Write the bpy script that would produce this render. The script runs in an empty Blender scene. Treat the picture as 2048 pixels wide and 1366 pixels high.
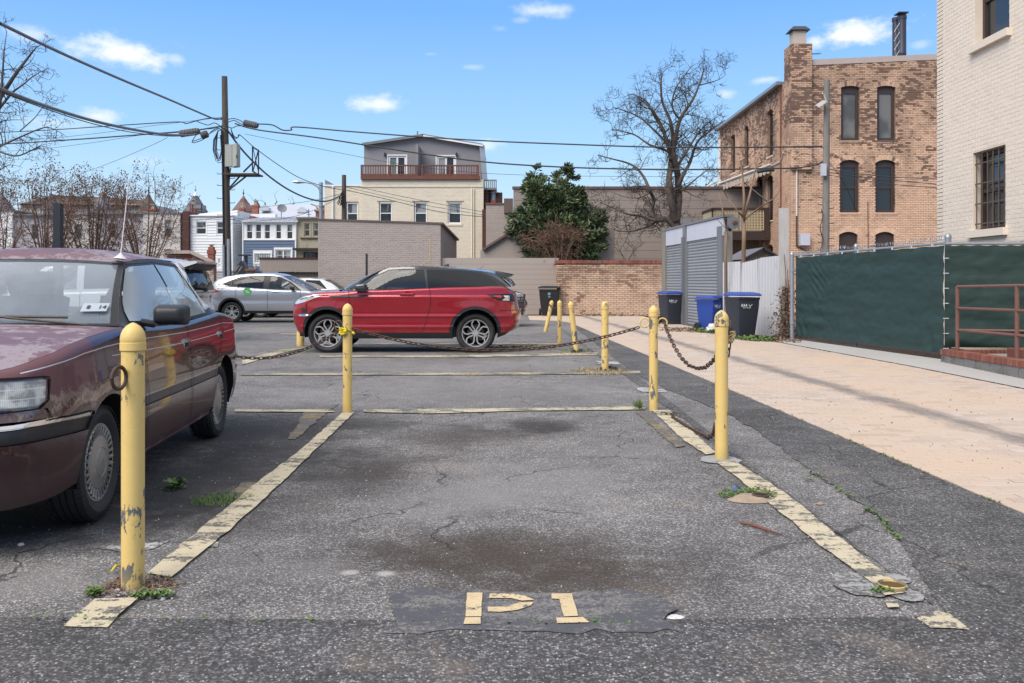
import bpy, bmesh, math, random
from mathutils import Vector, Matrix, noise as mnoise
from mathutils.geometry import delaunay_2d_cdt
R = math.radians
rnd = random.Random(7)
SC = bpy.context.scene
# ------------------------------------------------------------------ camera
CAM_H, F = 1.25, 1800.0
cd = bpy.data.cameras.new('camera'); cam = bpy.data.objects.new('camera', cd)
SC.collection.objects.link(cam); SC.camera = cam
cam.location = (0, 0, CAM_H); cam.rotation_euler = (R(90), 0, 0)
cd.sensor_width = 36; cd.lens = 36 * F / 2048; cd.shift_y = -(683 - 566) / 2048
cd.clip_start = .05; cd.clip_end = 2000
# ------------------------------------------------------------------ world, sun, exposure
SUN_EL, SUN_AZ = 46, 222
W = bpy.data.worlds.new('World'); SC.world = W; W.use_nodes = True
class NT:
 """tiny helper for node trees"""
 def __init__(s, tree): s.t = tree; s.t.nodes.clear()
 def n(s, typ, ins=None, **kw):
  nd = s.t.nodes.new(typ)
  for k, v in kw.items(): setattr(nd, k, v)
  for k, v in (ins or {}).items():
   sock = nd.inputs[k]
   if isinstance(v, bpy.types.NodeSocket): s.t.links.new(v, sock)
   elif isinstance(v, bpy.types.Node): s.t.links.new(v.outputs[0], sock)
   else: sock.default_value = v
  return nd
 def m(s, op, a, b=0.0, c=None, clamp=False):
  nd = s.n('ShaderNodeMath', {0: a, 1: b}, operation=op, use_clamp=clamp)
  if c is not None:
   if isinstance(c, (bpy.types.NodeSocket, bpy.types.Node)): s.t.links.new(c if isinstance(c, bpy.types.NodeSocket) else c.outputs[0], nd.inputs[2])
   else: nd.inputs[2].default_value = c
  return nd.outputs[0]
 def mix(s, f, a, b, blend='MIX'):
  nd = s.n('ShaderNodeMix', data_type='RGBA', blend_type=blend)
  for i, v in ((0, f), (6, a), (7, b)):
   if isinstance(v, bpy.types.Node): v = v.outputs[0]
   if isinstance(v, bpy.types.NodeSocket): s.t.links.new(v, nd.inputs[i])
   else: nd.inputs[i].default_value = v if i == 0 else (*v, 1)
  return nd.outputs[2]
 def ramp(s, x, lo, hi, a=0.0, b=1.0, smooth=True):
  nd = s.n('ShaderNodeMapRange', {0: x, 1: lo, 2: hi, 3: a, 4: b}, interpolation_type='SMOOTHSTEP' if smooth else 'LINEAR')
  return nd.outputs[0]
 def noise(s, v, scale, detail=4, rough=.55, dist=0.0):
  return s.n('ShaderNodeTexNoise', {'Vector': v, 'Scale': scale, 'Detail': detail, 'Roughness': rough, 'Distortion': dist}).outputs[0]
 def scale(s, v, sx, sy, sz):
  return s.n('ShaderNodeVectorMath', {0: v, 1: (sx, sy, sz)}, operation='MULTIPLY').outputs[0]
w = NT(W.node_tree)
sky = w.n('ShaderNodeTexSky', sky_type='NISHITA', sun_disc=False, sun_elevation=R(SUN_EL), sun_rotation=R(SUN_AZ), altitude=50, air_density=1.0, dust_density=.6, ozone_density=2.0)
tc = w.n('ShaderNodeTexCoord').outputs['Generated']
sp = w.n('ShaderNodeSeparateXYZ', {0: tc})
el = w.m('ARCSINE', sp.outputs[2]); az = w.m('ARCTAN2', sp.outputs[0], sp.outputs[1])
CLOUDS = [
 (245, 104, 108, 30, 1.0), (350, 118, 26, 14, .45), (60, 68, 50, 15, .5), (758, 207, 58, 18, .85), (195, 232, 50, 15, .75), (100, 245, 70, 20, .35), (1090, 22, 66, 15, .6), (1045, 40, 22, 8, .3), (1725, 62, 85, 26, 1.1), (1632, 84, 26, 15, .8),
 (1530, 160, 34, 9, .5), (975, 290, 36, 16, .55), (1452, 188, 20, 11, .5), (945, 134, 30, 7, .3), (1840, 90, 22, 9, .3), (860, 108, 20, 5, .2), (280, 320, 60, 12, .15), (1000, 58, 20, 8, .15)]
nvec = w.scale(tc, 1, 1, 1.8)
wob = w.m('SUBTRACT', w.noise(nvec, 22, 7, .62), .5); wob2 = w.m('SUBTRACT', w.noise(w.scale(tc, 1.3, 1, 2.2), 60, 5, .6), .5)
dens = None
for (u, v, ru, rv, k) in CLOUDS:
 a0 = math.atan((u - 1024) / F); e0 = math.atan((566 - v) / F * math.cos(a0))
 dx = w.m('DIVIDE', w.m('SUBTRACT', az, a0), ru * 1.18 / F); dy = w.m('DIVIDE', w.m('SUBTRACT', el, e0), rv * 1.25 / F)
 d = w.m('SQRT', w.m('ADD', w.m('MULTIPLY', dx, dx), w.m('MULTIPLY', dy, dy)))
 q = w.m('SUBTRACT', 1.0, d)
 q = w.m('ADD', q, w.m('MULTIPLY', wob, 1.9)); q = w.m('ADD', q, w.m('MULTIPLY', wob2, .7))
 q = w.m('MULTIPLY', w.ramp(q, .05, 1.0), k)
 dens = q if dens is None else w.m('MAXIMUM', dens, q)
# broken high cloud over the rest of the dome (the photograph's soft light)
hi = w.ramp(w.noise(w.scale(tc, 1, 1, 2.4), 2.6, 6, .6), .27, .47)
hi = w.m('MULTIPLY', hi, w.ramp(el, R(20), R(42)))
dens = w.m('MINIMUM', w.m('MAXIMUM', dens, w.m('MULTIPLY', hi, .95)), 1.0)
SKY_K, SKY_STR = 1.0, .1
grad = w.n('ShaderNodeValToRGB', {0: w.m('DIVIDE', w.m('MAXIMUM', el, 0.0), R(30))})
cr = grad.color_ramp; cr.elements[0].position = 0; cr.elements[0].color = (.70, .86, .97, 1)
cr.elements[1].position = 1; cr.elements[1].color = (.105, .29, .86, 1)
for p, c in ((.12, (.60, .80, .96)), (.3, (.38, .66, .98)), (.56, (.19, .46, .97))):
 e = cr.elements.new(p); e.color = (*c, 1)
gcol = w.n('ShaderNodeVectorMath', {0: grad.outputs[0], 1: (10, 10, 10)}, operation='MULTIPLY').outputs[0]
base = w.mix(.88, sky.outputs[0], gcol)
col = w.mix(dens, base, (9.3, 9.6, 10.0))
bg = w.n('ShaderNodeBackground', {0: col, 1: SKY_STR})
w.n('ShaderNodeOutputWorld', {0: bg})
sd = bpy.data.lights.new('sun', 'SUN'); sun = bpy.data.objects.new('sun', sd); SC.collection.objects.link(sun)
sd.energy = 3.6; sd.angle = R(44); sd.color = (1, .93, .84)
sdir = Vector((math.sin(R(SUN_AZ)) * math.cos(R(SUN_EL)), math.cos(R(SUN_AZ)) * math.cos(R(SUN_EL)), math.sin(R(SUN_EL))))
sun.rotation_euler = sdir.to_track_quat('Z', 'Y').to_euler(); sun.location = (0, 0, 30)
vs = SC.view_settings; vs.view_transform = 'Standard'; vs.look = 'None'; vs.gamma = 1; vs.use_curve_mapping = False
vs.exposure = 0.2
SC.render.engine = 'CYCLES'; SC.cycles.max_bounces = 6; SC.cycles.transparent_max_bounces = 12; SC.cycles.use_denoising = True
# ------------------------------------------------------------------ helpers
def gp(u, v):
 Y = F * CAM_H / (v - 566.0); return ((u - 1024) * Y / F, Y)
def pt(u, v, Y):
 return Vector(((u - 1024) * Y / F, Y, CAM_H + (566 - v) * Y / F))
def px(n, Y): return n * Y / F
_pcol = SC.collection.objects
def newobj(name, data): o = bpy.data.objects.new(name, data); _pcol.link(o); return o
def tag(o, label=None, cat=None, group=None, kind=None):
 if label: o['label'] = label
 if cat: o['category'] = cat
 if group: o['group'] = group
 if kind: o['kind'] = kind
 return o
def thing(name, label, cat, loc=(0, 0, 0), rz=0, group=None):
 o = newobj(name, None); o.empty_display_size = .2; o.location = loc; o.rotation_euler = (0, 0, rz)
 return tag(o, label, cat, group)
class MB:
 def __init__(s): s.v = []; s.f = []; s.mi = []
 def add(s, vs, fs, mi=0):
  b = len(s.v); s.v += [tuple(p) for p in vs]; s.f += [tuple(b + i for i in f) for f in fs]; s.mi += [mi] * len(fs); return s
 def box(s, x0, x1, y0, y1, z0, z1, mi=0):
  return s.add([(x0, y0, z0), (x1, y0, z0), (x1, y1, z0), (x0, y1, z0), (x0, y0, z1), (x1, y0, z1), (x1, y1, z1), (x0, y1, z1)],
      [(0, 3, 2, 1), (4, 5, 6, 7), (0, 1, 5, 4), (1, 2, 6, 5), (2, 3, 7, 6), (3, 0, 4, 7)], mi)
 def obox(s, o, a, b, c, mi=0):
  o, a, b, c = map(Vector, (o, a, b, c))
  if a.cross(b).dot(c) < 0: a, b = b, a
  return s.add([o, o + a, o + a + b, o + b, o + c, o + a + c, o + a + b + c, o + b + c],
      [(0, 3, 2, 1), (4, 5, 6, 7), (0, 1, 5, 4), (1, 2, 6, 5), (2, 3, 7, 6), (3, 0, 4, 7)], mi)
 def beam(s, p, q, w_, d_, up=(0, 0, 1), mi=0):
  p, q = Vector(p), Vector(q); t = (q - p).normalized(); u = Vector(up)
  if abs(t.dot(u)) > .98: u = Vector((0, 1, 0))
  a = t.cross(u).normalized() * w_; b = a.cross(t).normalized() * d_
  return s.obox(p - a / 2 - b / 2, a, b, q - p, mi)
 def tube(s, pts, r, seg=8, cap=True, mi=0):
  pts = [Vector(p) for p in pts]; n = len(pts); rs = r if isinstance(r, (list, tuple)) else [r] * n
  vs, fs = [], []; prev = None
  for i, p in enumerate(pts):
   t = (pts[min(i + 1, n - 1)] - pts[max(i - 1, 0)]); t = t.normalized() if t.length > 1e-9 else Vector((0, 0, 1))
   if prev is None:
    a = t.cross(Vector((0, 0, 1)) if abs(t.z) < .9 else Vector((1, 0, 0))).normalized()
   else: a = (prev - t * prev.dot(t)).normalized()
   prev = a; b = t.cross(a)
   vs += [p + (a * math.cos(2 * math.pi * k / seg) + b * math.sin(2 * math.pi * k / seg)) * rs[i] for k in range(seg)]
  for i in range(n - 1):
   for k in range(seg):
    k2 = (k + 1) % seg; fs.append((i * seg + k, i * seg + k2, (i + 1) * seg + k2, (i + 1) * seg + k))
  if cap: fs.append(tuple(range(seg - 1, -1, -1))); fs.append(tuple((n - 1) * seg + k for k in range(seg)))
  return s.add(vs, fs, mi)
 def lathe(s, prof, seg=24, M=None, mi=0, close=False):
  M = M or Matrix.Identity(4); vs, fs = [], []
  for r, h in prof: vs += [M @ Vector((r * math.cos(2 * math.pi * k / seg), r * math.sin(2 * math.pi * k / seg), h)) for k in range(seg)]
  n = len(prof)
  for i in range(n - 1 if not close else n):
   j = (i + 1) % n
   for k in range(seg): k2 = (k + 1) % seg; fs.append((i * seg + k, i * seg + k2, j * seg + k2, j * seg + k))
  return s.add(vs, fs, mi)
 def prism(s, poly, o, a, b, c, mi=0):
  o, a, b, c = map(Vector, (o, a, b, c)); n = len(poly)
  p0 = [o + a * x + b * y for x, y in poly]; p1 = [p + c for p in p0]
  area = sum(poly[i][0] * poly[(i + 1) % n][1] - poly[(i + 1) % n][0] * poly[i][1] for i in range(n))
  flip = (area > 0) != (a.cross(b).dot(c) > 0)
  f0 = tuple(range(n)); f1 = tuple(range(2 * n - 1, n - 1, -1))
  fs = [tuple(reversed(f0)), tuple(reversed(f1))] + [(i, (i + 1) % n, n + (i + 1) % n, n + i) for i in range(n)]
  if flip: fs = [tuple(reversed(f)) for f in fs]
  return s.add(p0 + p1, fs, mi)
 def mesh(s, name, mats, smooth=False, merge=False, angle=None):
  me = bpy.data.meshes.new(name); me.from_pydata(s.v, [], s.f)
  for m_ in (mats if isinstance(mats, (list, tuple)) else [mats]): me.materials.append(m_)
  if any(s.mi): me.polygons.foreach_set('material_index', s.mi)
  if merge:
   bm = bmesh.new(); bm.from_mesh(me); bmesh.ops.remove_doubles(bm, verts=bm.verts, dist=merge if merge is not True else 1e-4)
   bm.to_mesh(me); bm.free()
  if smooth:
   me.polygons.foreach_set('use_smooth', [True] * len(me.polygons))
   if angle: me.set_sharp_from_angle(angle=R(angle))
  me.update(); return me
def obj(name, mb, mats, parent=None, smooth=False, merge=False, angle=None, kind=None, label=None):
 """one mesh object; geometry is in world coordinates unless the parent chain is in local space"""
 o = newobj(name, mb.mesh(name, mats, smooth, merge, angle))
 if parent is not None:
  o.parent = parent
  if parent.parent is None and parent.type == 'EMPTY' and not parent.get('_local'): o.location = -Vector(parent.location)
 if kind: o['kind'] = kind
 if label: o['label'] = label
 return o
def local(t): t['_local'] = 1; return t
def shift_root(o, base):  # move a single-mesh thing's origin to its base
 b = Vector(base); o.data.transform(Matrix.Translation(-b)); o.location = b; return o
def solid(name, mb, mats, label, cat, base=None, group=None, **kw):
 o = obj(name, mb, mats, **kw); tag(o, label, cat, group)
 if base is None:
  xs = [v for v in mb.v]; base = (sum(p[0] for p in xs) / len(xs), sum(p[1] for p in xs) / len(xs), min(p[2] for p in xs))
 return shift_root(o, base)
def struct(name, mb, mats, parent=None, **kw):
 o = obj(name, mb, mats, parent, **kw); o['kind'] = 'structure'; return o
# ------------------------------------------------------------------ materials
MATS = {}
def material(name):
 m_ = bpy.data.materials.new(name); m_.use_nodes = True; MATS[name] = m_; return m_, NT(m_.node_tree)
def finish(t, colr, rough, metal=0.0, bump=None, bstr=.3, bdist=.01, coat=0.0, spec=.5, alpha=None, trans=0.0, emit=None, ior=1.45, crough=.05):
 ins = {'Base Color': colr if isinstance(colr, (bpy.types.NodeSocket, bpy.types.Node)) else (*colr, 1), 'Roughness': rough, 'Metallic': metal, 'Coat Weight': coat, 'Coat Roughness': crough,
   'Specular IOR Level': spec, 'Transmission Weight': trans, 'IOR': ior}
 if bump is not None:
  ins['Normal'] = t.n('ShaderNodeBump', {'Height': bump, 'Strength': bstr, 'Distance': bdist})
 if alpha is not None: ins['Alpha'] = alpha
 b = t.n('ShaderNodeBsdfPrincipled', ins); t.n('ShaderNodeOutputMaterial', {0: b}); return b
def wpos(t): return t.n('ShaderNodeNewGeometry').outputs['Position']
def opos(t): return t.n('ShaderNodeTexCoord').outputs['Object']
def prand(t):
 return t.m('FRACT', t.m('ADD', t.n('ShaderNodeNewGeometry').outputs['Random Per Island'], t.n('ShaderNodeObjectInfo').outputs['Random']))
def simple(name, c, rough=.6, metal=0.0, var=.15, vs_=3.0, fine=.1, fs_=40.0, bump=.15, coat=0.0, pos='w', piece=0.0, dirt=None, dscale=1.2, dlo=.55, dhi=.75, bdist=.01, stretch=None, spec=.5):
 """painted / plain surface: base colour with broad and fine variation, optional patches of a second colour"""
 m_, t = material(name); p = wpos(t) if pos == 'w' else opos(t)
 if stretch: p = t.scale(p, *stretch)
 k = t.m('ADD', t.m('MULTIPLY', t.m('SUBTRACT', t.noise(p, vs_, 4), .5), var * 2.2), t.m('MULTIPLY', t.m('SUBTRACT', t.noise(p, fs_, 3), .5), fine * 2.2))
 if piece: k = t.m('ADD', k, t.m('MULTIPLY', t.m('SUBTRACT', prand(t), .5), piece * 2))
 k = t.m('ADD', k, 1.0)
 cc = t.n('ShaderNodeVectorMath', {0: (c[0], c[1], c[2]), 'Scale': k}, operation='SCALE').outputs[0]
 if dirt: cc = t.mix(t.ramp(t.noise(p, dscale, 7, .7), dlo, dhi), cc, dirt)
 rr = t.m('ADD', rough, t.m('MULTIPLY', t.m('SUBTRACT', t.noise(p, vs_ * 2.3, 3), .5), .2))
 finish(t, cc, rr, metal, bump=t.noise(p, fs_, 5) if bump else None, bstr=bump, bdist=bdist, coat=coat, spec=spec)
 return m_
# ------------------------------------------------------------------ ground materials
def asphalt_mat(name, base, coarse, stain_tones=False, seed=0.0, light=.5):
 m_, t = material(name); p = wpos(t)
 q = t.n('ShaderNodeVectorMath', {0: p, 1: (seed, seed * 1.7, 0)}, operation='ADD').outputs[0]
 vor = t.n('ShaderNodeTexVoronoi', {'Vector': q, 'Scale': coarse}, feature='F1')
 stone = t.m('POWER', t.n('ShaderNodeSeparateColor', {0: vor.outputs['Color']}).outputs[0], 3.0)
 rim = t.ramp(vor.outputs['Distance'], .2, .62, 1.0, .35)
 broad = t.noise(q, .55, 5, .62); mid = t.noise(q, 4.0, 5, .6); fine = t.noise(q, 60, 3, .6)
 k = t.m('ADD', .18, t.m('MULTIPLY', broad, 1.05)); k = t.m('ADD', k, t.m('MULTIPLY', t.m('SUBTRACT', mid, .5), .85))
 k = t.m('MULTIPLY', k, t.m('ADD', .46, t.m('MULTIPLY', t.m('MULTIPLY', stone, rim), 2.0 * light + 1.05)))
 k = t.m('MULTIPLY', k, t.m('ADD', .35, t.m('MULTIPLY', fine, 1.3)))
 c = t.n('ShaderNodeVectorMath', {0: base, 'Scale': t.m('MULTIPLY', k, 2.0)}, operation='SCALE').outputs[0]
 # tan grit worn in patches
 c = t.mix(t.m('MULTIPLY', t.ramp(t.noise(q, 1.1, 6, .7), .56, .72), .35), c, (.21, .165, .12), 'MIX')
 # pale chips
 v2 = t.n('ShaderNodeTexVoronoi', {'Vector': q, 'Scale': coarse * .45}, feature='F1')
 chip = t.m('MULTIPLY', t.ramp(v2.outputs['Distance'], .10, .2, 1, 0), t.m('GREATER_THAN', t.n('ShaderNodeSeparateColor', {0: v2.outputs['Color']}).outputs[1], .80))
 c = t.mix(t.m('MULTIPLY', chip, .85), c, (.42, .38, .35))
 if stain_tones:
  s_ = t.n('ShaderNodeSeparateXYZ', {0: p}); sx, sy = s_.outputs[0], s_.outputs[1]
  wob = t.m('SUBTRACT', t.noise(p, 1.6, 6, .65), .5); wb2 = t.m('SUBTRACT', t.noise(p, 9, 5, .7), .5)
  for (u, v, ru, rv, kk, sc) in stain_tones:
   X0, Y0 = gp(u, v); rX = px(ru, Y0); rY = (gp(u, v - rv)[1] - gp(u, v + rv)[1]) / 2
   dx = t.m('DIVIDE', t.m('SUBTRACT', sx, X0), rX); dy = t.m('DIVIDE', t.m('SUBTRACT', sy, Y0), rY)
   d = t.m('SQRT', t.m('ADD', t.m('MULTIPLY', dx, dx), t.m('MULTIPLY', dy, dy)))
   d = t.m('ADD', t.m('ADD', d, t.m('MULTIPLY', wob, 1.5)), t.m('MULTIPLY', wb2, .8))
   c = t.mix(t.m('MULTIPLY', t.ramp(d, 1.15, .25), kk), c, sc)
 # hairline cracks
 wv = t.n('ShaderNodeVectorMath', {0: p, 1: t.n('ShaderNodeVectorMath', {0: t.n('ShaderNodeTexNoise', {'Vector': p, 'Scale': 3.0, 'Detail': 5}).outputs[1], 1: (.5, .5, .5)}, operation='MULTIPLY').outputs[0]}, operation='ADD').outputs[0]
 ed = t.n('ShaderNodeTexVoronoi', {'Vector': t.scale(wv, .75, .55, 0), 'Scale': 1.0}, feature='DISTANCE_TO_EDGE').outputs['Distance']
 crk = t.m('MULTIPLY', t.ramp(ed, .0025, .007, 1, 0), t.ramp(t.noise(p, .8, 3), .46, .58))
 c = t.mix(t.m('MULTIPLY', crk, .7), c, (.02, .02, .02))
 h = t.m('ADD', t.m('MULTIPLY', vor.outputs['Distance'], -1.0), t.m('MULTIPLY', fine, .8)); h = t.m('SUBTRACT', h, t.m('MULTIPLY', crk, 1.5))
 finish(t, c, t.m('ADD', .78, t.m('MULTIPLY', mid, .15)), bump=h, bstr=.55, bdist=.006, spec=.35)
 return m_
dk, br, lt = (.028, .025, .024), (.042, .029, .021), (.22, .205, .20)
M_LOT = asphalt_mat('asphalt_lot', (.150, .142, .138), 125, stain_tones=[
 (1010, 1112, 340, 74, .8, br), (1180, 1160, 250, 52, .65, br), (860, 1100, 190, 46, .55, br), (1080, 852, 95, 20, .85, dk), (910, 870, 190, 26, .6, br), (760, 850, 90, 18, .6, dk), (740, 935, 150, 42, .62, br), (900, 905, 70, 20, .35, br),
 (1060, 965, 270, 56, .5, lt), (900, 1010, 220, 40, .38, lt), (1250, 900, 100, 35, .3, lt), (1290, 1200, 130, 50, .35, (.10, .075, .055)), (70, 1160, 190, 45, .5, lt), (500, 1120, 140, 60, .2, lt), (250, 1060, 120, 50, .3, dk),
 (850, 700, 420, 16, .42, lt), (900, 778, 380, 34, .42, lt), (900, 732, 420, 14, .4, lt), (800, 660, 500, 10, .35, lt), (1040, 745, 40, 8, .4, (.13, .09, .06)), (100, 1030, 420, 80, .85, dk), (380, 960, 260, 90, .8, dk), (500, 865, 260, 60, .8, dk), (580, 900, 140, 70, .6, dk), (450, 1040, 200, 50, .5, dk), (690, 960, 150, 90, .45, dk), (590, 800, 100, 20, .2, lt), (700, 1145, 22, 6, .8, (.4, .38, .36)), (770, 1147, 26, 7, .75, (.4, .38, .36)), (1250, 1195, 30, 4, .6, (.36, .34, .32)), (640, 1140, 90, 30, .3, lt), (1420, 1120, 90, 60, .3, dk), (1180, 1020, 160, 30, .25, lt)])  # includes dark ovals under and beside the maroon car, paler ovals farther back
M_NEW = asphalt_mat('asphalt_strip', (.092, .088, .087), 110, seed=13, light=.45)
M_FRONT = asphalt_mat('asphalt_front', (.079, .075, .075), 100, seed=5, light=.6)
def paint_mat(name, c, wear, seed=0.0, under=(.12, .112, .105)):
 m_, t = material(name); p = t.n('ShaderNodeVectorMath', {0: wpos(t), 1: (seed, seed, 0)}, operation='ADD').outputs[0]
 n1 = t.noise(t.scale(p, .55, 1.5, 1), 7, 8, .72); n2 = t.noise(p, 45, 5, .7); n3 = t.noise(p, 1.4, 3)
 wr = t.m('ADD', t.m('ADD', n1, t.m('MULTIPLY', t.m('SUBTRACT', n2, .5), .7)), t.m('MULTIPLY', t.m('SUBTRACT', n3, .5), .5))
 f = t.ramp(wr, wear - .05, wear + .05)
 cv = t.mix(t.noise(p, 3, 4), c, tuple(x * .80 for x in c)); cv = t.mix(t.ramp(t.noise(p, 14, 6, .7), .5, .8), cv, tuple(x * .6 for x in c))
 stone = t.n('ShaderNodeTexVoronoi', {'Vector': p, 'Scale': 120}, feature='F1')
 un = t.mix(stone.outputs['Color'], tuple(x * .5 for x in under), tuple(x * 1.5 for x in under))
 finish(t, t.mix(f, cv, un), .8, bump=t.m('ADD', stone.outputs['Distance'], t.m('MULTIPLY', f, -.7)), bstr=.5, bdist=.004, spec=.3)
 return m_
M_LINE = paint_mat('line_paint', (.54, .465, .325), .56)
M_LINEW = paint_mat('line_paint_worn', (.52, .46, .33), .535, 4)
M_LINEF = paint_mat('line_paint_faded', (.44, .38, .27), .51, 9)
M_OCHRE = paint_mat('line_paint_ochre', (.30, .215, .10), .44, 2)
M_CDUST = paint_mat('concrete_dust', (.33, .325, .32), .55, 16)
M_WHITEP = paint_mat('white_paint_worn', (.5, .49, .48), .5, 6)
M_STENC = paint_mat('stencil_paint', (.60, .47, .28), .64, 3)
M_SEAL = paint_mat('sealer_patch', (.088, .088, .098), .52, 8, (.15, .14, .135))
def paver_mat():
 m_, t = material('peach_paver'); p = wpos(t); r_ = prand(t)
 c = t.mix(r_, (.475, .395, .335), (.40, .325, .27)); c = t.mix(t.ramp(t.noise(p, .5, 4), .4, .65), c, (.48, .37, .28), 'MIX')
 c = t.mix(t.m('MULTIPLY', t.ramp(t.m('FRACT', t.m('MULTIPLY', r_, 7.3)), .93, .97), .45), c, (.34, .25, .19))
 s_ = t.n('ShaderNodeSeparateXYZ', {0: p})
 X1, Y1 = gp(1445, 712); X2, Y2 = gp(1960, 858)
 ex = t.m('ADD', X1, t.m('MULTIPLY', t.m('SUBTRACT', s_.outputs[1], Y1), (X2 - X1) / (Y2 - Y1)))
 d = t.m('ABSOLUTE', t.m('SUBTRACT', s_.outputs[0], ex))
 d = t.m('ADD', d, t.m('MULTIPLY', t.m('SUBTRACT', t.noise(t.scale(p, 2, .7, 1), 2.2, 6, .7), .5), .6))
 c = t.mix(t.m('MULTIPLY', t.ramp(d, .26, .0), .8), c, (.15, .135, .13))
 c = t.mix(t.m('MULTIPLY', t.ramp(t.noise(p, 1.3, 7, .7), .56, .8), .35), c, (.40, .30, .22))
 finish(t, c, .8, bump=t.noise(p, 70, 4), bstr=.25, bdist=.004, spec=.3); return m_
M_PAVER = paver_mat()
M_SAND = simple('joint_sand', (.10, .07, .05), .9, var=.3, fine=.3)
M_CONC = simple('pale_concrete', (.38, .365, .345), .85, var=.08, vs_=1.2, fine=.08, fs_=60, bump=.2, dirt=(.30, .28, .25), dlo=.62, dhi=.9)
M_CONCD = simple('rough_concrete', (.27, .265, .26), .9, var=.25, vs_=6, fine=.3, fs_=60, bump=.5, dirt=(.16, .15, .14))
M_DIRT = simple('leaf_litter_soil', (.16, .11, .075), .95, var=.4, vs_=5, fine=.5, fs_=50, bump=.8, dirt=(.30, .22, .15), dscale=9)
def sheet(poly, z, thick=0.0):
 mb = MB(); n = len(poly); mb.add([(x, y, z) for x, y in poly], [tuple(range(n))])
 if thick: mb.add([(x, y, z) for x, y in poly] + [(x, y, z - thick) for x, y in poly], [((i + 1) % n, i, n + i, n + (i + 1) % n) for i in range(n)])
 return mb
def ccw(poly):
 a = sum(poly[i][0] * poly[(i + 1) % len(poly)][1] - poly[(i + 1) % len(poly)][0] * poly[i][1] for i in range(len(poly)))
 return poly if a > 0 else poly[::-1]
def ragged(poly, step=.05, amp=.008, seed=0):
 out = []; rr = random.Random(seed)
 for i in range(len(poly)):
  a = Vector(poly[i]); b = Vector(poly[(i + 1) % len(poly)]); L = (b - a).length; k = max(1, int(L / step)); nrm = Vector((-(b - a).y, (b - a).x)).normalized()
  for j in range(k):
   q = a.lerp(b, j / k); am = amp * (mnoise.noise(Vector((q.x * 6, q.y * 6, seed))) * 1.6 + rr.uniform(-.5, .5)); out.append(tuple(q + nrm * am))
 return out
def polymesh(poly, z):
 vs = [Vector(p) for p in poly]; r_ = delaunay_2d_cdt(vs, [], [list(range(len(vs)))], 1, 1e-6)
 mb = MB(); mb.add([(p.x, p.y, z) for p in r_[0]], [tuple(f) for f in r_[2]]); return mb
g = MB(); N = 40
struct('ground', sheet([(-400, -60), (400, -60), (400, 600), (-400, 600)], -.03), asphalt_mat('ground_far', (.12, .115, .11), 30, seed=3))
LE = [(-3, 3.12), (2, 2.90), (4.85, 2.76), (9.74, 2.57), (14.66, 2.37), (19.7, 2.13), (25, 1.95), (28.6, 1.76), (29.6, 1.45), (30.2, .6)]
RE = [(-3, 6.35), (6, 6.12), (10.5, 5.98), (13.4, 5.92), (18.75, 5.56), (22, 5.35), (26, 5.12), (30, 4.9), (34.2, 4.9)]
def edge(tab, y):
 for (y0, x0), (y1, x1) in zip(tab, tab[1:]):
  if y0 <= y <= y1: return x0 + (x1 - x0) * (y - y0) / (y1 - y0)
 return tab[0][1] if y < tab[0][0] else tab[-1][1]
lot = [(-60, -8), (9, -8), (9, -3)] + [(edge(LE, y), y) for y in (-3, 2, 4.85, 9.74, 14.66, 19.7, 25, 28.6, 29.6)] + [(.6, 30.2), (.6, 35.5), (-60, 35.5)]
struct('parking_lot', polymesh(ccw(lot), 0), M_LOT)
# newer strip of asphalt between the stalls and the brick lane (thin overlay, its edge shows)
ns = [gp(1900, 1236), gp(1850, 1170), gp(1800, 1085), gp(1760, 1040), gp(1690, 990), gp(1630, 950), gp(1560, 895), gp(1475, 838), gp(1400, 805), gp(1330, 778), gp(1268, 748), gp(1235, 728), gp(1190, 706), gp(1150, 680), gp(1120, 655)]
ns = [(x, y) for x, y in ns]
right = [(edge(LE, y) - .003, y) for y in (28.2, 25, 19.7, 14.66, 9.74, 4.85, 3.45)]
strip = ragged(ns, .06, .02, 1) + right
struct('asphalt_strip', polymesh(ccw(strip), .006), M_NEW)
fr = [(-12, 3.40), (-3, 3.36), (-1.2, 3.33), (0, 3.31), (1.2, 3.34), (1.75, 3.36), (2.9, 3.44), (3.02, -3), (-12, -3)]
struct('asphalt_front_strip', polymesh(ccw(ragged(fr[:7], .05, .012, 3)[:-20] + fr[7:] if False else fr), .009), M_FRONT)
# ------------------------------------------------------------------ brick lane
lane = thing('brick_lane', 'lane of peach coloured clay pavers running back past the bollards', 'lane')
del lane['category'], lane['label']; lane['kind'] = 'structure'
bed = [(edge(LE, y), y) for y in (-3, 2, 4.85, 9.74, 14.66, 19.7, 25, 28.6, 29.6)] + [(.6, 30.2), (.6, 34.2), (4.9, 34.2)] + [(edge(RE, y), y) for y in (30, 26, 22, 18.75, 13.4, 10.5, 6, -3)]
bo = obj('joint_sand', polymesh(ccw(bed), .002), M_SAND, lane); bo['kind'] = 'structure'
pavers = []
BL, BW, JT = .2, .1, .008
row = 0; y = 2.6
skew = .03
while y < 34.1:
 x0 = edge(LE, y) + .004; x1 = edge(RE, y) - .004
 if y > 30.15: x0 = .6
 x = x0 - (BL / 2 if row % 2 else 0)
 while x < x1:
  a, b = max(x, x0), min(x + BL - JT, x1)
  if b - a > .03: pavers.append((a, b, y, y + BW - JT))
  x += BL
 row += 1; y += BW
def paver_key(b):
 cx, cy = (b[0] + b[1]) / 2, (b[2] + b[3]) / 2; u = 1024 + F * cx / cy; v = 566 + F * CAM_H / cy
 return cy if (u < 2040 and v < 1360 and b[1] - b[0] > .15) else 1e3 + cy
pavers.sort(key=paver_key)
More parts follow.
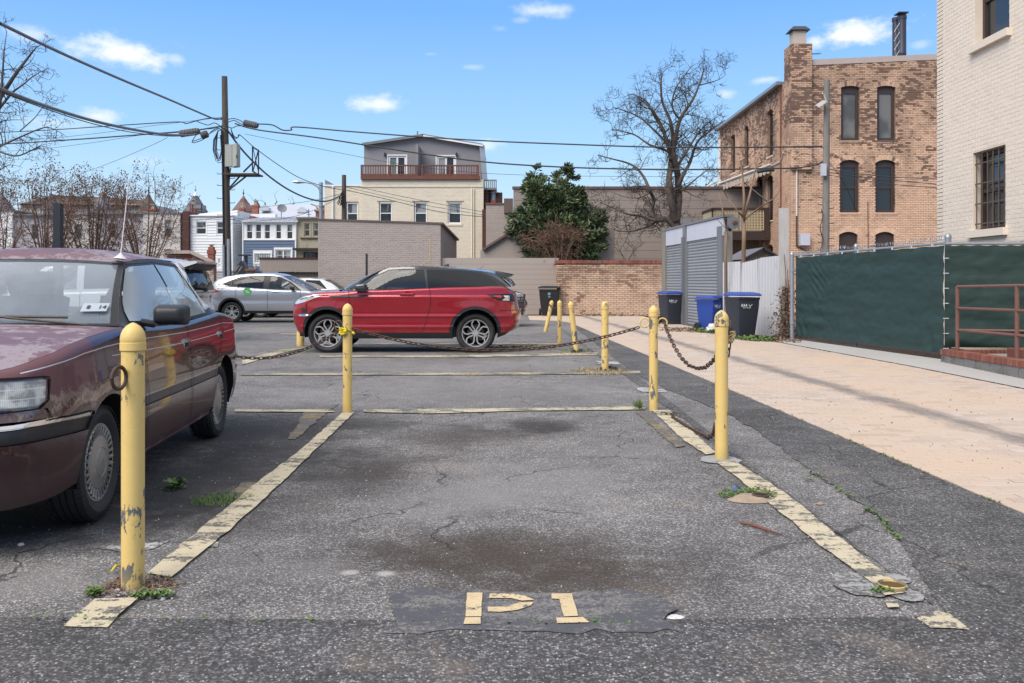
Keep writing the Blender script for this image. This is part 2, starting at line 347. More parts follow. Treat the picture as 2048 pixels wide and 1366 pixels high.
pm_ = MB(); pm_.box(-.5, .5, -.5, .5, -1, 0); pme = pm_.mesh('brick', M_PAVER)
def bevel_box(sx, sy, sz, b=.004):
 mb = MB(); x, y_ = sx / 2, sy / 2
 mb.add([(-x, -y_, -sz), (x, -y_, -sz), (x, y_, -sz), (-x, y_, -sz), (-x, -y_, -b), (x, -y_, -b), (x, y_, -b), (-x, y_, -b), (-x + b, -y_ + b, 0), (x - b, -y_ + b, 0), (x - b, y_ - b, 0), (-x + b, y_ - b, 0)],
   [(0, 1, 5, 4), (1, 2, 6, 5), (2, 3, 7, 6), (3, 0, 4, 7), (4, 5, 9, 8), (5, 6, 10, 9), (6, 7, 11, 10), (7, 4, 8, 11), (8, 9, 10, 11)]); return mb
bb = bevel_box(BL - JT, BW - JT, .03); bme = bb.mesh('brick', M_PAVER)
for (a, b, c, d) in pavers[:300]:
 o = newobj('brick', bme); o.parent = lane; o.location = ((a + b) / 2, (c + d) / 2, .012 + rnd.uniform(-.0018, .0018)); o.scale = ((b - a) / (BL - JT), 1, 1); o.rotation_euler = (rnd.uniform(-.006, .006), rnd.uniform(-.006, .006), rnd.uniform(-.004, .004))
mb = MB()
for (a, b, c, d) in pavers[300:]:
 h = .012 + rnd.uniform(-.0018, .0018); e = .0035
 mb.add([(a, c, -.01), (b, c, -.01), (b, d, -.01), (a, d, -.01), (a, c, h - e), (b, c, h - e), (b, d, h - e), (a, d, h - e), (a + e, c + e, h), (b - e, c + e, h), (b - e, d - e, h), (a + e, d - e, h)],
   [(0, 1, 5, 4), (1, 2, 6, 5), (2, 3, 7, 6), (3, 0, 4, 7), (4, 5, 9, 8), (5, 6, 10, 9), (6, 7, 11, 10), (7, 4, 8, 11), (8, 9, 10, 11)])
obj('brick', mb, M_PAVER, lane, kind='stuff')
# pale concrete apron along the green fence
ap = [(6.42, -3), (6.17, 6), (6.03, 10.5), (5.97, 13.4), (5.61, 18.75), (5.72, 19.4), (6.25, 19.6), (6.98, 14.5), (7.2, 14.2), (7.9, 10), (8.3, 5), (8.3, -3)]
struct('concrete_apron', polymesh(ccw([(x - .045, y_) for x, y_ in ap]), .02), M_CONC)
gl = [(5.56, 18.9), (5.36, 22), (5.14, 26), (4.92, 30), (5.3, 29.5), (5.6, 23), (6.3, 20.2), (6.3, 19.4), (5.8, 19.2)]
struct('soil_strip', polymesh(ccw(ragged(gl, .15, .05, 4)), .014), M_DIRT)
struct('yard_ground', sheet(ccw([(6.9, 14.3), (6.2, 19.7), (5.5, 23.3), (5.1, 34.4), (22, 60), (40, 60), (40, -3), (8.3, -3), (8.3, 5)]), -.012), M_DIRT)
# ------------------------------------------------------------------ painted markings
def line_px(pts, name='painted_line', m_=None, z=.010, seed=1, amp=.006):
 poly = ccw([gp(*p) for p in pts]); o = struct(name, polymesh(ragged(poly, .06, amp, seed), z), m_ or M_LINE); return o
line_px([(688, 824), (709, 826), (640, 893), (575, 957), (450, 1070), (342, 1158), (294, 1150), (390, 1070), (505, 975), (600, 903)], m_=M_LINE, seed=1)
line_px([(190, 1204), (276, 1202), (212, 1262), (127, 1260)], m_=M_LINE, z=.014, seed=2)
line_px([(1303, 822), (1338, 822), (1432, 908), (1412, 912), (1370, 885)], m_=M_LINE, z=.011, seed=3)
line_px([(1432, 926), (1470, 926), (1545, 972), (1600, 1012), (1680, 1080), (1790, 1168), (1812, 1190), (1770, 1196), (1745, 1172), (1640, 1095), (1540, 1010)], m_=M_LINE, z=.012, seed=4)
line_px([(1832, 1244), (1870, 1228), (1898, 1232), (1943, 1267), (1865, 1266)], m_=M_LINE, z=.014, seed=5, amp=.015)
line_px([(1770, 1207), (1796, 1205), (1803, 1220), (1778, 1222)], m_=M_LINEW, z=.012, seed=6, amp=.01)
line_px([(1270, 824), (1290, 824), (1370, 893), (1352, 897)], name='old_painted_line', m_=M_OCHRE, z=.008, seed=7, amp=.012)
line_px([(470, 820), (662, 821), (668, 826), (470, 825)], m_=M_LINEW, seed=8)
line_px([(727, 821), (1265, 815), (1290, 817), (1290, 821), (1050, 823), (860, 829), (727, 826)], m_=M_LINEW, seed=9)
line_px([(480, 748), (1100, 746), (1280, 743), (1282, 748), (1000, 751), (480, 752)], m_=M_LINEF, seed=10)
line_px([(640, 712), (900, 712), (1195, 706), (1195, 711), (900, 716), (640, 715)], m_=M_LINEW, seed=11)
line_px([(700, 687), (1130, 687), (1130, 690), (700, 690)], m_=M_LINEF, seed=12)
line_px([(484, 722), (560, 700), (610, 696), (560, 708), (484, 731)], m_=M_LINEW, seed=13)
line_px([(560, 668), (1000, 668), (1000, 670), (560, 670)], m_=M_LINEF, seed=14)
line_px([(612, 822), (680, 808), (640, 838), (590, 880), (575, 880)], name='old_painted_line', m_=M_OCHRE, z=.006, seed=15, amp=.02)
line_px([(455, 990), (490, 968), (520, 966), (500, 985), (470, 1000)], name='old_painted_line', m_=M_OCHRE, z=.008, seed=16, amp=.02)
line_px([(1265, 775), (1325, 778), (1332, 786), (1285, 785)], name='worn_white_marking', m_=M_WHITEP, z=.008, seed=17, amp=.03)
line_px([(1190, 723), (1235, 724), (1240, 729), (1195, 729)], name='worn_white_marking', m_=M_WHITEP, z=.008, seed=18, amp=.04)
line_px([(195, 1097), (240, 1083), (340, 1082), (300, 1098), (240, 1104)], name='worn_white_marking', m_=M_WHITEP, z=.004, seed=19, amp=.03)
line_px([(420, 1082), (440, 1086), (436, 1096), (412, 1095)], name='worn_white_marking', m_=M_WHITEP, z=.004, seed=20, amp=.02)
# sealed panel with the stencilled stall mark
line_px([(797, 1187), (1325, 1189), (1345, 1246), (1372, 1270), (770, 1270), (784, 1243)], name='sealer_patch', m_=M_SEAL, z=.012, seed=21, amp=.05)
def stencil(pts, name='stencil_stroke', seed=1): return line_px(pts, name, M_STENC, .016, seed, .003)
stencil([(934, 1193), (965, 1193), (962, 1241), (931, 1241)], seed=31); stencil([(930, 1243), (961, 1243), (960, 1256), (927, 1256)], seed=32)
stencil([(978, 1195), (1025, 1195), (1050, 1200), (1067, 1208), (1044, 1209), (1022, 1204), (978, 1204)], seed=33)
stencil([(976, 1222), (1012, 1221), (1040, 1213), (1067, 1212), (1062, 1219), (1035, 1228), (1000, 1232), (976, 1231)], seed=34)
stencil([(1102, 1195), (1144, 1194), (1156, 1240), (1128, 1241), (1118, 1206), (1103, 1205)], seed=35)
stencil([(1112, 1244), (1166, 1242), (1179, 1253), (1114, 1254)], seed=36)
# ------------------------------------------------------------------ building materials
def brick_mat(name, paint, bare, cover, scale=.35, varp=.10, spots=0.0, seed=0.0, bare2=None, zlo=None, dith=.14):
 """painted brick: paint worn off in patches so that bare brick shows"""
 m_, t = material(name); p = t.n('ShaderNodeVectorMath', {0: wpos(t), 1: (seed, seed * 2, seed)}, operation='ADD').outputs[0]
 r_ = prand(t); n1 = t.noise(t.scale(p, 1, 1, 1.5), scale, 8, .68); n2 = t.noise(p, 6, 4, .7)
 pc = t.mix(r_, tuple(x * (1 - varp) for x in paint), tuple(min(1, x * (1 + varp)) for x in paint))
 pc = t.mix(t.m('MULTIPLY', t.ramp(t.noise(p, 2.2, 6, .7), .5, .75), .3), pc, tuple(x * .72 for x in paint))
 bc = t.mix(t.m('FRACT', t.m('MULTIPLY', r_, 5.7)), bare, bare2 or tuple(x * .55 for x in bare))
 k = t.m('ADD', t.m('ADD', n1, t.m('MULTIPLY', t.m('SUBTRACT', n2, .5), .35)), t.m('MULTIPLY', t.m('SUBTRACT', t.m('FRACT', t.m('MULTIPLY', r_, 3.1)), .5), dith))
 if zlo:
  z = t.n('ShaderNodeSeparateXYZ', {0: wpos(t)}).outputs[2]; k = t.m('ADD', k, t.ramp(z, zlo[0], zlo[1], -zlo[2], zlo[2]))
 if zlo: pc = t.mix(t.m('MULTIPLY', t.ramp(t.m('ADD', t.noise(p, 1.1, 7, .72), t.ramp(z, zlo[0], zlo[1], -.10, .08)), .42, .62), .75), pc, tuple(x * .55 for x in paint))
 f = t.ramp(k, cover - .04, cover + .06)
 if spots: f = t.m('MAXIMUM', f, t.m('MULTIPLY', t.ramp(t.noise(t.scale(p, 1, 1, 1.6), 9, 3, .5), .70, .74), spots))
 finish(t, t.mix(f, pc, bc), .8, bump=t.noise(p, 30, 4), bstr=.3, bdist=.01, spec=.3); return m_
M_PEACH = brick_mat('peach_painted_brick', (.66, .435, .30), (.20, .10, .07), .595, .5, spots=.85, zlo=(3.0, 10.2, .12), dith=.26, bare2=(.15, .11, .085))
M_PEACHW = brick_mat('peach_wall_brick', (.60, .42, .30), (.30, .15, .10), .585, .9, seed=7, spots=.45, dith=.2, bare2=(.24, .17, .13), zlo=(0, 2.2, .06))
M_MORTP = simple('peach_mortar', (.27, .175, .12), .95, var=.3, vs_=1.5, dirt=(.09, .06, .045), dscale=.6, dlo=.46, dhi=.6)
M_CREAM = brick_mat('cream_painted_brick', (.70, .60, .495), (.45, .38, .30), .80, 1.0, varp=.03, seed=3)
M_MORTC = simple('cream_joint', (.67, .57, .465), .95, var=.12)
M_TAUPE = brick_mat('taupe_painted_brick', (.40, .335, .295), (.42, .34, .24), .90, .6, varp=.04, seed=5)
M_MORTT = simple('taupe_joint', (.35, .295, .26), .95, var=.15)
M_CREAM2 = brick_mat('pale_cream_brick', (.70, .62, .49), (.40, .33, .24), .76, .7, varp=.04, seed=11, spots=.12)
M_MORTC2 = simple('pale_cream_joint', (.60, .53, .42), .95, var=.12)
M_REDB = brick_mat('red_brick', (.23, .085, .06), (.20, .12, .09), .62, .9, varp=.25, seed=2)
M_MORTR = simple('red_mortar', (.22, .15, .12), .95, var=.2)
M_WORNRED = brick_mat('whitewashed_red_brick', (.30, .11, .075), (.50, .45, .40), .50, 2.2, varp=.2, seed=9, bare2=(.40, .33, .28))
M_DKRED = brick_mat('dark_red_brick', (.11, .045, .04), (.06, .04, .035), .6, .9, varp=.25, seed=12)
M_TAUPEB = simple('taupe_block_paint', (.37, .31, .27), .85, var=.07, vs_=.5, fine=.06, fs_=30, bump=.15)
M_TAUPEB2 = simple('taupe_block_paint_dark', (.285, .235, .205), .85, var=.06, vs_=.4, fine=.06, fs_=30, bump=.15)
M_BROWN = simple('dark_brown_trim', (.055, .035, .03), .5, var=.15, bump=.05)
M_COPBR = simple('brown_coping', (.13, .085, .075), .6, var=.15)
M_WHITE = simple('white_trim', (.72, .71, .70), .55, var=.05, bump=.05, fine=.03)
M_SIDING = simple('white_siding', (.70, .69, .69), .6, var=.05, fine=.04, piece=.04, dirt=(.50, .48, .46), dlo=.7, dhi=1)
M_BLUE = simple('blue_siding', (.085, .125, .20), .6, var=.06, fine=.05, piece=.05)
M_STUCCO = simple('grey_stucco', (.235, .225, .235), .9, var=.12, vs_=.7, fine=.12, fs_=20, dirt=(.11, .10, .11), dscale=1.1, dlo=.56, dhi=.85, stretch=(1, 1, .45))
M_OCHST = simple('stained_ochre_stucco', (.34, .30, .22), .9, var=.12, vs_=.9, dirt=(.12, .10, .08), dscale=1.3, dlo=.52, dhi=.75, stretch=(1, 1, .4))
M_BEIGEST = simple('beige_stucco', (.36, .30, .255), .9, var=.1, vs_=.7, fine=.15, fs_=25, bump=.4, dirt=(.40, .25, .12), dscale=1.4, dlo=.6, dhi=.85, stretch=(1, 1, .3))
M_WARMST = simple('warm_white_stucco', (.52, .48, .44), .9, var=.1, vs_=.6, dirt=(.32, .28, .25), dlo=.6, dhi=.9)
M_LILST = simple('lilac_grey_stucco', (.40, .37, .38), .9, var=.12, vs_=.5, dirt=(.28, .25, .24), dlo=.55, dhi=.9)
M_TIN = simple('pale_metal_roof', (.46, .47, .50), .45, var=.1, vs_=.6, fine=.05, bump=.05, metal=.1)
M_SLATE = simple('grey_slate', (.12, .12, .14), .7, var=.25, fine=.2, piece=.3, bump=.2)
M_REDSL = simple('red_slate', (.17, .08, .062), .7, var=.25, fine=.2, piece=.3, bump=.2)
M_BRSHI = simple('brown_shingle', (.105, .075, .062), .85, var=.3, fine=.3, piece=.25, bump=.3, dirt=(.12, .07, .05))
M_REDWOOD = simple('red_brown_deck_wood', (.14, .05, .03), .6, var=.25, fine=.2, stretch=(1, 1, 1))
M_GREYW = simple('weathered_wood', (.20, .185, .165), .85, var=.25, vs_=2, fine=.35, fs_=30, bump=.4, stretch=(1, 1, .12))
M_GALV = simple('galvanised_steel', (.33, .35, .38), .42, metal=.6, var=.15, fine=.1, bump=.05)
M_DKMET = simple('dark_metal', (.035, .035, .04), .45, metal=.4, var=.2, bump=.05)
M_CONDW = simple('white_conduit', (.62, .58, .54), .5, var=.1, bump=0)
M_GREYP = simple('grey_painted_timber', (.17, .175, .185), .7, var=.15, fine=.15, fs_=30, bump=.2, stretch=(1, 1, .3))
M_LILAC = simple('pale_blue_grey_panel', (.50, .51, .57), .55, var=.08, vs_=2, fine=.06, dirt=(.38, .39, .42), dlo=.6, dhi=.9, stretch=(1, 1, .4))
M_SLAT = simple('grey_shutter_slat', (.30, .32, .34), .45, metal=.25, var=.12, vs_=4, fine=.08, piece=.06, dirt=(.20, .21, .22), dlo=.6, dhi=.85)
M_FLUE = simple('dark_flue', (.055, .055, .07), .45, metal=.3, var=.12, bump=.05)
def glass_mat(name, tint, rough=.04, blind=None, spec=.9, curt=None):
 m_, t = material(name); c = tint
 if blind:
  z = t.n('ShaderNodeSeparateXYZ', {0: wpos(t)}).outputs[2]; s_ = t.m('FRACT', t.m('MULTIPLY', z, 22.0))
  c = t.mix(t.ramp(s_, .5, .95), blind, tuple(x * .6 for x in blind))
  c = t.mix(t.ramp(t.noise(wpos(t), .7, 2), .42, .56), c, tuple(x * .45 for x in blind))
 elif curt: c = t.mix(t.ramp(t.noise(t.scale(wpos(t), 1.3, 1.3, .4), 1.6, 4), .45, .56), tint, curt)
 wv = t.noise(wpos(t), 1.6, 2)
 finish(t, c, rough, spec=spec * .6, coat=.12, bump=wv, bstr=.08, bdist=.05); return m_
M_GL = glass_mat('dark_window_glass', (.022, .025, .03)); M_GLB = glass_mat('window_with_blind', (.1, .1, .1), blind=(.19, .175, .155))
M_GLC = glass_mat('window_with_curtain', (.05, .055, .06), curt=(.26, .27, .27)); M_GLG = glass_mat('greenish_glass', (.10, .17, .16), curt=(.20, .28, .26))
# ------------------------------------------------------------------ facades
class Face:
 def __init__(s, o, u, n=None):
  s.o = Vector(o); s.u = Vector(u).normalized(); s.n = Vector(n).normalized() if n else Vector((s.u.y, -s.u.x, 0))
 def P(s, u, z, d=0): return s.o + s.u * u + Vector((0, 0, z)) + s.n * d
 def box(s, mb, u0, u1, z0, z1, d0, d1, mi=0): return mb.obox(s.P(u0, z0, d0), s.u * (u1 - u0), Vector((0, 0, z1 - z0)), s.n * (d1 - d0), mi)
def wall(name, fc, L, H, mats, parent, holes=(), top=None, depth=.25, z0=0.0, kind=None):
 """wall with rectangular openings; sloped top optional"""
 us = sorted({0.0, L} | {h[0] for h in holes} | {h[1] for h in holes}); zs = sorted({z0, H} | {h[2] for h in holes} | {h[3] for h in holes})
 if top: us = sorted(set(us) | {L * i / 12 for i in range(13)})
 mb = MB(); T = top or (lambda u: H)
 for a, b in zip(us, us[1:]):
  for c, d in zip(zs, zs[1:]):
   if any(h[0] <= (a + b) / 2 <= h[1] and h[2] <= (c + d) / 2 <= h[3] for h in holes): continue
   da, db = (T(a), T(b)) if abs(d - H) < 1e-6 else (d, d)
   mb.add([fc.P(a, c), fc.P(b, c), fc.P(b, db), fc.P(a, da)], [(0, 1, 2, 3)])
 for h in holes:
  a, b, c, d = h[:4]
  for (p, q) in (((a, c), (b, c)), ((b, c), (b, d)), ((b, d), (a, d)), ((a, d), (a, c))):
   mb.add([fc.P(*p), fc.P(*q), fc.P(*q, -depth), fc.P(*p, -depth)], [(0, 1, 2, 3)])
 mb.add([fc.P(0, T(0)), fc.P(L, T(L)), fc.P(L, T(L), -depth), fc.P(0, T(0), -depth)], [(0, 1, 2, 3)])
 for e in (0, L): mb.add([fc.P(e, z0), fc.P(e, T(e)), fc.P(e, T(e), -depth), fc.P(e, z0, -depth)], [(0, 1, 2, 3)])
 return obj(name, mb, mats, parent, kind=kind)
def bricks(fc, L, H, mat_, parent, holes=(), top=None, bl=.215, bh=.075, jt=.012, d=.010, n_ind=300, z0=0.0, wrap=True, nm='brick', rough=0.0):
 T = top or (lambda u: H); out = []; r = 0; z = z0
 while z < H:
  off = -(bl / 2) * (r % 2); u = off
  segs = [(0.0, L)]
  for h in holes:
   if z + bh - jt > h[2] + .01 and z < h[3] - .01:
    ns_ = []
    for a, b in segs:
     if h[1] <= a or h[0] >= b: ns_.append((a, b)); continue
     if h[0] > a: ns_.append((a, h[0]))
     if h[1] < b: ns_.append((h[1], b))
    segs = ns_
  while u < L:
   for a, b in segs:
    x0, x1 = max(a, u), min(b, u + bl - jt)
    if x1 - x0 > .03 and min(T(x0), T(x1)) > z + bh * .7: out.append((x0, x1, z, min(z + bh - jt, T((x0 + x1) / 2))))
   u += bl
  z += bh; r += 1
 def key(q):
  c = fc.P((q[0] + q[1]) / 2, (q[2] + q[3]) / 2); u_ = 1024 + F * c.x / c.y; v_ = 566 - F * (c.z - CAM_H) / c.y
  return c.y - (q[1] - q[0]) if (0 < u_ < 2048 and 0 < v_ < 1366) else 1e4 + c.y
 out.sort(key=key); ang = math.atan2(fc.u.y, fc.u.x); flip = fc.n.dot(Vector((fc.u.y, -fc.u.x, 0))) < 0
 if n_ind:
  nl = f'brick_{mat_.name}'
  me = bpy.data.meshes.get(nl)
  if me is None:
   m = MB(); m.add([(-.5, 0, -.5), (.5, 0, -.5), (.5, 0, .5), (-.5, 0, .5), (-.49, -1, -.47), (.49, -1, -.47), (.49, -1, .47), (-.49, -1, .47)], [(0, 1, 5, 4), (1, 2, 6, 5), (2, 3, 7, 6), (3, 0, 4, 7), (4, 5, 6, 7)]); me = m.mesh(nl, mat_)
  for q in out[:n_ind]:
   o = newobj(nm, me); o.parent = parent; dd = d + rnd.uniform(-rough, rough)
   o.location = fc.P((q[0] + q[1]) / 2, (q[2] + q[3]) / 2) - (Vector(parent.location) if parent.parent is None else Vector()); o.rotation_euler = (0, 0, ang); o.scale = (q[1] - q[0], dd * (-1 if flip else 1), q[3] - q[2])
 mb = MB()
 for q in out[n_ind:]:
  dd = d + rnd.uniform(-rough, rough); e = .003
  a, b, c, z_ = q
  mb.add([fc.P(a, c), fc.P(b, c), fc.P(b, z_), fc.P(a, z_), fc.P(a + e, c + e, dd), fc.P(b - e, c + e, dd), fc.P(b - e, z_ - e, dd), fc.P(a + e, z_ - e, dd)],
    [(0, 1, 5, 4), (1, 2, 6, 5), (2, 3, 7, 6), (3, 0, 4, 7), (4, 5, 6, 7)])
 if mb.v: obj(nm, mb, mat_, parent, kind='stuff')
def window(fc, u0, u1, z0, z1, parent, fm, gm, fw=.05, rec=.12, sill=None, sw=.06, style='dh', grid=None, gm2=None, trim=None):
 mb = MB(); d0, d1 = -rec - .04, -rec + .03
 fc.box(mb, u0, u0 + fw, z0, z1, d0, d1); fc.box(mb, u1 - fw, u1, z0, z1, d0, d1); fc.box(mb, u0 + fw, u1 - fw, z0, z0 + fw, d0, d1); fc.box(mb, u0 + fw, u1 - fw, z1 - fw, z1, d0, d1)
 zm = (z0 + z1) / 2
 if style == 'dh': fc.box(mb, u0 + fw, u1 - fw, zm - fw * .4, zm + fw * .4, d0, d1 - .01)
 if style == 'slide': fc.box(mb, (u0 + u1) / 2 - fw * .5, (u0 + u1) / 2 + fw * .5, z0 + fw, z1 - fw, d0, d1 - .01)
 if grid:
  for i in range(1, grid[0]): x = u0 + (u1 - u0) * i / grid[0]; fc.box(mb, x - .012, x + .012, z0 + fw, z1 - fw, d0 + .01, d1 - .02)
  for i in range(1, grid[1]): x = z0 + (z1 - z0) * i / grid[1]; fc.box(mb, u0 + fw, u1 - fw, x - .012, x + .012, d0 + .01, d1 - .022)
 w_ = obj('window', mb, fm, parent)
 def pane(a, b, c, d, mt, dd=0): m = MB(); fc.box(m, a, b, c, d, -rec - .03 - dd, -rec - .018 - dd); obj('pane', m, mt, w_)
 if style == 'dh': pane(u0 + fw, u1 - fw, zm, z1 - fw, gm); pane(u0 + fw, u1 - fw, z0 + fw, zm, gm2 or gm, .005)
 elif style == 'slide': pane(u0 + fw, (u0 + u1) / 2, z0 + fw, z1 - fw, gm); pane((u0 + u1) / 2, u1 - fw, z0 + fw, z1 - fw, gm2 or gm, .005)
 else: pane(u0 + fw, u1 - fw, z0 + fw, z1 - fw, gm)
 if sill: m = MB(); fc.box(m, u0 - .06, u1 + .06, z0 - sw, z0 - .004, -rec, .05); obj('sill', m, sill, w_)
 if trim:
  m = MB(); k = .07
  fc.box(m, u0 - k, u0 - .002, z0 - k, z1 + k, .002, .03); fc.box(m, u1 + .002, u1 + k, z0 - k, z1 + k, .002, .03); fc.box(m, u0 - .002, u1 + .002, z1 + .002, z1 + k, .002, .032); fc.box(m, u0 - .002, u1 + .002, z0 - k, z0 - .002, .002, .034)
  obj('trim', m, trim, w_)
 return w_
def arch_head(fc, u0, u1, zt, rise, parent, mt, bm=None, depth=.2):
 """fills the corners above a segmental arch and sets a ring of voussoirs proud of the wall"""
 n = 8; mb = MB(); w2 = (u1 - u0) / 2; Rr = (w2 * w2 + rise * rise) / (2 * rise); cz = zt - Rr; um = (u0 + u1) / 2
 arc = [(um + Rr * math.sin(a), cz + Rr * math.cos(a)) for a in [math.asin(w2 / Rr) * (-1 + 2 * i / n) for i in range(n + 1)]]
 for (a, b) in zip(arc, arc[1:]):
  mb.add([fc.P(*a), fc.P(*b), fc.P(b[0], zt + .001), fc.P(a[0], zt + .001)], [(0, 1, 2, 3)]); mb.add([fc.P(*a), fc.P(*b), fc.P(*b, -depth), fc.P(*a, -depth)], [(0, 1, 2, 3)])
 obj('arch', mb, mt, parent)
 mb = MB(); k = 11; A = math.asin(min(.99, (w2 + .1) / Rr))
 for i in range(k):
  a0 = A * (-1 + 2 * i / k) + .004; a1 = A * (-1 + 2 * (i + 1) / k) - .004
  q = [(um + (Rr + e) * math.sin(a), cz + (Rr + e) * math.cos(a)) for a, e in ((a0, .01), (a1, .01), (a1, .2), (a0, .2))]
  mb.add([fc.P(*q_, .004) for q_ in q] + [fc.P(*q_, .02) for q_ in q], [(4, 5, 6, 7), (0, 1, 5, 4), (1, 2, 6, 5), (2, 3, 7, 6), (3, 0, 4, 7)])
 obj('arch_bricks', mb, bm, parent, kind='stuff')
def prism_box(name, x0, x1, y0, y1, z0, z1, mt, parent, **k): m = MB(); m.box(x0, x1, y0, y1, z0, z1); return obj(name, m, mt, parent, **k)
def chimney(parent, x, y, z0, z1, w_, mt, cap=None, name='chimney'):
 m = MB(); m.box(x - w_ / 2, x + w_ / 2, y - w_ / 2, y + w_ / 2, z0, z1); m.box(x - w_ * .6, x + w_ * .6, y - w_ * .6, y + w_ * .6, z1, z1 + .12); o = obj(name, m, mt, parent)
 m = MB(); m.box(x - w_ * .22, x + w_ * .22, y - w_ * .22, y + w_ * .22, z1 + .12, z1 + .4); m.box(x - w_ * .4, x + w_ * .4, y - w_ * .4, y + w_ * .4, z1 + .42, z1 + .47); obj('chimney_cap', m, cap or M_OCHST, o); return o
# ================================================================== 1. tall peach brick building, right
PB = thing('brick_apartment_building', 'tall peach painted brick building with peeling paint and tall dark brown windows', 'building', (15, 44, 0))
Yf, Xs = 38.0, 11.78
ff = Face((Xs, Yf, 0), (1, 0, 0)); s38 = Yf / F
uX = lambda u: (u - 1024) * s38 - Xs; vZ = lambda v: CAM_H + (566 - v) * s38
wins = []
for (a, b) in ((1682, 1719), (1754, 1791)): wins += [(uX(a), uX(b), vZ(281), vZ(172), 0)]
for (a, b) in ((1680, 1718), (1751, 1790)): wins += [(uX(a), uX(b), vZ(425), vZ(320), 1)]
for (a, b) in ((1678, 1715), (1751, 1788)): wins += [(uX(a), uX(b), vZ(540), vZ(464), 2)]
topf = lambda u: 10.42 + .045 * u
LF = 9.2
wall('wall', ff, LF, 10.84, M_MORTP, PB, [w_[:4] for w_ in wins], topf, .3)
bricks(ff, LF, 10.84, M_PEACH, PB, [w_[:4] for w_ in wins], topf, n_ind=300, d=.012, rough=.004)
for i, (a, b, c, d, k) in enumerate(wins):
 arch_head(ff, a, b, d, .07 if k == 0 else .13, PB, M_MORTP, M_PEACH)
 w_ = window(ff, a + .01, b - .01, c, d - (.08 if k else .05), PB, M_BROWN, M_GLB if k == 0 else M_GL, fw=.12, rec=.14, sill=M_PEACH if k < 2 else None, style='one' if k == 0 else 'dh', gm2=M_GL if k else None)
 m = MB(); ff.box(m, a + .004, b - .004, d - (.30 if k < 2 else .75), d, -.19, -.115); obj('shade', m, M_BROWN if k != 1 else M_BROWN, w_)
 if k < 2:
  m = MB(); n = 7
  for j in range(n): u_ = a - .05 + (b - a + .1) * j / n; ff.box(m, u_ + .006, u_ + (b - a + .1) / n - .006, c - .12, c - .068, 0, .03)
  obj('sill_bricks', m, M_PEACH, PB, kind='stuff')
# coping
m = MB(); a_, b_ = ff.P(.85, topf(.85) - .02, .03), ff.P(LF, topf(LF) - .02, .03); m.add([a_, b_, b_ + Vector((0, 0, .24)), a_ + Vector((0, 0, .24)), a_ + Vector((0, .4, 0)), b_ + Vector((0, .4, 0)), b_ + Vector((0, .4, .24)), a_ + Vector((0, .4, .24))],
 [(0, 1, 2, 3), (4, 7, 6, 5), (3, 2, 6, 7), (0, 4, 5, 1), (0, 3, 7, 4), (1, 5, 6, 2)]); obj('coping', m, simple('pinkish_metal_coping', (.42, .34, .30), .6, var=.1, bump=.1), PB)
# side wall
fs_ = Face((Xs, 50.6, 0), (0, -1, 0)); LS = 12.6
def sy(y): return 50.6 - y
swin = [(sy(41.5), sy(40.6), 7.03, 9.15), (sy(45.6), sy(44.8), 7.09, 9.14), (sy(48.4), sy(47.5), 7.1, 9.16), (sy(41.5), sy(40.6), 4.1, 6.15), (sy(43.2), sy(42.3), 3.6, 6.3), (sy(47.6), sy(46.6), 3.6, 5.7), (sy(41.4), sy(40.6), 1.9, 3.0)]
wall('wall', fs_, LS, 9.9, M_MORTP, PB, swin, None, .3)
bricks(fs_, LS, 9.9, M_PEACH, PB, swin, None, n_ind=0, d=.012, rough=.004)
for (a, b, c, d) in swin:
 arch_head(fs_, a, b, d, .12, PB, M_MORTP, M_PEACH)
 window(fs_, a + .01, b - .01, c, d - .06, PB, M_BROWN, M_GL, fw=.08, rec=.14, sill=M_CREAM)
m = MB(); m.box(Xs - .22, Xs + 9, 39.2, 50.8, 9.9, 10.02); obj('roof', m, M_GREYW, PB)
m = MB(); m.box(Xs - .30, Xs - .12, 39.05, 50.9, 9.86, 10.0); obj('gutter', m, M_GALV, PB)
m = MB(); m.tube([(Xs - .12, 50.5, 9.85), (Xs - .12, 50.5, 3.0)], .09, 8); obj('downpipe', m, M_CONDW, PB)
m = MB(); m.tube([(Xs - .05, 39.3, 9.8), (Xs - .05, 39.3, 2.0)], .03, 6); obj('downpipe', m, M_REDB, PB)
# chimney with brick faces
ch = prism_box('chimney', Xs - .02, Xs + .85, Yf - .14, Yf + .86, 9.5, 11.32, M_MORTP, PB)
prism_box('chimney_shaft', Xs - .018, Xs + .85, Yf - .14, Yf - .02, 6.0, 9.5, M_MORTP, PB)
fch = Face((Xs - .02, Yf - .14, 0), (1, 0, 0)); bricks(fch, .87, 11.3, M_PEACH, PB, d=.012, n_ind=0, z0=6.05, rough=.004)
fch2 = Face((Xs - .02, Yf + .86, 0), (0, -1, 0)); bricks(fch2, 1.0, 11.3, M_PEACH, PB, d=.012, n_ind=0, z0=6.05, rough=.004)
m = MB(); m.box(Xs + .12, Xs + .66, Yf + .05, Yf + .6, 11.32, 11.92); obj('flue', m, simple('beige_flue', (.46, .38, .33), .8), PB)
m = MB(); cx, cy = Xs + .39, Yf + .33; m.add([(cx - .42, cy - .4, 11.94), (cx + .42, cy - .4, 11.94), (cx + .42, cy + .4, 11.94), (cx - .42, cy + .4, 11.94), (cx - .26, cy - .25, 12.12), (cx + .26, cy - .25, 12.12), (cx + .26, cy + .25, 12.12), (cx - .26, cy + .25, 12.12)],
 [(3, 2, 1, 0), (4, 5, 6, 7), (0, 1, 5, 4), (1, 2, 6, 5), (2, 3, 7, 6), (3, 0, 4, 7)]); obj('flue_cap', m, M_FLUE, PB)
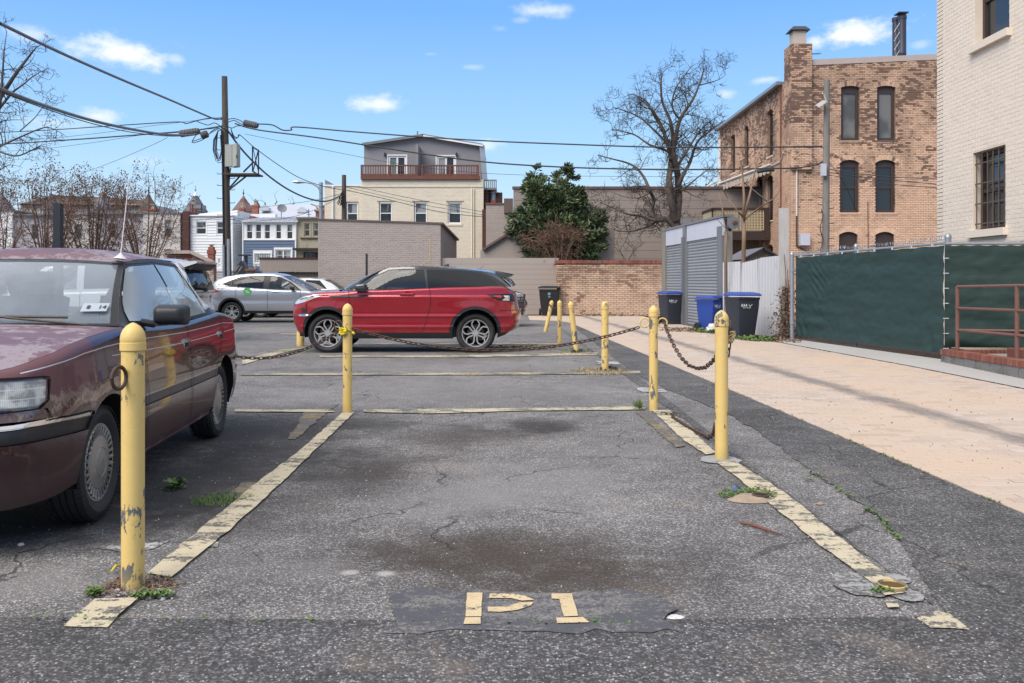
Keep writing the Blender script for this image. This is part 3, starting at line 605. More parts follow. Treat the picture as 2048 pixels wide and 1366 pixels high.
# twin metal stacks on the roof
for (u0, u1, vt) in ((1785, 1799, 36), (1796, 1812, 32)):
 Y = 40.5 if u0 == 1785 else 40; x = ((u0 + u1) / 2 - 1024) * Y / F; r_ = (u1 - u0) / 2 * Y / F; zt = CAM_H + (566 - vt) * Y / F
 m = MB(); m.lathe([(r_, 10.3), (r_, 11.4), (r_ * 1.04, 11.42), (r_ * 1.04, 11.46), (r_, 11.48), (r_, zt - .15), (r_ * 1.12, zt - .15), (r_ * 1.12, zt), (0, zt)], 20, Matrix.Translation((x, Y, 0))); obj('metal_stack', m, M_FLUE, PB, smooth=True, angle=40)
m = MB(); Y = 40; m.box((1792 - 1024) * Y / F, (1812 - 1024) * Y / F, 39.7, 40.2, CAM_H + (566 - 29) * Y / F, CAM_H + (566 - 27) * Y / F); m.box((1800 - 1024) * Y / F, (1803 - 1024) * Y / F, 39.9, 39.98, CAM_H + (566 - 33) * Y / F, CAM_H + (566 - 27) * Y / F); obj('rain_cap', m, M_FLUE, PB)
m = MB()
for k in range(5):
 for sgn in (-1, 1): x = (1794 - 1024) * 39.6 / F; z = 10.7 + k * .4; m.tube([(x - .12 * sgn, 39.6, z), (x + .12 * sgn, 39.6, z + .4)], .01, 4)
obj('brace_wires', m, M_GALV, PB)
# conduit and meter box on the front corner
m = MB(); m.tube([(Xs + .1, Yf - .06, vZ(297)), (Xs + .2, Yf - .06, vZ(297)), (Xs + .22, Yf - .06, vZ(300)), (Xs + .22, Yf - .06, vZ(432))], .035, 6); obj('conduit', m, M_CONDW, PB)
m = MB(); m.tube([(Xs + .22, Yf - .06, vZ(432)), (Xs + .22, Yf - .06, vZ(492)), (Xs + .6, Yf - .06, vZ(502))], .035, 6); obj('conduit', m, M_BROWN, PB)
m = MB(); m.box(uX(1597) + Xs, uX(1616) + Xs, Yf - .28, Yf - .03, vZ(491), vZ(468)); obj('meter_box', m, M_LILAC, PB)
m = MB(); m.tube([(Xs - .04, Yf + 12, 6.4), (Xs - .04, Yf + 1.4, 6.55), (Xs - .04, Yf + .9, 6.9)], .03, 6); obj('conduit', m, M_CONDW, PB)
m = MB(); x = uX(1735) + Xs; m.tube([(x, Yf - .03, vZ(404)), (x + .03, Yf - .03, vZ(520))], .014, 5); obj('cable', m, M_BROWN, PB)
# tv aerial
an = MB(); ax = uX(1621) + Xs; az_ = vZ(104)
an.tube([(ax, Yf + .3, az_), (ax + .55, Yf + .3, az_)], .012, 5)
for k in range(6): an.tube([(ax + .08 * k + .06, Yf + .05, az_ - .02), (ax + .08 * k + .06, Yf + .55, az_ + .03 * k / 5)], .007, 4)
obj('tv_aerial', an, M_DKMET, PB)
# deck with lattice screens on the side wall
DK = thing('raised_deck', 'raised deck with cream lattice screens and dark frame beside the peach building', 'deck', (10.3, 44, 0))
m = MB(); m.box(9.1, Xs - .02, 41, 47, 3.28, 3.55); m.box(9.1, Xs - .02, 40.92, 41, 3.2, 3.6); obj('floor', m, M_BROWN, DK)
for (x, y) in ((9.2, 41.1), (11.5, 41.1), (9.2, 46.8)): m = MB(); m.box(x - .07, x + .07, y - .07, y + .07, 0, 4.65); obj('post', m, M_BROWN, DK)
m = MB(); m.box(9.1, 11.6, 40.94, 41.04, 4.58, 4.68); m.box(9.06, 9.16, 41.04, 47, 4.56, 4.66); m.box(11.5, 11.7, 40.9, 41.1, 3.3, 4.68); obj('top_rail', m, M_BROWN, DK)
M_LAT = simple('cream_lattice', (.52, .42, .25), .8, var=.1)
for (a, b) in ((9.2, 10.25), (10.4, 11.45)):
 m = MB(); n = 8; k = 7
 for i in range(n + 1): x = a + (b - a) * i / n; m.box(x - .026, x + .026, 40.975, 40.99, 3.65, 4.55)
 for i in range(k + 1): z = 3.68 + .87 * i / k; m.box(a, b, 40.99, 41.005, z - .026, z + .026)
 obj('lattice_panel', m, M_LAT, DK)
for (a, b) in ((41.1, 43), (43.05, 45), (45.05, 47)): m = MB(); m.box(9.1, 9.13, a, b - .12, 3.6, 4.55); obj('screen_panel', m, simple('cream_panel' if a < 42 else 'cream_panel_', (.50, .43, .30), .8), DK)
# curved glazed canopy and awning
CN = thing('curved_canopy', 'curved clear canopy over the far end of the lattice deck', 'canopy', (9.2, 45, 3.6))
arc = [(9.12, 4.6), (9.12, 5.25), (9.2, 5.6), (9.4, 5.9), (9.7, 6.08), (10.1, 6.2)]
M_CLEAR, t_ = material('clear_plastic'); finish(t_, (.75, .78, .8), .15, alpha=.42, spec=.6)
for k in range(5):
 y = 43.2 + k * .9; m = MB(); m.tube([(x, y, z) for x, z in arc], .03, 5); obj('rib', m, M_CONDW, CN)
m = MB()
for (a, b) in zip(arc, arc[1:]): m.add([(a[0], 43.2, a[1]), (b[0], 43.2, b[1]), (b[0], 46.8, b[1]), (a[0], 46.8, a[1])], [(0, 1, 2, 3)])
obj('canopy_sheet', m, M_CLEAR, CN)
AW = thing('striped_awning', 'half rolled awning with hanging valance on the peach building side wall', 'awning', (11.2, 42.5, 6))
M_AWN = simple('beige_awning', (.42, .36, .30), .85, var=.15)
m = MB(); a = Vector((Xs - .1, 40.7, 6.55)); b = Vector((9.9, 43.2, 5.95)); c = Vector((0, 2.2, 0))
m.add([a, b, b + c, a + c, a + Vector((0, 0, -.05)), b + Vector((0, 0, -.05)), b + c + Vector((0, 0, -.05)), a + c + Vector((0, 0, -.05))], [(0, 1, 2, 3), (7, 6, 5, 4), (0, 4, 5, 1), (1, 5, 6, 2), (2, 6, 7, 3), (3, 7, 4, 0)]); obj('awning_cloth', m, M_AWN, AW)
m = MB()
for i in range(14): p = a.lerp(b, (i + .5) / 14); q = (b - a) / 14 * .42; m.add([p - q, p + q, p + q + Vector((0, 0, -.28)), p + Vector((0, 0, -.34)), p - q + Vector((0, 0, -.28))], [(0, 1, 2, 3, 4)])
obj('valance', m, M_AWN, AW, kind='stuff')
m = MB(); m.tube([a + Vector((0, -.04, .06)), b + Vector((0, -.04, .06))], .05, 8); obj('roller', m, M_CONDW, AW)
m = MB(); m.tube([(Xs - .05, 41, 4.9), (10.7, 42.2, 6.1)], .035, 6); obj('strut', m, M_DKMET, AW)
# ================================================================== 2. cream painted brick building, right edge
CB = thing('cream_brick_building', 'cream painted brick building at the right edge with a barred window', 'building', (11, 13, 0))
fc = Face((8.5, 18.0, 0), (0, -1, 0)); LC = 10.5
cw = [(18 - 16.6, 18 - 15.5, 2.19, 3.64), (18 - 16.53, 18 - 15.38, 5.58, 7.2), (18 - 12.6, 18 - 11.5, 2.19, 3.64), (18 - 12.6, 18 - 11.5, 5.58, 7.2)]
wall('wall', fc, LC, 9.3, M_MORTC, CB, cw, None, .3)
bricks(fc, LC, 9.28, M_CREAM, CB, cw, None, n_ind=300, d=.003, bh=.078, bl=.22, jt=.009, rough=.0012)
fb = Face((8.5 + 7, 18.0, 0), (-1, 0, 0)); wall('wall', fb, 7, 9.3, M_MORTC, CB); 
fb2 = Face((8.5, 7.5, 0), (1, 0, 0)); wall('wall', fb2, 7, 9.3, M_MORTC, CB)
prism_box('roof', 8.4, 15.6, 7.4, 18.1, 9.3, 9.4, M_GREYW, CB)
for i, (a, b, c, d) in enumerate(cw):
 w_ = window(fc, a + .01, b - .01, c + .03, d - .01, CB, M_BROWN, M_GL, fw=.075, rec=.17)
 m = MB(); fc.box(m, a - .09, b + .07, c - .11, c + .02, -.05, .09); obj('sill', m, M_CREAM, CB)
 if c < 3:
  m = MB()
  for k in range(6): u_ = a + .08 + (b - a - .16) * k / 5; m.tube([fc.P(u_, c + .05, -.03), fc.P(u_, d - .04, -.03)], .011, 5)
  for k in range(4): z = c + .14 + (d - c - .35) * k / 3; fc.box(m, a + .01, b - .01, z - .01, z + .012, -.055, -.035)
  obj('window_bars', m, simple('rusty_bars', (.10, .075, .06), .7) if i == 0 else MATS['rusty_bars'], w_)
# ================================================================== 3. taupe garages, left centre
TG = thing('taupe_brick_garage', 'low taupe painted brick garage behind the silver and red cars', 'garage', (-5.2, 38, 0))
ft = Face((-7.54, 35, 0), (1, .1, 0)); LT = 4.75; topt = lambda u: 3.69 - .025 * u
wall('wall', ft, LT, 3.69, M_MORTT, TG, (), topt, .3); bricks(ft, LT, 3.69, M_TAUPE, TG, (), topt, n_ind=300, d=.006, rough=.003, jt=.010)
m = MB(); p, q = ft.P(-.03, topt(0), .04), ft.P(LT + .04, topt(LT), .04); m.beam(p + Vector((0, .12, .03)), q + Vector((0, .12, .03)), .24, .07); obj('coping', m, M_COPBR, TG)
ec = ft.P(LT, 0); fe = Face(ec, (.06, 1, 0), (1, -.06, 0)); tope = lambda u: 3.55 - .075 * u
wall('wall', fe, 5.2, 3.55, M_TAUPEB2, TG, (), tope, .3); m = MB(); m.beam(fe.P(-.05, 3.6), fe.P(5.3, tope(5.3) + .05), .2, .08); obj('coping', m, M_COPBR, TG)
m = MB(); m.add([ft.P(0, 3.6, -.1), ft.P(LT, 3.5, -.1), fe.P(5.2, 3.1), ft.P(0, 3.2, -5.2)], [(0, 1, 2, 3)]); obj('roof', m, M_GREYW, TG)
m = MB()
x, z = LT - .42, topt(LT) - .5
for i in range(17):
 ft.box(m, x - .02, x + .02, z - .075, z, .006, .014)
 if i > 11: ft.box(m, x - .16, x + .02, z - .085, z - .06, .006, .014); x -= .14
 z -= .075
obj('repaired_crack', m, simple('sand_mortar', (.50, .38, .20), .9), TG, kind='stuff')
BG = thing('beige_stucco_garage', 'low beige stucco garage with brown plank door, left of the taupe garage', 'garage', (-8.7, 37, 0))
fg = Face((-10.1, 36, 0), (1, 0, 0)); hole = [(.75, 2.45, 0, 1.70)]
wall('wall', fg, 2.56, 2.20, M_BEIGEST, BG, hole, None, .4); prism_box('coping', -10.14, -7.56, 35.97, 36.4, 2.2, 2.27, M_DKRED, BG)
for i in range(14): a = .76 + i * .12; m = MB(); fg.box(m, a + .004, a + .116, 0, 1.69, -.2, -.17 - .006 * (i % 2)); obj('plank', m, simple(f'garage_door_plank', (.17, .135, .115), .8, var=.2) if i == 0 else MATS['garage_door_plank'], BG)
# taupe yard walls on to the right
YW = thing('taupe_yard_wall', 'long low taupe block wall behind the red car and the tree', 'wall', (1, 35.8, 0))
fy = Face((-3.1, 35.62, 0), (1, 0, 0)); wall('wall', fy, 4.95, 2.24, M_TAUPEB, YW, (), None, .25)
m = MB()
for k in range(11):
 z = .2 * k + .2
 if z < 2.2: fy.box(m, 0, 4.95, z - .004, z + .004, -.002, .0035)
obj('block_joint', m, M_TAUPEB2, YW, kind='stuff')
SWL = thing('sloped_stair_wall', 'taupe wall whose top slopes up towards the tree', 'wall', (-.5, 38, 0))
m = MB(); P0 = pt(970, 501, 38.6); P1 = pt(1030, 460, 38.6); m.prism([(P0.x - .2, 0), (4.4, 0), (4.4, P1.z), (P1.x, P1.z), (P0.x - .2, P0.z)], (0, 38.6, 0), (1, 0, 0), (0, 0, 1), (0, .3, 0)); obj('wall', m, M_TAUPEB, SWL)
m = MB(); m.beam(P0 + Vector((-.1, 0, .03)), P1 + Vector((0, 0, .03)), .35, .09); obj('coping', m, M_COPBR, SWL)
TB = thing('taupe_block_building', 'large windowless taupe block building behind the bare tree', 'building', (5, 46, 0))
m = MB(); zt = pt(0, 378, 43).z; m.box(pt(1027, 0, 43).x, 13.0, 43, 55, 0, zt); obj('wall', m, M_TAUPEB2, TB)
m = MB(); m.box(pt(1027, 0, 43).x - .06, 13.06, 42.94, 43.3, zt, zt + .12); obj('coping', m, M_COPBR, TB)
m = MB()
for k in range(int(zt / .4)): m.box(pt(1027, 0, 43).x, 13.0, 42.996, 42.999, .4 * k + .4, .4 * k + .412)
obj('block_joint', m, M_COPBR, TB, kind='stuff')
AN = thing('taupe_annex', 'narrow taupe brick annex between the cream house and the tree', 'building', (-.5, 43, 0))
m = MB(); a = pt(972, 0, 41.5).x; b = pt(1020, 0, 41.5).x; zt = pt(0, 409, 41.5).z; m.box(a, b, 41.5, 46, 0, zt); obj('wall', m, M_MORTT, AN)
fa = Face((a, 41.5, 0), (1, 0, 0)); bricks(fa, b - a, zt, M_TAUPE, AN, n_ind=0, d=.008, z0=2.2)
m = MB(); m.box(a - .03, b + .03, 41.45, 46, zt, zt + .07); obj('coping', m, M_COPBR, AN)
m = MB(); a, b = pt(1008, 0, 41.3).x, pt(1026, 0, 41.3).x; m.box(a, b, 41.2, 41.9, pt(0, 425, 41).z, pt(0, 396, 41).z); obj('parapet_box', m, M_COPBR, AN)
# ================================================================== 4. cream three storey house
CH = thing('cream_three_storey_house', 'pale cream brick house with grey penthouse and red brown roof terrace', 'house', (-5, 54, 0))
Yh = 50.0; sh = Yh / F; hx = lambda u: (u - 1024) * sh; hz = lambda v: CAM_H + (566 - v) * sh
fh = Face((hx(723), Yh, 0), (1, 0, 0)); LH = hx(967) - hx(723); o_ = hx(723)
hw = [(hx(a) - o_, hx(b) - o_, hz(vb), hz(403)) for a, b, vb in ((758, 785, 448), (828, 855, 448), (895.5, 923.5, 448))]
wall('wall', fh, LH, hz(359), M_MORTC2, CH, hw, None, .3); bricks(fh, LH, hz(359), M_CREAM2, CH, hw, None, n_ind=0, d=.009, z0=2.0, rough=.003)
for h in hw: window(fh, h[0] + .03, h[1] - .03, h[2] + .03, h[3] - .07, CH, M_WHITE, M_GLC, fw=.06, rec=.1, sill=M_CREAM2, sw=.12, gm2=M_GL)
for h in hw: m = MB(); fh.box(m, h[0] - .1, h[1] + .1, h[3], h[3] + .05, -.1, .04); obj('lintel', m, M_OCHST, CH)
m = MB(); fh.box(m, 0, LH, hz(374), hz(372), 0, .05); obj('string_course', m, M_CREAM2, CH)
for x in (hx(944), hx(948)): m = MB(); m.tube([(x, Yh - .05, hz(377)), (x, Yh - .05, 2)], .03, 5); obj('downpipe', m, M_CREAM2, CH)
fl = Face((hx(648), Yh + .15, 0), (1, 0, 0)); LL = hx(723) - hx(648); hl = [(hx(691) - hx(648), hx(716) - hx(648), hz(448), hz(403))]
wall('wall', fl, LL, hz(372), M_MORTC2, CH, hl, None, .3); bricks(fl, LL, hz(372), M_CREAM2, CH, hl, None, n_ind=0, d=.009, z0=2.0)
window(fl, hl[0][0] + .03, hl[0][1] - .03, hl[0][2], hl[0][3] - .05, CH, M_WHITE, M_GLC, fw=.06, rec=.1, gm2=M_GL)
prism_box('coping', hx(647), hx(723), Yh + .1, Yh + .5, hz(372), hz(369), M_WHITE, CH)
m = MB(); m.tube([(hx(665), Yh + .08, hz(372)), (hx(665), Yh + .08, 2)], .05, 6); obj('downpipe', m, M_WHITE, CH)
m = MB(); m.prism([(0, 0), (hx(664) - hx(648), 0), (0, hz(358) - hz(371))], (hx(648), Yh + .3, hz(371)), (1, 0, 0), (0, 0, 1), (0, 6, 0)); obj('roof_parapet', m, M_GREYP, CH)
prism_box('rear_wall', hx(648), hx(967), Yh + 10, Yh + 10.3, 0, hz(372), M_CREAM2, CH); prism_box('side_wall', hx(967) - .3, hx(967) - .01, Yh + .31, Yh + 10, 0, hz(362), M_CREAM2, CH); prism_box('side_wall', hx(648) + .01, hx(648) + .3, Yh + .46, Yh + 10, 0, hz(373), M_CREAM2, CH)
# penthouse
Yp = 51.4; sp_ = Yp / F; qx = lambda u: (u - 1024) * sp_; qz = lambda v: CAM_H + (566 - v) * sp_
mp = MB(); poly = [(qx(728), hz(359)), (qx(962), hz(359)), (qx(962), qz(291)), (qx(845), qz(274)), (qx(728), qz(289))]
doors = [(qx(776), qx(813), hz(360), qz(311)), (qx(873), qx(911), hz(360), qz(312))]
fp = Face((qx(728), Yp, 0), (1, 0, 0)); dh = [(a - qx(728), b - qx(728), c, d) for a, b, c, d in doors]
LP = qx(962) - qx(728); tp = lambda u: qz(290) + (qz(274) - qz(290)) * (1 - abs(u / LP * 2 - 1)) ** .95
wall('penthouse_wall', fp, LP, qz(274), M_STUCCO, CH, dh, tp, .3, z0=hz(360))
m = MB(); m.box(qx(728), qx(962), Yp + .31, Yp + 6, hz(362), qz(291)); obj('penthouse_body', m, M_STUCCO, CH)
for i, (a, b, c, d) in enumerate(dh):
 w_ = window(fp, a + .02, b - .02, c, d - .02, CH, M_WHITE, M_GLG if i == 0 else M_GLC, fw=.1, rec=.06, style='slide', gm2=M_GL, trim=M_WHITE); w_.name = 'sliding_door'
for (u0, v0, u1, v1) in ((724, 288, 846, 270), (844, 270, 966, 290)):
 m = MB(); A, B = pt(u0, v0 + 1.5, Yp - .25), pt(u1, v1 + 1.5, Yp - .25); m.beam(A, B, .12, .09); obj('fascia', m, M_WHITE if u0 > 800 else M_GREYP, CH)
 m = MB(); A, B = pt(u0, v0, Yp - .3), pt(u1, v1, Yp - .3); d_ = Vector((0, 6.5, 0)); m.add([A, B, B + d_, A + d_, A + Vector((0, 0, .07)), B + Vector((0, 0, .07)), B + d_ + Vector((0, 0, .07)), A + d_ + Vector((0, 0, .07))], [(0, 1, 5, 4), (4, 5, 6, 7), (3, 2, 1, 0), (1, 2, 6, 5), (3, 0, 4, 7)]); obj('roof', m, M_GREYP, CH)
m = MB(); m.beam(pt(964, 291, Yp - .1), pt(970, 362, Yp - .1), .18, .3, up=(1, 0, 0)); obj('corner_board', m, M_GALV, CH)
m = MB(); m.box(qx(836), qx(841), Yp - 1.3, Yp - .02, hz(359), qz(296)); obj('party_fin', m, M_STUCCO, CH)
for u in (770, 913): m = MB(); p = pt(u, 309, Yp - .1); m.lathe([(0, -.14), (.06, -.1), (.06, .06), (.02, .12), (0, .12)], 8, Matrix.Translation(p)); obj('wall_lamp', m, M_DKMET, CH)
m = MB(); p = pt(835, 270, Yp); m.tube([p, p + Vector((0, 0, .22))], .04, 6); obj('vent_pipe', m, M_GREYP, CH)
# terrace railings
for (ua, ub) in ((722, 836), (843, 958)):
 rl = MB(); a, b = hx(ua), hx(ub); zt_, zb_ = hz(331), hz(350)
 rl.box(a, b, Yh - .12, Yh - .02, zt_ - .05, zt_ + .02); rl.box(a, b, Yh - .1, Yh - .04, zb_ - .04, zb_ + .05); ra = obj('railing', rl, M_REDWOOD, CH)
 for k in range(3): m = MB(); x = a + (b - a - .1) * k / 2; m.box(x, x + .1, Yh - .13, Yh - .03, hz(353), zt_ + .03); obj('post', m, M_REDWOOD, ra)
 n = 23
 for k in range(1, n): m = MB(); x = a + (b - a) * k / n; m.box(x - .02, x + .02, Yh - .09, Yh - .05, zb_ + .05, zt_ - .05); obj('baluster', m, M_REDWOOD, ra)
m = MB(); m.box(hx(722), hx(960), Yh - .15, Yh - .01, hz(359.5), hz(352)); m.box(hx(723), hx(960), Yh, Yp, hz(360), hz(358)); obj('deck_edge', m, M_REDWOOD, CH)
m = MB(); m.box(hx(965), hx(974), Yh - .5, Yh + 2, 0, hz(420)); obj('brick_pier', m, M_DKRED, CH)
m = MB(); m.box(hx(968), hx(976), Yh + .5, Yh + 2, 0, hz(378)); obj('chimney_stack', m, M_DKRED, CH)
ST = thing('roof_stair_deck', 'small grey wooden roof deck beside the cream house, above a chimney', 'deck', (hx(982), Yh + 1, 0))
m = MB(); m.box(hx(968), hx(993), Yh + .4, Yh + 1.6, hz(378), hz(374)); obj('platform', m, M_GREYW, ST)
for k in range(7): m = MB(); x = hx(968) + (hx(992) - hx(968)) * k / 6; m.box(x - .03, x + .03, Yh + .4, Yh + .47, hz(374), hz(358)); obj('baluster', m, M_GREYW, ST)
m = MB(); m.box(hx(967), hx(993), Yh + .38, Yh + .48, hz(359.5), hz(357.5)); obj('rail', m, M_GREYW, ST)
for x in (hx(972), hx(998)): m = MB(); m.box(x - .18, x + .18, Yh + .8, Yh + 1.2, 2, hz(378) if x < hx(980) else hz(382)); obj('brick_pier', m, M_DKRED, ST)
m = MB(); m.lathe([(.22, hz(405)), (.22, hz(384)), (.34, hz(383)), (.34, hz(381.5)), (.2, hz(380)), (.2, hz(378.4))], 14, Matrix.Translation((hx(986), Yh + 1, 0))); obj('flue', m, M_GALV, ST, smooth=True, angle=40)
m = MB(); m.box(hx(981), hx(990), Yh + .75, Yh + .95, hz(404), hz(398)); obj('orange_box', m, simple('orange_plastic', (.45, .09, .02), .6), ST)
# ================================================================== 5. row of house backs, far left
Yr = 62.0; sr = Yr / F; rx = lambda u: (u - 1024) * sr; rz_ = lambda v: CAM_H + (566 - v) * sr
def siding(fc, L, z0, z1, mt, parent, holes=(), h=.16):
 zz = z0; k = 0
 while zz < z1 - .02:
  z2 = min(zz + h, z1); segs = [(0, L)]
  for q in holes:
   if z2 > q[2] and zz < q[3]:
    segs = [s2 for a, b in segs for s2 in ((a, min(b, q[0])), (max(a, q[1]), b)) if s2[1] - s2[0] > .01]
  for a, b in segs:
   m = MB(); P = fc.P; m.add([P(a, zz, .035), P(b, zz, .035), P(b, z2, .005), P(a, z2, .005), P(a, zz, 0), P(b, zz, 0)], [(0, 1, 2, 3), (4, 5, 1, 0)]); obj('siding_board', m, mt, parent)
  zz = z2; k += 1
WH = thing('white_siding_house', 'white clapboard house back with two upper windows, behind the utility pole', 'house', (rx(430), Yr + 3, 0))
f_ = Face((rx(381), Yr, 0), (1, 0, 0)); L_ = rx(463) - rx(381)
hs = [(rx(a) - rx(381), rx(b) - rx(381), rz_(c), rz_(d)) for a, b, c, d in ((392, 413, 469, 443), (433.5, 448, 469, 443), (436.5, 441, 527, 517))]
wall('wall', f_, L_, rz_(433), M_SIDING, WH, hs, None, .2); siding(f_, L_, rz_(560), rz_(434), M_SIDING, WH, hs, .19)
for i, h in enumerate(hs): window(f_, *h, WH, M_WHITE, M_GLC, fw=.06, rec=.05, trim=M_WHITE, gm2=M_GL, style='dh' if i < 2 else 'one')
fsd = Face((rx(463), Yr, 0), ((rx(478) - rx(463)), 3.6, 0)); LSD = 3.9; hs2 = []
wall('wall', fsd, LSD, rz_(431), M_SIDING, WH, (), None, .2); siding(fsd, LSD, rz_(560), rz_(432), M_SIDING, WH, (), .19)
m = MB(); m.box(rx(379), rx(466), Yr - .15, Yr + 5, rz_(432.5), rz_(430)); m.prism([(rx(379), rz_(430)), (rx(466), rz_(430)), (rx(466), rz_(418)), (rx(390), rz_(425))], (0, Yr + 1, 0), (1, 0, 0), (0, 0, 1), (0, 4, 0)); obj('roof', m, M_WHITE, WH)
m = MB(); m.box(rx(463), rx(466), Yr - .06, Yr + .1, 0, rz_(432)); obj('corner_board', m, M_WHITE, WH)
prism_box('party_wall', rx(477.5), rx(486), Yr + 2.5, Yr + 7, 0, rz_(427), M_REDB, WH)
prism_box('parapet', rx(463), rx(520), Yr + 4, Yr + 4.6, rz_(430), rz_(419), M_WHITE, WH)
chimney(WH, rx(470), Yr + 5, rz_(425), rz_(401), .42, M_REDB); chimney(WH, rx(441), Yr + 5, rz_(425), rz_(407), .36, M_REDB)
SC_ = thing('garden_chimney', 'short red brick chimney standing in front of the white siding house', 'chimney', (rx(421), Yr - 4, 0))
m = MB(); Yc = Yr - 4; kx = lambda u: (u - 1024) * Yc / F; kz = lambda v: CAM_H + (566 - v) * Yc / F
m.box(kx(415), kx(427), Yc, Yc + .4, 0, kz(508)); m.box(kx(414), kx(428), Yc - .03, Yc + .43, kz(508), kz(500)); m.box(kx(416), kx(426), Yc, Yc + .4, kz(500), kz(494)); obj('shaft', m, M_REDB, SC_); m = MB(); m.box(kx(418), kx(424), Yc + .1, Yc + .3, kz(494), kz(490)); m.box(kx(416), kx(426), Yc, Yc + .4, kz(489.5), kz(488.5)); obj('cap', m, M_OCHST, SC_)
# blue house
BH = thing('blue_siding_house', 'house back with white upper storey over dark blue clapboard', 'house', (rx(538), Yr + 3, 0))
f_ = Face((rx(486), Yr, 0), (1, 0, 0)); L_ = rx(592) - rx(486); X0 = rx(486)
hu = [(rx(a) - X0, rx(b) - X0, rz_(478), rz_(448)) for a, b in ((493, 505.5), (511, 523), (528.7, 540.7), (551.5, 563), (573.5, 585.7))]
hd = [(rx(508.5) - X0, rx(542) - X0, rz_(526), rz_(507)), (rx(550) - X0, rx(583) - X0, rz_(522), rz_(499))]
wall('wall', f_, L_, rz_(442), M_WHITE, BH, hu + hd, None, .2); siding(f_, L_, rz_(560), rz_(480), M_BLUE, BH, [(a - .09, b + .09, c - .09, d + .09) for a, b, c, d in hd], .19)
for i, h in enumerate(hu): window(f_, *h, BH, M_WHITE, M_GLC if i != 1 else M_GL, fw=.045, rec=.05, gm2=M_GL if i != 1 else M_GLB)
window(f_, *hd[0], BH, M_WHITE, M_GLG, fw=.06, rec=.05, trim=M_WHITE, style='one', grid=(7, 4)); window(f_, *hd[1], BH, M_WHITE, M_GLC, fw=.07, rec=.05, trim=M_WHITE, style='slide', grid=(1, 2))
m = MB(); A = Vector((rx(485) , Yr - .25, rz_(442))); B = Vector((rx(597), Yr - .25, rz_(442))); C_ = Vector((rx(597) + .3, Yr + 4.5, rz_(425))); D_ = Vector((rx(487), Yr + 4.5, rz_(425))); th = Vector((0, 0, -.1))
m.add([A, B, C_, D_, A + th, B + th, C_ + th, D_ + th], [(0, 1, 2, 3), (7, 6, 5, 4), (0, 4, 5, 1), (1, 5, 6, 2)]); obj('roof', m, M_TIN, BH)
for k in range(13):
 m = MB(); p, q = A.lerp(B, k / 12), D_.lerp(C_, k / 12); m.beam(p + Vector((0, 0, .015)), q + Vector((0, 0, .015)), .03, .04); obj('roof_seam', m, M_TIN, BH)
m = MB(); m.box(rx(485), rx(487), Yr - .05, Yr + .1, rz_(560), rz_(442)); m.box(rx(590), rx(592.5), Yr - .05, Yr + .1, rz_(560), rz_(442)); m.box(rx(486), rx(592), Yr - .06, Yr - .01, rz_(480.5), rz_(478.8)); obj('corner_board', m, M_WHITE, BH)
# satellite dish
SD = thing('satellite_dish', 'grey satellite dish on the pale metal roof of the blue house', 'satellite dish', (rx(547), Yr + 2, rz_(430)))
Ms = Matrix.Translation((rx(549), Yr + 2, rz_(413))) @ Matrix.Rotation(R(60), 4, 'X') @ Matrix.Rotation(R(20), 4, 'Y')
m = MB(); m.lathe([(0, 0), (.12, .01), (.25, .04), (.34, .08)], 20, Ms); obj('dish', m, M_GREYP, SD, smooth=True)
m = MB(); m.tube([(rx(547), Yr + 2.1, rz_(432)), (rx(547), Yr + 2.1, rz_(413))], .03, 6); obj('mast', m, M_GALV, SD)
# stained ochre house
OH = thing('ochre_stucco_house', 'stained ochre stucco house back with a dark awning, right of the blue house', 'house', (rx(620), Yr + 3, 0))
f_ = Face((rx(593), Yr + .1, 0), (1, 0, 0)); X0 = rx(593); L_ = rx(660) - X0
ho = [(rx(a) - X0, rx(b) - X0, rz_(473), rz_(446)) for a, b in ((607.5, 619.5), (625.5, 637))] + [(rx(606) - X0, rx(640) - X0, rz_(530), rz_(504))]
wall('wall', f_, L_, rz_(437), M_OCHST, OH, ho, None, .3)
for h in ho[:2]: window(f_, *h, OH, M_OCHST, M_GLC, fw=.07, rec=.06, gm2=M_GL, trim=M_OCHST)
window(f_, *ho[2], OH, M_DKMET, M_GL, fw=.05, rec=.25, style='one', grid=(4, 2))
m = MB(); m.box(rx(591), rx(645), Yr - .9, Yr + .05, rz_(501), rz_(497)); obj('porch_awning', m, M_DKMET, OH)
prism_box('roof', rx(592), rx(662), Yr - .15, Yr + 5, rz_(437), rz_(434), M_GREYP, OH)
prism_box('string_course', rx(600), rx(645), Yr - .02, Yr + .09, rz_(477), rz_(475), M_BROWN, OH)
chimney(OH, rx(620), Yr + 4, rz_(434), rz_(415), .8, M_REDB)
m = MB(); m.tube([(rx(611), Yr + 1, rz_(434)), (rx(611), Yr + 1, rz_(416))], .03, 5); m.tube([(rx(607), Yr + 1, rz_(427)), (rx(616), Yr + 1, rz_(427))], .02, 5); obj('vent_pipe', m, M_DKMET, OH)
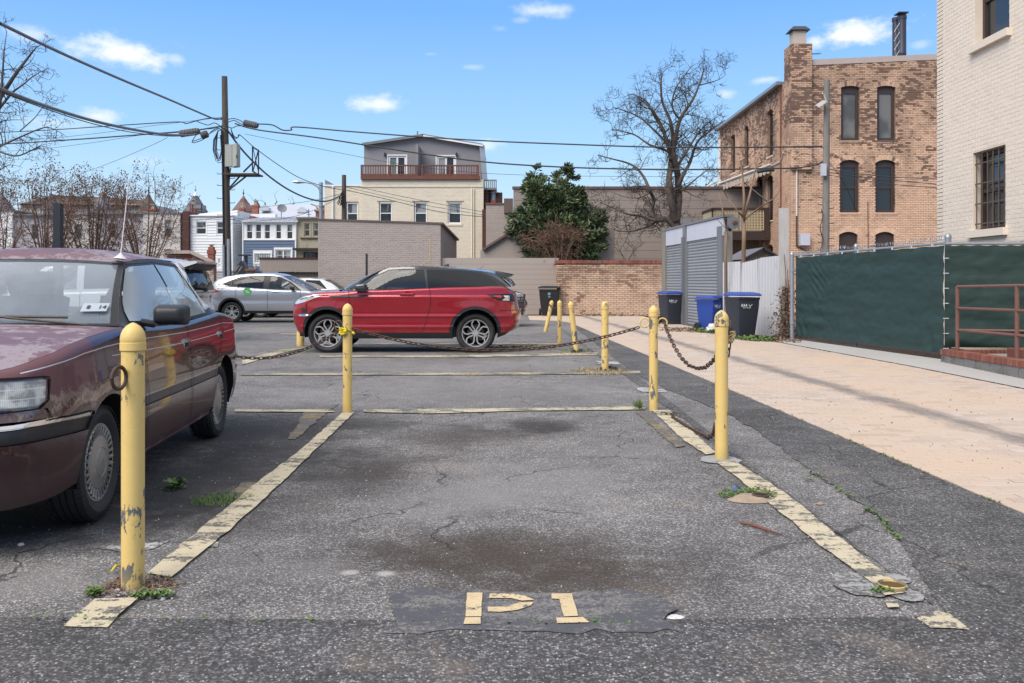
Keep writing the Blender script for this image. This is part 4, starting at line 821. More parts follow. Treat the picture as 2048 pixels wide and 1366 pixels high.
# big pale roof behind
GR = thing('pale_roof_building', 'building with broad pale metal roof rising behind the blue house', 'building', (rx(600), Yr + 8, 0))
m = MB(); A, B, C_, D_ = pt(488, 436, Yr + 6), pt(660, 434, Yr + 6), pt(655, 409, Yr + 11), pt(545, 409, Yr + 11); th = Vector((0, 0, -.12))
m.add([A, B, C_, D_, A + th, B + th, C_ + th, D_ + th], [(0, 1, 2, 3), (7, 6, 5, 4), (0, 4, 5, 1), (0, 3, 7, 4)]); obj('roof', m, M_TIN, GR)
prism_box('wall', A.x + .3, B.x, Yr + 6.3, Yr + 10.5, 0, A.z - .15, M_WHITE, GR)
for (u, v) in ((528, 421), (603, 425)):
 p = pt(u, v, Yr + 7.5); m = MB(); m.prism([(-.35, 0), (.35, 0), (.35, .22), (0, .45), (-.35, .22)], p, (1, 0, 0), (0, 0, 1), (0, .8, 0)); obj('dormer_vent', m, M_TIN, GR)
# cream stucco house with brick party wall and the row further left
LHs = [(286, 367, 427, M_WARMST, 'warm white stucco house back with a black drainpipe, left of the dark brick strip', [(329, 343, 473, 440)]),
  (196, 285, 428, M_LILST, 'grey stucco house back seen through the bare shrubs', [(215, 229, 473, 447)]),
  (110, 195, 430, M_WARMST, 'off white house back behind the bare shrubs and black post', [(150, 164, 478, 448)]),
  (26, 109, 431, M_LILST, 'lilac grey house back behind the shrubs at far left', [(60, 74, 478, 448)]),
  (-70, 25, 422, M_WHITE, 'white house back at the left edge of the photo', [(-20, -6, 470, 444)])]
for i, (a, b, vt, mt, lab, ws) in enumerate(LHs):
 T_ = thing('row_house', lab, 'house', (rx((a + b) / 2), Yr + 3, 0), group='row house backs along the far left'); f_ = Face((rx(a), Yr + .2 * (i % 2), 0), (1, 0, 0))
 hh = [(rx(c) - rx(a), rx(d) - rx(a), rz_(e), rz_(g_)) for c, d, e, g_ in ws] + [(rx(c) - rx(a), rx(d) - rx(a), rz_(520), rz_(498)) for c, d, e, g_ in ws]
 wall('wall', f_, rx(b) - rx(a), rz_(vt), mt, T_, hh, None, .2)
 for h in hh: window(f_, *h, T_, M_GREYP if i < 4 else M_WHITE, M_GLC, fw=.07, rec=.06, gm2=M_GL)
 prism_box('roof', rx(a), rx(b), Yr - .1, Yr + 6, rz_(vt), rz_(vt - 2.5), M_GREYP, T_)
 if i == 0:
  m = MB(); m.tube([(rx(364), Yr - .08, rz_(427)), (rx(364), Yr - .08, 0)], .08, 6); obj('drainpipe', m, M_DKMET, T_); prism_box('party_wall', rx(368), rx(380.5), Yr - .3, Yr + 5, 0, rz_(424), M_DKRED, T_); chimney(T_, rx(346), Yr + 4, rz_(425), rz_(402), .4, M_REDB)
  m = MB(); m.box(rx(362), rx(383), Yr + 2, Yr + 3, rz_(412), rz_(404)); obj('air_conditioner', m, M_GREYP, T_); m = MB(); [m.box(rx(u), rx(u) + .06, Yr + 2, Yr + 2.06, rz_(425), rz_(404)) for u in (364, 382)]; obj('stand', m, M_DKMET, T_)
 if i in (1, 3): chimney(T_, rx(b - 25), Yr + 4, rz_(vt), rz_(vt - 16), .5, M_REDB)
# mansard range behind with turrets
MR = thing('mansard_range', 'long brown shingled mansard roof behind the row houses at left', 'building', (rx(170), Yr + 12, 0))
Ym = Yr + 11; mxx = lambda u: (u - 1024) * Ym / F; mz = lambda v: CAM_H + (566 - v) * Ym / F
m = MB(); m.box(mxx(40), mxx(300), Ym, Ym + 6, 0, mz(408)); obj('wall', m, M_WARMST, MR)
m = MB(); P = [(mxx(38), Ym - .3, mz(408)), (mxx(300), Ym - .3, mz(412)), (mxx(290), Ym + 1.6, mz(398)), (mxx(190), Ym + 1.6, mz(391)), (mxx(80), Ym + 1.6, mz(386)), (mxx(70), Ym + 1.6, mz(394))]; m.add(P, [(0, 1, 2, 3, 4, 5)]); m.add([(x, y, z - .1) for x, y, z in P], [(5, 4, 3, 2, 1, 0)]); obj('roof', m, M_BRSHI, MR)
TUR = [(391, 384, 371, 419, 424, M_SLATE, 'grey slate conical turret with white tip and finial, above the white house', M_WHITE), (487, 391, 462, 510, 424, M_REDSL, 'red and grey slate conical turret beside the chimney', None),
  (297, 386, 276, 322, 426, M_BRSHI, 'brown conical turret above the warm white house', None), (205, 383, 182, 230, 428, M_SLATE, 'slate turret rising behind the shrubs', M_REDSL), (102, 384, 84, 122, 420, M_SLATE, 'small slate turret above the black post', None), (4, 386, -24, 30, 424, M_SLATE, 'slate turret at the left edge of the photo', None)]
for (u, vt, ul, ur, vb, mt, lab, tip) in TUR:
 Yt = Yr + 9; a = pt(u, vt, Yt); r_ = (ur - ul) / 2 * Yt / F; zb = pt(0, vb, Yt).z; T_ = thing('turret', lab, 'turret', (a.x, Yt, 0), group='pointed turrets along the far roofs'); H_ = a.z - zb
 m = MB(); n = 9; seg = 8
 for k in range(n):
  f0, f1 = k / n, (k + 1) / n; m.lathe([(r_ * (1 - f0) ** 1.08 + .02, zb + H_ * f0), (r_ * (1 - f1) ** 1.08 + .045, zb + H_ * f1 - .02), (r_ * (1 - f1) ** 1.08 + .02, zb + H_ * f1)], seg, Matrix.Translation((a.x, Yt, 0)) @ Matrix.Rotation(R(22.5), 4, 'Z'))
 obj('roof', m, mt, T_)
 if mt is M_REDSL:
  m = MB(); m.lathe([(r_ * .78, zb + H_ * .08), (r_ * .42, zb + H_ * .52)], 4, Matrix.Translation((a.x - .05, Yt - r_ * .2, 0)) @ Matrix.Rotation(R(45), 4, 'Z')); obj('slate_field', m, M_SLATE, T_)
 if tip: m = MB(); m.lathe([(r_ * .22, a.z - H_ * .2), (.02, a.z + .05)], 8, Matrix.Translation((a.x, Yt, 0))); obj('tip', m, tip if tip is M_WHITE else M_REDSL, T_)
 m = MB(); m.lathe([(.03, a.z - .1), (.03, a.z + .1), (.09, a.z + .18), (.03, a.z + .26), (.02, a.z + .5), (0, a.z + .5)], 8, Matrix.Translation((a.x, Yt, 0))); obj('finial', m, M_DKMET if mt is not M_SLATE else M_GALV, T_)
 m = MB(); m.lathe([(r_ * .9, 0), (r_ * .9, zb + .02)], 8, Matrix.Translation((a.x, Yt, 0)) @ Matrix.Rotation(R(22.5), 4, 'Z')); obj('drum', m, M_LILST, T_)
# ================================================================== 6. peach garden wall
GW = thing('peach_garden_wall', 'peach painted brick garden wall with a red brick coping, at the end of the lane', 'wall', (3.5, 34.4, 0))
fw_ = Face((1.72, 34.2, 0), (1, 0, 0)); LW = 4.6
wall('wall', fw_, LW, 1.98, M_MORTP, GW, (), None, .3); bricks(fw_, LW, 1.98, M_PEACHW, GW, n_ind=300, d=.012, rough=.004)
fw2 = Face((1.72, 44, 0), (0, -1, 0), (-1, 0, 0)); wall('wall', fw2, 9.8, 1.98, M_MORTP, GW, (), None, .3); bricks(fw2, 9.8, 1.98, M_PEACHW, GW, n_ind=0, d=.012)
cbm = None
for k in range(55):
 x = 1.70 + k * .0845; m = MB()
 if cbm is None: m.box(0, .078, 0, .32, 0, .13); cbm = m.mesh('coping_brick', M_REDB)
 o = newobj('coping_brick', cbm); o.parent = GW; o.location = Vector((x, 34.17 + rnd.uniform(-.006, .006), 1.985 + rnd.uniform(0, .008))) - Vector(GW.location)
m = MB(); m.box(1.69, 2.01, 34.5, 44, 1.985, 2.11); obj('coping', m, M_REDB, GW)
# ================================================================== garage with roll-up shutters
GA = thing('shutter_garage', 'grey steel garage with two roll-up shutter doors and pale fascia panels', 'garage', (5.4, 26.3, 0))
gA, gB = Vector((4.94, 29.3, 0)), Vector((5.455, 23.2, 0)); fgar = Face(gA, gB - gA, (-(gB - gA).y * -1, 0, 0)); fgar.n = Vector((-1, -.085, 0)).normalized(); LG = (gB - gA).length
def gu(u):
 k = (u - 1024) / F; d = gB - gA; return (k * gA.y - gA.x) / (d.x - k * d.y) * LG
HG = 2.96
for (a, b, z, mt) in ((gu(1327), gu(1334), 3.0, M_GREYW), (gu(1366), gu(1376), 2.62, M_GREYP), (gu(1369), gu(1375), 3.15, M_GREYP), (gu(1438), LG + .02, 2.72, M_GREYP)):
 m = MB(); fgar.box(m, a, b, 0, z, -.12, .06 if b > 0 else .05); obj('post', m, mt, GA)
for (a, b) in ((gu(1334) + .01, gu(1366) - .01), (gu(1376) + .01, gu(1438) - .01)):
 z = .03; zt = 2.42 if a < 2 else 2.45; k = 0
 while z < zt:
  m = MB(); P = fgar.P; h = .085; pr = [(0, -.02), (.012, .0), (h * .45, .012), (h - .012, .0), (h, -.02)]
  m.add([P(a, z + p, q) for p, q in pr] + [P(b, z + p, q) for p, q in pr], [(i, i + 5, i + 6, i + 1) for i in range(4)]); obj('shutter_slat', m, M_SLAT, GA, smooth=False); z += h; k += 1
 m = MB(); fgar.box(m, a, b, 0, .03, -.03, .02); obj('bottom_bar', m, M_GALV, GA)
for (a, b, z0, z1) in ((gu(1334), gu(1369), 2.44, HG - .03), (gu(1376), gu(1449), 2.47, HG - .03)):
 m = MB(); fgar.box(m, a + .01, b, z0, z1, -.02, .04); obj('fascia_panel', m, M_LILAC, GA)
m = MB(); fgar.box(m, -.02, gu(1369) + .02, HG - .03, HG + .03, -.2, .07); fgar.box(m, gu(1369) + .05, LG + .25, HG - .02, HG + .04, -.2, .07); obj('roof_edge', m, M_GREYP, GA)
m = MB(); m.add([fgar.P(0, 2.9), fgar.P(LG, 2.9), fgar.P(LG, 2.9, -.22), fgar.P(0, 2.9, -.22)], [(0, 1, 2, 3)]); m.add([fgar.P(LG, 0, -.12), fgar.P(LG, 2.9, -.12), fgar.P(LG, 2.9, -.22), fgar.P(LG, 0, -.22)], [(0, 1, 2, 3)]); m.add([fgar.P(0, 0, -.12), fgar.P(0, 2.9, -.12), fgar.P(0, 2.9, -.6), fgar.P(0, 0, -.6)], [(0, 1, 2, 3)]); obj('shell', m, M_GREYP, GA)
m = MB(); fgar.box(m, 0, LG, 0, 2.9, -.2, -.13); obj('inner_panel', m, M_DKMET, GA)
RD = thing('shutter_drum', 'round grey end plate of the shutter drum at the garage corner', 'shutter drum', (5.65, 22.9, 2.5))
c = pt(1466, 446, 23.0); m = MB(); m.lathe([(0, 0), (.165, 0), (.165, .06), (0, .06)], 9, Matrix.Translation(c) @ Matrix.Rotation(R(90), 4, 'X')); m.box(c.x - .15, c.x, c.y - .03, c.y, c.z - .10, c.z + .17); obj('plate', m, M_GREYP, RD); m = MB(); m.lathe([(0, 0), (.035, 0), (.035, .05), (0, .05)], 10, Matrix.Translation(c + Vector((0, -.06, 0))) @ Matrix.Rotation(R(90), 4, 'X')); m.box(c.x - .01, c.x + .09, c.y - .09, c.y - .07, c.z - .01, c.z + .05); obj('hub', m, simple('rusty_hub', (.13, .07, .05), .7), RD)
# pale timber post beside the garage
m = MB(); p = pt(1456, 0, 22.9); m.box(p.x - .09, p.x + .09, 22.8, 22.95, 0, pt(0, 463, 22.9).z); solid('timber_post', m, M_GREYW, 'pale grey timber post at the right end of the shutter garage', 'post')
M_PALEW = simple('flaking_white_timber', (.44, .43, .42), .85, var=.15, vs_=3, fine=.25, fs_=25, bump=.4, stretch=(1, 1, .15), dirt=(.25, .25, .22), dlo=.58, dhi=.8)
m = MB(); p = pt(1567, 0, 20.4); m.box(p.x - .10, p.x + .09, 20.3, 20.42, 0, pt(0, 417, 20.4).z); solid('timber_post', m, M_PALEW, 'tall flaking white timber post with dead ivy at its foot', 'post')
# corrugated fence
CF = thing('corrugated_fence', 'leaning white corrugated metal fence between the garage and the green gate', 'fence', (5.8, 21.8, 0))
M_CORR = simple('white_corrugated_sheet', (.50, .50, .52), .55, var=.08, vs_=2, fine=.05, bump=.05, dirt=(.28, .20, .15), dscale=3, dlo=.66, dhi=.78, metal=.1, stretch=(1, 1, .3))
A, B = pt(1448, 0, 23.0), pt(1562, 0, 20.6); A.z = B.z = 0
tops = [(0, 525), (.32, 523), (.36, 526), (.62, 519), (.66, 516), (1, 511)]
shs = [(0, .34, 0), (.335, .64, -.02), (.635, 1, .03)]
for (a, b, lean) in shs:
 m = MB(); n = 64; d = (B - A).normalized(); nn = Vector((-d.y, d.x, 0)); nn = nn if nn.x < 0 else -nn
 for i in range(n + 1):
  f = a + (b - a) * i / n; ph = f * 21; off = .045 * math.sin(ph * 2 * math.pi) ; p = A.lerp(B, f)
  vt = next(v0 + (v1 - v0) * (f - f0) / (f1 - f0) for (f0, v0), (f1, v1) in zip(tops, tops[1:]) if f0 <= f <= f1 + 1e-6); zt = CAM_H + (566 - vt) * p.y / F
  m.v += [tuple(p + nn * (off + .0)), tuple(p + nn * (off + lean + .01) + d * lean * 3 + Vector((0, 0, zt)))]
 m.f = [(2 * i, 2 * i + 2, 2 * i + 3, 2 * i + 1) for i in range(n)]; m.mi = [0] * n
 obj('corrugated_sheet', m, M_CORR, CF, smooth=True)
m = MB(); m.beam(A + Vector((.08, 0, 1.6)), B + Vector((.08, 0, 1.65)), .05, .09); obj('rail', m, M_GREYW, CF)
# shed gable behind
SH = thing('garden_shed', 'small beige shed gable with dark roof behind the corrugated fence', 'shed', (6.8, 27, 0))
Ys = 27.0; kx = lambda u: (u - 1024) * Ys / F; kz = lambda v: CAM_H + (566 - v) * Ys / F
M_SHED = simple('beige_shed_board', (.42, .36, .29), .7, var=.1, piece=.05)
for k in range(6):
 z = kz(521) + k * (kz(499) - kz(521)) / 6; z2 = z + (kz(499) - kz(521)) / 6 - .01; f = 1 - (k + .5) / 6; w2 = (kx(1562) - kx(1490)) / 2 * f; m = MB(); xc = kx(1527); m.box(xc - w2, xc + w2, Ys, Ys + .03, z, z2); obj('board', m, M_SHED, SH)
m = MB(); m.box(kx(1490), kx(1562), Ys, Ys + 2, 0, kz(521)); obj('wall', m, M_SHED, SH)
for (u0, v0, u1, v1) in ((1482, 522, 1528, 497), (1526, 497, 1566, 519)):
 m = MB(); a, b = pt(u0, v0, Ys - .15), pt(u1, v1, Ys - .15); m.beam(a, b, .1, .06); obj('barge_board', m, M_DKMET, SH); m = MB(); d_ = Vector((0, 2.6, 0)); t_ = Vector((0, 0, .05)); m.add([a + t_, b + t_, b + d_ + t_, a + d_ + t_, a, b, b + d_, a + d_], [(0, 1, 2, 3), (7, 6, 5, 4), (0, 4, 5, 1)]); obj('roof', m, M_SLATE, SH)
# utility pole in front of the peach building
PR = thing('utility_pole', 'weathered timber utility pole with a small floodlight before the peach building', 'utility pole', ((1649 - 1024) * 28 / F, 28, 0), group='timber utility poles')
Yq = 28.0; m = MB(); a = pt(1650, 0, Yq); a.z = 0; b = pt(1654, 160, Yq); m.tube([a, a.lerp(b, .5), b], [.125, .11, .09], 12); obj('pole', m, M_GREYW, PR, smooth=True, angle=50)
m = MB(); p = pt(1652, 207, Yq); m.tube([p + Vector((0, -.1, 0)), p + Vector((-.12, -.15, .25)), p + Vector((-.18, -.2, .28))], .02, 6); obj('lamp_arm', m, M_CONDW, PR)
m = MB(); p = pt(1642, 206, Yq - .2); m.prism([(-.2, -.1), (.02, .06), (.12, .05), (.1, -.02), (-.1, -.16)], p + Vector((0, -.12, 0)), (1, 0, 0), (0, 0, 1), (0, .25, 0)); obj('floodlight', m, M_CONDW, PR)
m = MB(); p = pt(1645, 341, Yq - .15); m.box(p.x - .06, p.x + .09, p.y - .1, p.y + .02, p.z - .17, p.z + .2); obj('junction_box', m, M_LILAC, PR)
m = MB(); pts_ = [pt(1643 + 3 * math.sin(k * 1.3), 420 + k * 10, Yq - .13) for k in range(11)]; m.tube(pts_, .016, 5); obj('cable', m, M_BROWN, PR)
for k in range(9):
 for sg in (-1, 1):
  m = MB(); p = pt(1651, 380 + k * 15 + (7 if sg > 0 else 0), Yq - .05); m.tube([p + Vector((sg * .1, 0, 0)), p + Vector((sg * .24, -.02, 0)), p + Vector((sg * .24, -.02, .05))], .01, 4); obj('step_bolt', m, M_DKMET, PR)
# ================================================================== green screened fence and gate
GF = thing('green_screened_fence', 'chain link fence and gate covered in dark green privacy screen, with padlock', 'fence', (6.6, 17, 0))
m_, t = material('green_mesh_screen'); p = wpos(t)
hz_ = t.m('SINE', t.m('MULTIPLY', t.n('ShaderNodeSeparateXYZ', {0: p}).outputs[2], 420)); bn = t.noise(t.scale(p, .6, .6, 9), 3.5, 6, .7)
c = t.mix(bn, (.011, .029, .027), (.023, .052, .047)); c = t.mix(t.m('MULTIPLY', t.ramp(t.noise(p, 2, 5, .7), .55, .8), .5), c, (.035, .085, .07))
finish(t, c, .62, bump=t.m('ADD', t.m('MULTIPLY', hz_, .4), t.noise(t.scale(p, 1, 1, 3), 8, 4)), bstr=.4, bdist=.006, spec=.5); M_SCREEN = m_
fa_, fb_ = pt(1590, 0, 19.6), pt(1890, 0, 14.42); fa_.z = fb_.z = 0
def ztop_f(f): return 1.835 + .05 * f
def screen(a, b, f0, f1, name='screen', nx=120, nz=46, folds=(), zt=ztop_f, z0=.12, zs=None):
 m = MB(); d = b - a; nn = Vector((-d.y, d.x, 0)).normalized(); nn = nn if nn.y < 0 or nn.x < -.2 else -nn
 for i in range(nx + 1):
  f = f0 + (f1 - f0) * i / nx
  for j in range(nz + 1):
   g_ = j / nz; z = z0 + (zt(f) - .03 - z0) * g_; q = a + d * f
   off = .022 * mnoise.noise(Vector((q.x * 1.5, q.y * 1.5, z * 4))) + .012 * mnoise.noise(Vector((q.x * 5, q.y * 5, z * 14))) + .004 * math.sin(g_ * 40 + 3 * f)
   for (ff_, fz, w_, amp, ang, freq) in folds:
    dx = (f - ff_) * d.length; dz = z - fz; e = math.exp(-(dx * dx + dz * dz) / w_ ** 2); off += amp * e * math.sin((dx * math.cos(ang) + dz * math.sin(ang)) * freq)
   sag = -.012 * math.sin(f * 28) ** 2 * g_
   m.v.append(tuple(q + nn * (off + .02) + Vector((0, 0, z + sag))))
 m.f = [(i * (nz + 1) + j, (i + 1) * (nz + 1) + j, (i + 1) * (nz + 1) + j + 1, i * (nz + 1) + j + 1) for i in range(nx) for j in range(nz)]; m.mi = [0] * len(m.f)
 return obj(name, m, M_SCREEN, GF, smooth=True)
FOLD = [(.20, 1.35, .30, .020, .9, 42), (.21, .35, .25, .022, 1.6, 20), (.20, .9, .12, .03, 0, 12), (.07, .2, .25, .018, .6, 26), (.37, 1.66, .10, .03, 0, 10), (.37, .32, .12, .03, 0, 14), (.95, .25, .3, .015, .3, 22)]
screen(fa_, fb_, .02, .206, folds=FOLD, nx=60); screen(fa_, fb_, .205, 1.0, folds=FOLD, nx=200)
fc_ = Vector((9.2, 14.3, 0)); zr = lambda f: 1.885
screen(fb_ + Vector((.0, 0, 0)), fc_, -.004, .62, folds=[(.3, .3, .5, .05, 1.5, 9), (.5, .5, .4, .04, 1.2, 12), (.1, .25, .3, .05, 1.3, 14), (.3, .7, .5, .03, 1.45, 7), (.5, 1.6, .4, .02, 1.8, 12)], zt=zr, z0=.22)
# frame tubes, posts, collars
def tube_part(name, pts, r, mt, parent, seg=10): m = MB(); m.tube(pts, r, seg); return obj(name, m, mt, parent, smooth=True, angle=50)
tube_part('top_rail', [fa_ + Vector((0, 0, 1.84)), fb_ + Vector((0, 0, 1.89))], .024, M_GALV, GF); tube_part('top_rail', [fb_ + Vector((0, 0, 1.88)), fc_ + Vector((0, 0, 1.88))], .024, M_GALV, GF)
for (u, v0, r_, yy) in ((1584, 506, .045, 19.75), (1712, 490, .04, 17.35), (1896, 470, .05, 14.62)):
 q = pt(u, 0, yy); q.z = 0; zt = pt(0, v0, yy).z; m = MB(); m.lathe([(r_, 0), (r_, zt - .05), (r_ * 1.1, zt - .05), (r_ * 1.1, zt - .01), (r_ * .6, zt + .02), (0, zt + .03)], 14, Matrix.Translation(q)); obj('post', m, M_GALV, GF, smooth=True, angle=40)
q = pt(2043, 0, 14.3); q.z = 0; m = MB(); m.lathe([(.04, 0), (.04, 1.92), (0, 1.95)], 12, Matrix.Translation(q + Vector((.1, .12, 0)))); obj('post', m, M_GALV, GF, smooth=True, angle=40)
for z in (1.5, .35): m = MB(); q = pt(1584, 0, 19.75); q.z = z; m.lathe([(.055, 0), (.055, .06)], 12, Matrix.Translation(q)); m.box(q.x, q.x + .12, q.y - .06, q.y - .03, z, z + .05); obj('hinge', m, M_GALV, GF)
tube_part('gate_stile', [fa_ + Vector((.03, -.03, .1)), fa_ + Vector((.03, -.03, 1.84))], .02, M_DKMET, GF)
# twisted wire ends above the rail and ragged chain link below
m = MB(); L_ = (fb_ - fa_).length; n = 90
for i in range(n):
 f = (i + .5) / n; q = fa_.lerp(fb_, f) + Vector((0, 0, ztop_f(f) + .01)); d = (fb_ - fa_).normalized(); h = .06 + .09 * max(0, mnoise.noise(Vector((f * 9, 0, 0)))) + .05 * f
 m.tube([q - d * .02, q + Vector((0, 0, h)), q + d * .028 + Vector((rnd.uniform(-.02, .02), 0, h * .5))], .004, 3, cap=False)
for i in range(40):
 q = fb_.lerp(fc_, i / 60) + Vector((0, 0, 1.895)); m.tube([q, q + Vector((.01, 0, .045)), q + Vector((.04, 0, .01))], .0028, 3, cap=False)
obj('wire_twists', m, M_GALV, GF, kind='stuff')
m = MB()
for i in range(150):
 f = (i + .5) / 150; q = fa_.lerp(fb_, f); d = (fb_ - fa_).normalized(); m.tube([q + Vector((0, 0, .16)), q + d * .018 + Vector((0, 0, .05)), q + d * .03 + Vector((0, 0, .10))], .003, 3, cap=False)
 m.tube([q + Vector((0, 0, .14)) , q - d * .018 + Vector((0, 0, .06))], .003, 3, cap=False)
obj('chain_link_edge', m, M_DKMET, GF, kind='stuff')
for k in range(7): m = MB(); q = fb_ + Vector((-.02, -.06, .2 + k * .24)); m.box(q.x - .04, q.x + .05, q.y - .004, q.y, q.z, q.z + .012); obj('cable_tie', m, M_LILAC, GF)
for k in range(9):
 f = .06 + k * .11; m = MB(); q = fa_.lerp(fb_, f) + Vector((-.03, -.03, ztop_f(f) - .02)); m.box(q.x - .012, q.x + .012, q.y - .012, q.y + .006, q.z - .02, q.z + .025); obj('cable_tie', m, M_LILAC, GF)
q = pt(1640, 596, 18.55); m = MB(); m.box(q.x - .035, q.x + .03, q.y - .09, q.y - .055, q.z - .05, q.z + .02); obj('padlock', m, simple('brass_padlock', (.30, .25, .16), .4, metal=.7), GF)
m = MB(); m.tube([q + Vector((-.02, -.07, .02)), q + Vector((-.01, -.07, .06)), q + Vector((.06, -.07, .07)), q + Vector((.12, -.06, .075))], .012, 6); m.tube([q + Vector((.05, -.08, .07)), q + Vector((.13, -.08, .085))], .02, 6); obj('latch', m, M_GALV, GF)
# ================================================================== brick ledge with red brown pipe railing
LD = thing('brick_ledge', 'low ledge of grey blocks topped with a row of red bricks at the right edge', 'ledge', (6.8, 12.5, 0))
la, lb = Vector((6.70, 14.06, 0)), Vector((6.44, 9.4, 0)); fl_ = Face(la, lb - la); fl_.n = Vector((-1, .056, 0)).normalized(); LLd = (lb - la).length
M_BLK = simple('mossy_grey_block', (.17, .16, .15), .9, var=.2, vs_=4, fine=.3, fs_=40, bump=.6, dirt=(.06, .065, .045), dscale=3, dlo=.5, dhi=.7)
m = MB(); k = 0; x = 0; hl = lambda x: .13 + .012 * x
while x < LLd: m = MB(); fl_.box(m, x, min(x + .39, LLd) - .008, -.02, hl(x), -.2, 0); obj('block', m, M_BLK, LD); x += .4
x = .0; k = 0
m1 = MB(); m1.box(0, .062, 0, .2, 0, .085); rbm = m1.mesh('brick', M_REDB)
while x < LLd:
 q = fl_.P(x, hl(x) + .004, .012 + rnd.uniform(-.003, .004)); o = newobj('brick', rbm); o.parent = LD; o.rotation_euler = (0, rnd.uniform(-.02, .02), math.atan2(fl_.u.y, fl_.u.x)); o.location = q - Vector(LD.location) + Vector((0, 0, rnd.uniform(-.003, .003))); x += .073
m = MB(); fl_.box(m, 0, LLd, hl(0), hl(0) + .05, -.2, -.005); obj('mortar', m, M_MORTR, LD)
fl2 = Face(la, (1, .02, 0)); x = 0
while x < 1.6: m = MB(); q = fl2.P(x, 0); m.box(q.x + .21, q.x + .27, q.y - .0, q.y + .1, 0, .2); obj('brick', m, M_REDB, LD); x += .073
m = MB(); m.box(6.72, 8.5, 8.5, 14.0, 0, .15); obj('ramp_bed', m, M_CONCD, LD)
m = MB(); m.prism([(7.15, 0), (8.4, 0), (8.4, .22), (7.15, .17)], (0, 12.6, .14), (1, 0, 0), (0, 0, 1), (0, .4, 0)); obj('step', m, M_REDB, LD)
RL = thing('pipe_railing', 'red brown painted pipe railing standing on the brick ledge', 'railing', (6.75, 12.5, .2))
M_RAIL = simple('red_brown_pipe_paint', (.155, .072, .056), .5, var=.2, vs_=4, fine=.15, dirt=(.13, .08, .07), dlo=.55, dhi=.75)
r1, r2 = Vector((6.74, 13.62, 0)), Vector((6.80, 12.12, 0)); r3 = r2 + (r2 - r1) * 1.3
pq = lambda p, z: Vector((p.x, p.y, z))
for p, zt in ((r1, 1.195), (r2, 1.215), (r3, 1.235)): tube_part('rail_post', [pq(p, .2), pq(p, zt)], .028, M_RAIL, RL, 12)
for z0_, z1_, z2_ in ((1.195, 1.215, 1.235), (.87, .88, .89), (.54, .545, .55)): tube_part('rail', [pq(r1, z0_), pq(r2, z1_), pq(r3, z2_)], .022, M_RAIL, RL, 10)
tube_part('rail', [pq(r1, .54), Vector((8.2, 12.7, .56))], .018, M_RAIL, RL); 
# ================================================================== bins
M_NAVY = simple('navy_bin_plastic', (.028, .032, .045), .5, var=.1, fine=.08, pos='o', dirt=(.05, .05, .055), dlo=.6)
M_BLUEL = simple('blue_bin_plastic', (.022, .058, .27), .4, var=.12, fine=.05, pos='o')
M_BLKP = simple('black_bin_plastic', (.018, .018, .02), .45, var=.15, pos='o')
M_RUB = simple('black_rubber', (.018, .018, .018), .8, var=.2, pos='o', bump=.2)
M_PRINT = simple('white_print', (.62, .62, .64), .6, var=.05, pos='o', bump=0)
def text_mesh(txt, size, mat_, parent, M, name='lettering', ext=.001):
 cu = bpy.data.curves.new(name, 'FONT'); cu.body = txt; cu.size = size; cu.extrude = ext; cu.align_x = 'CENTER'; cu.resolution_u = 2
 to = bpy.data.objects.new('tmp_text', cu); SC.collection.objects.link(to); bpy.context.view_layer.update()
 me = bpy.data.meshes.new_from_object(to.evaluated_get(bpy.context.evaluated_depsgraph_get())); bpy.data.objects.remove(to); bpy.data.curves.remove(cu)
 me.materials.clear(); me.materials.append(mat_); me.transform(M); o = newobj(name, me); o.parent = parent; o['kind'] = 'part'; del o['kind']
 if parent.parent is None and not parent.get('_local'): o.location = -Vector(parent.location)
 return o
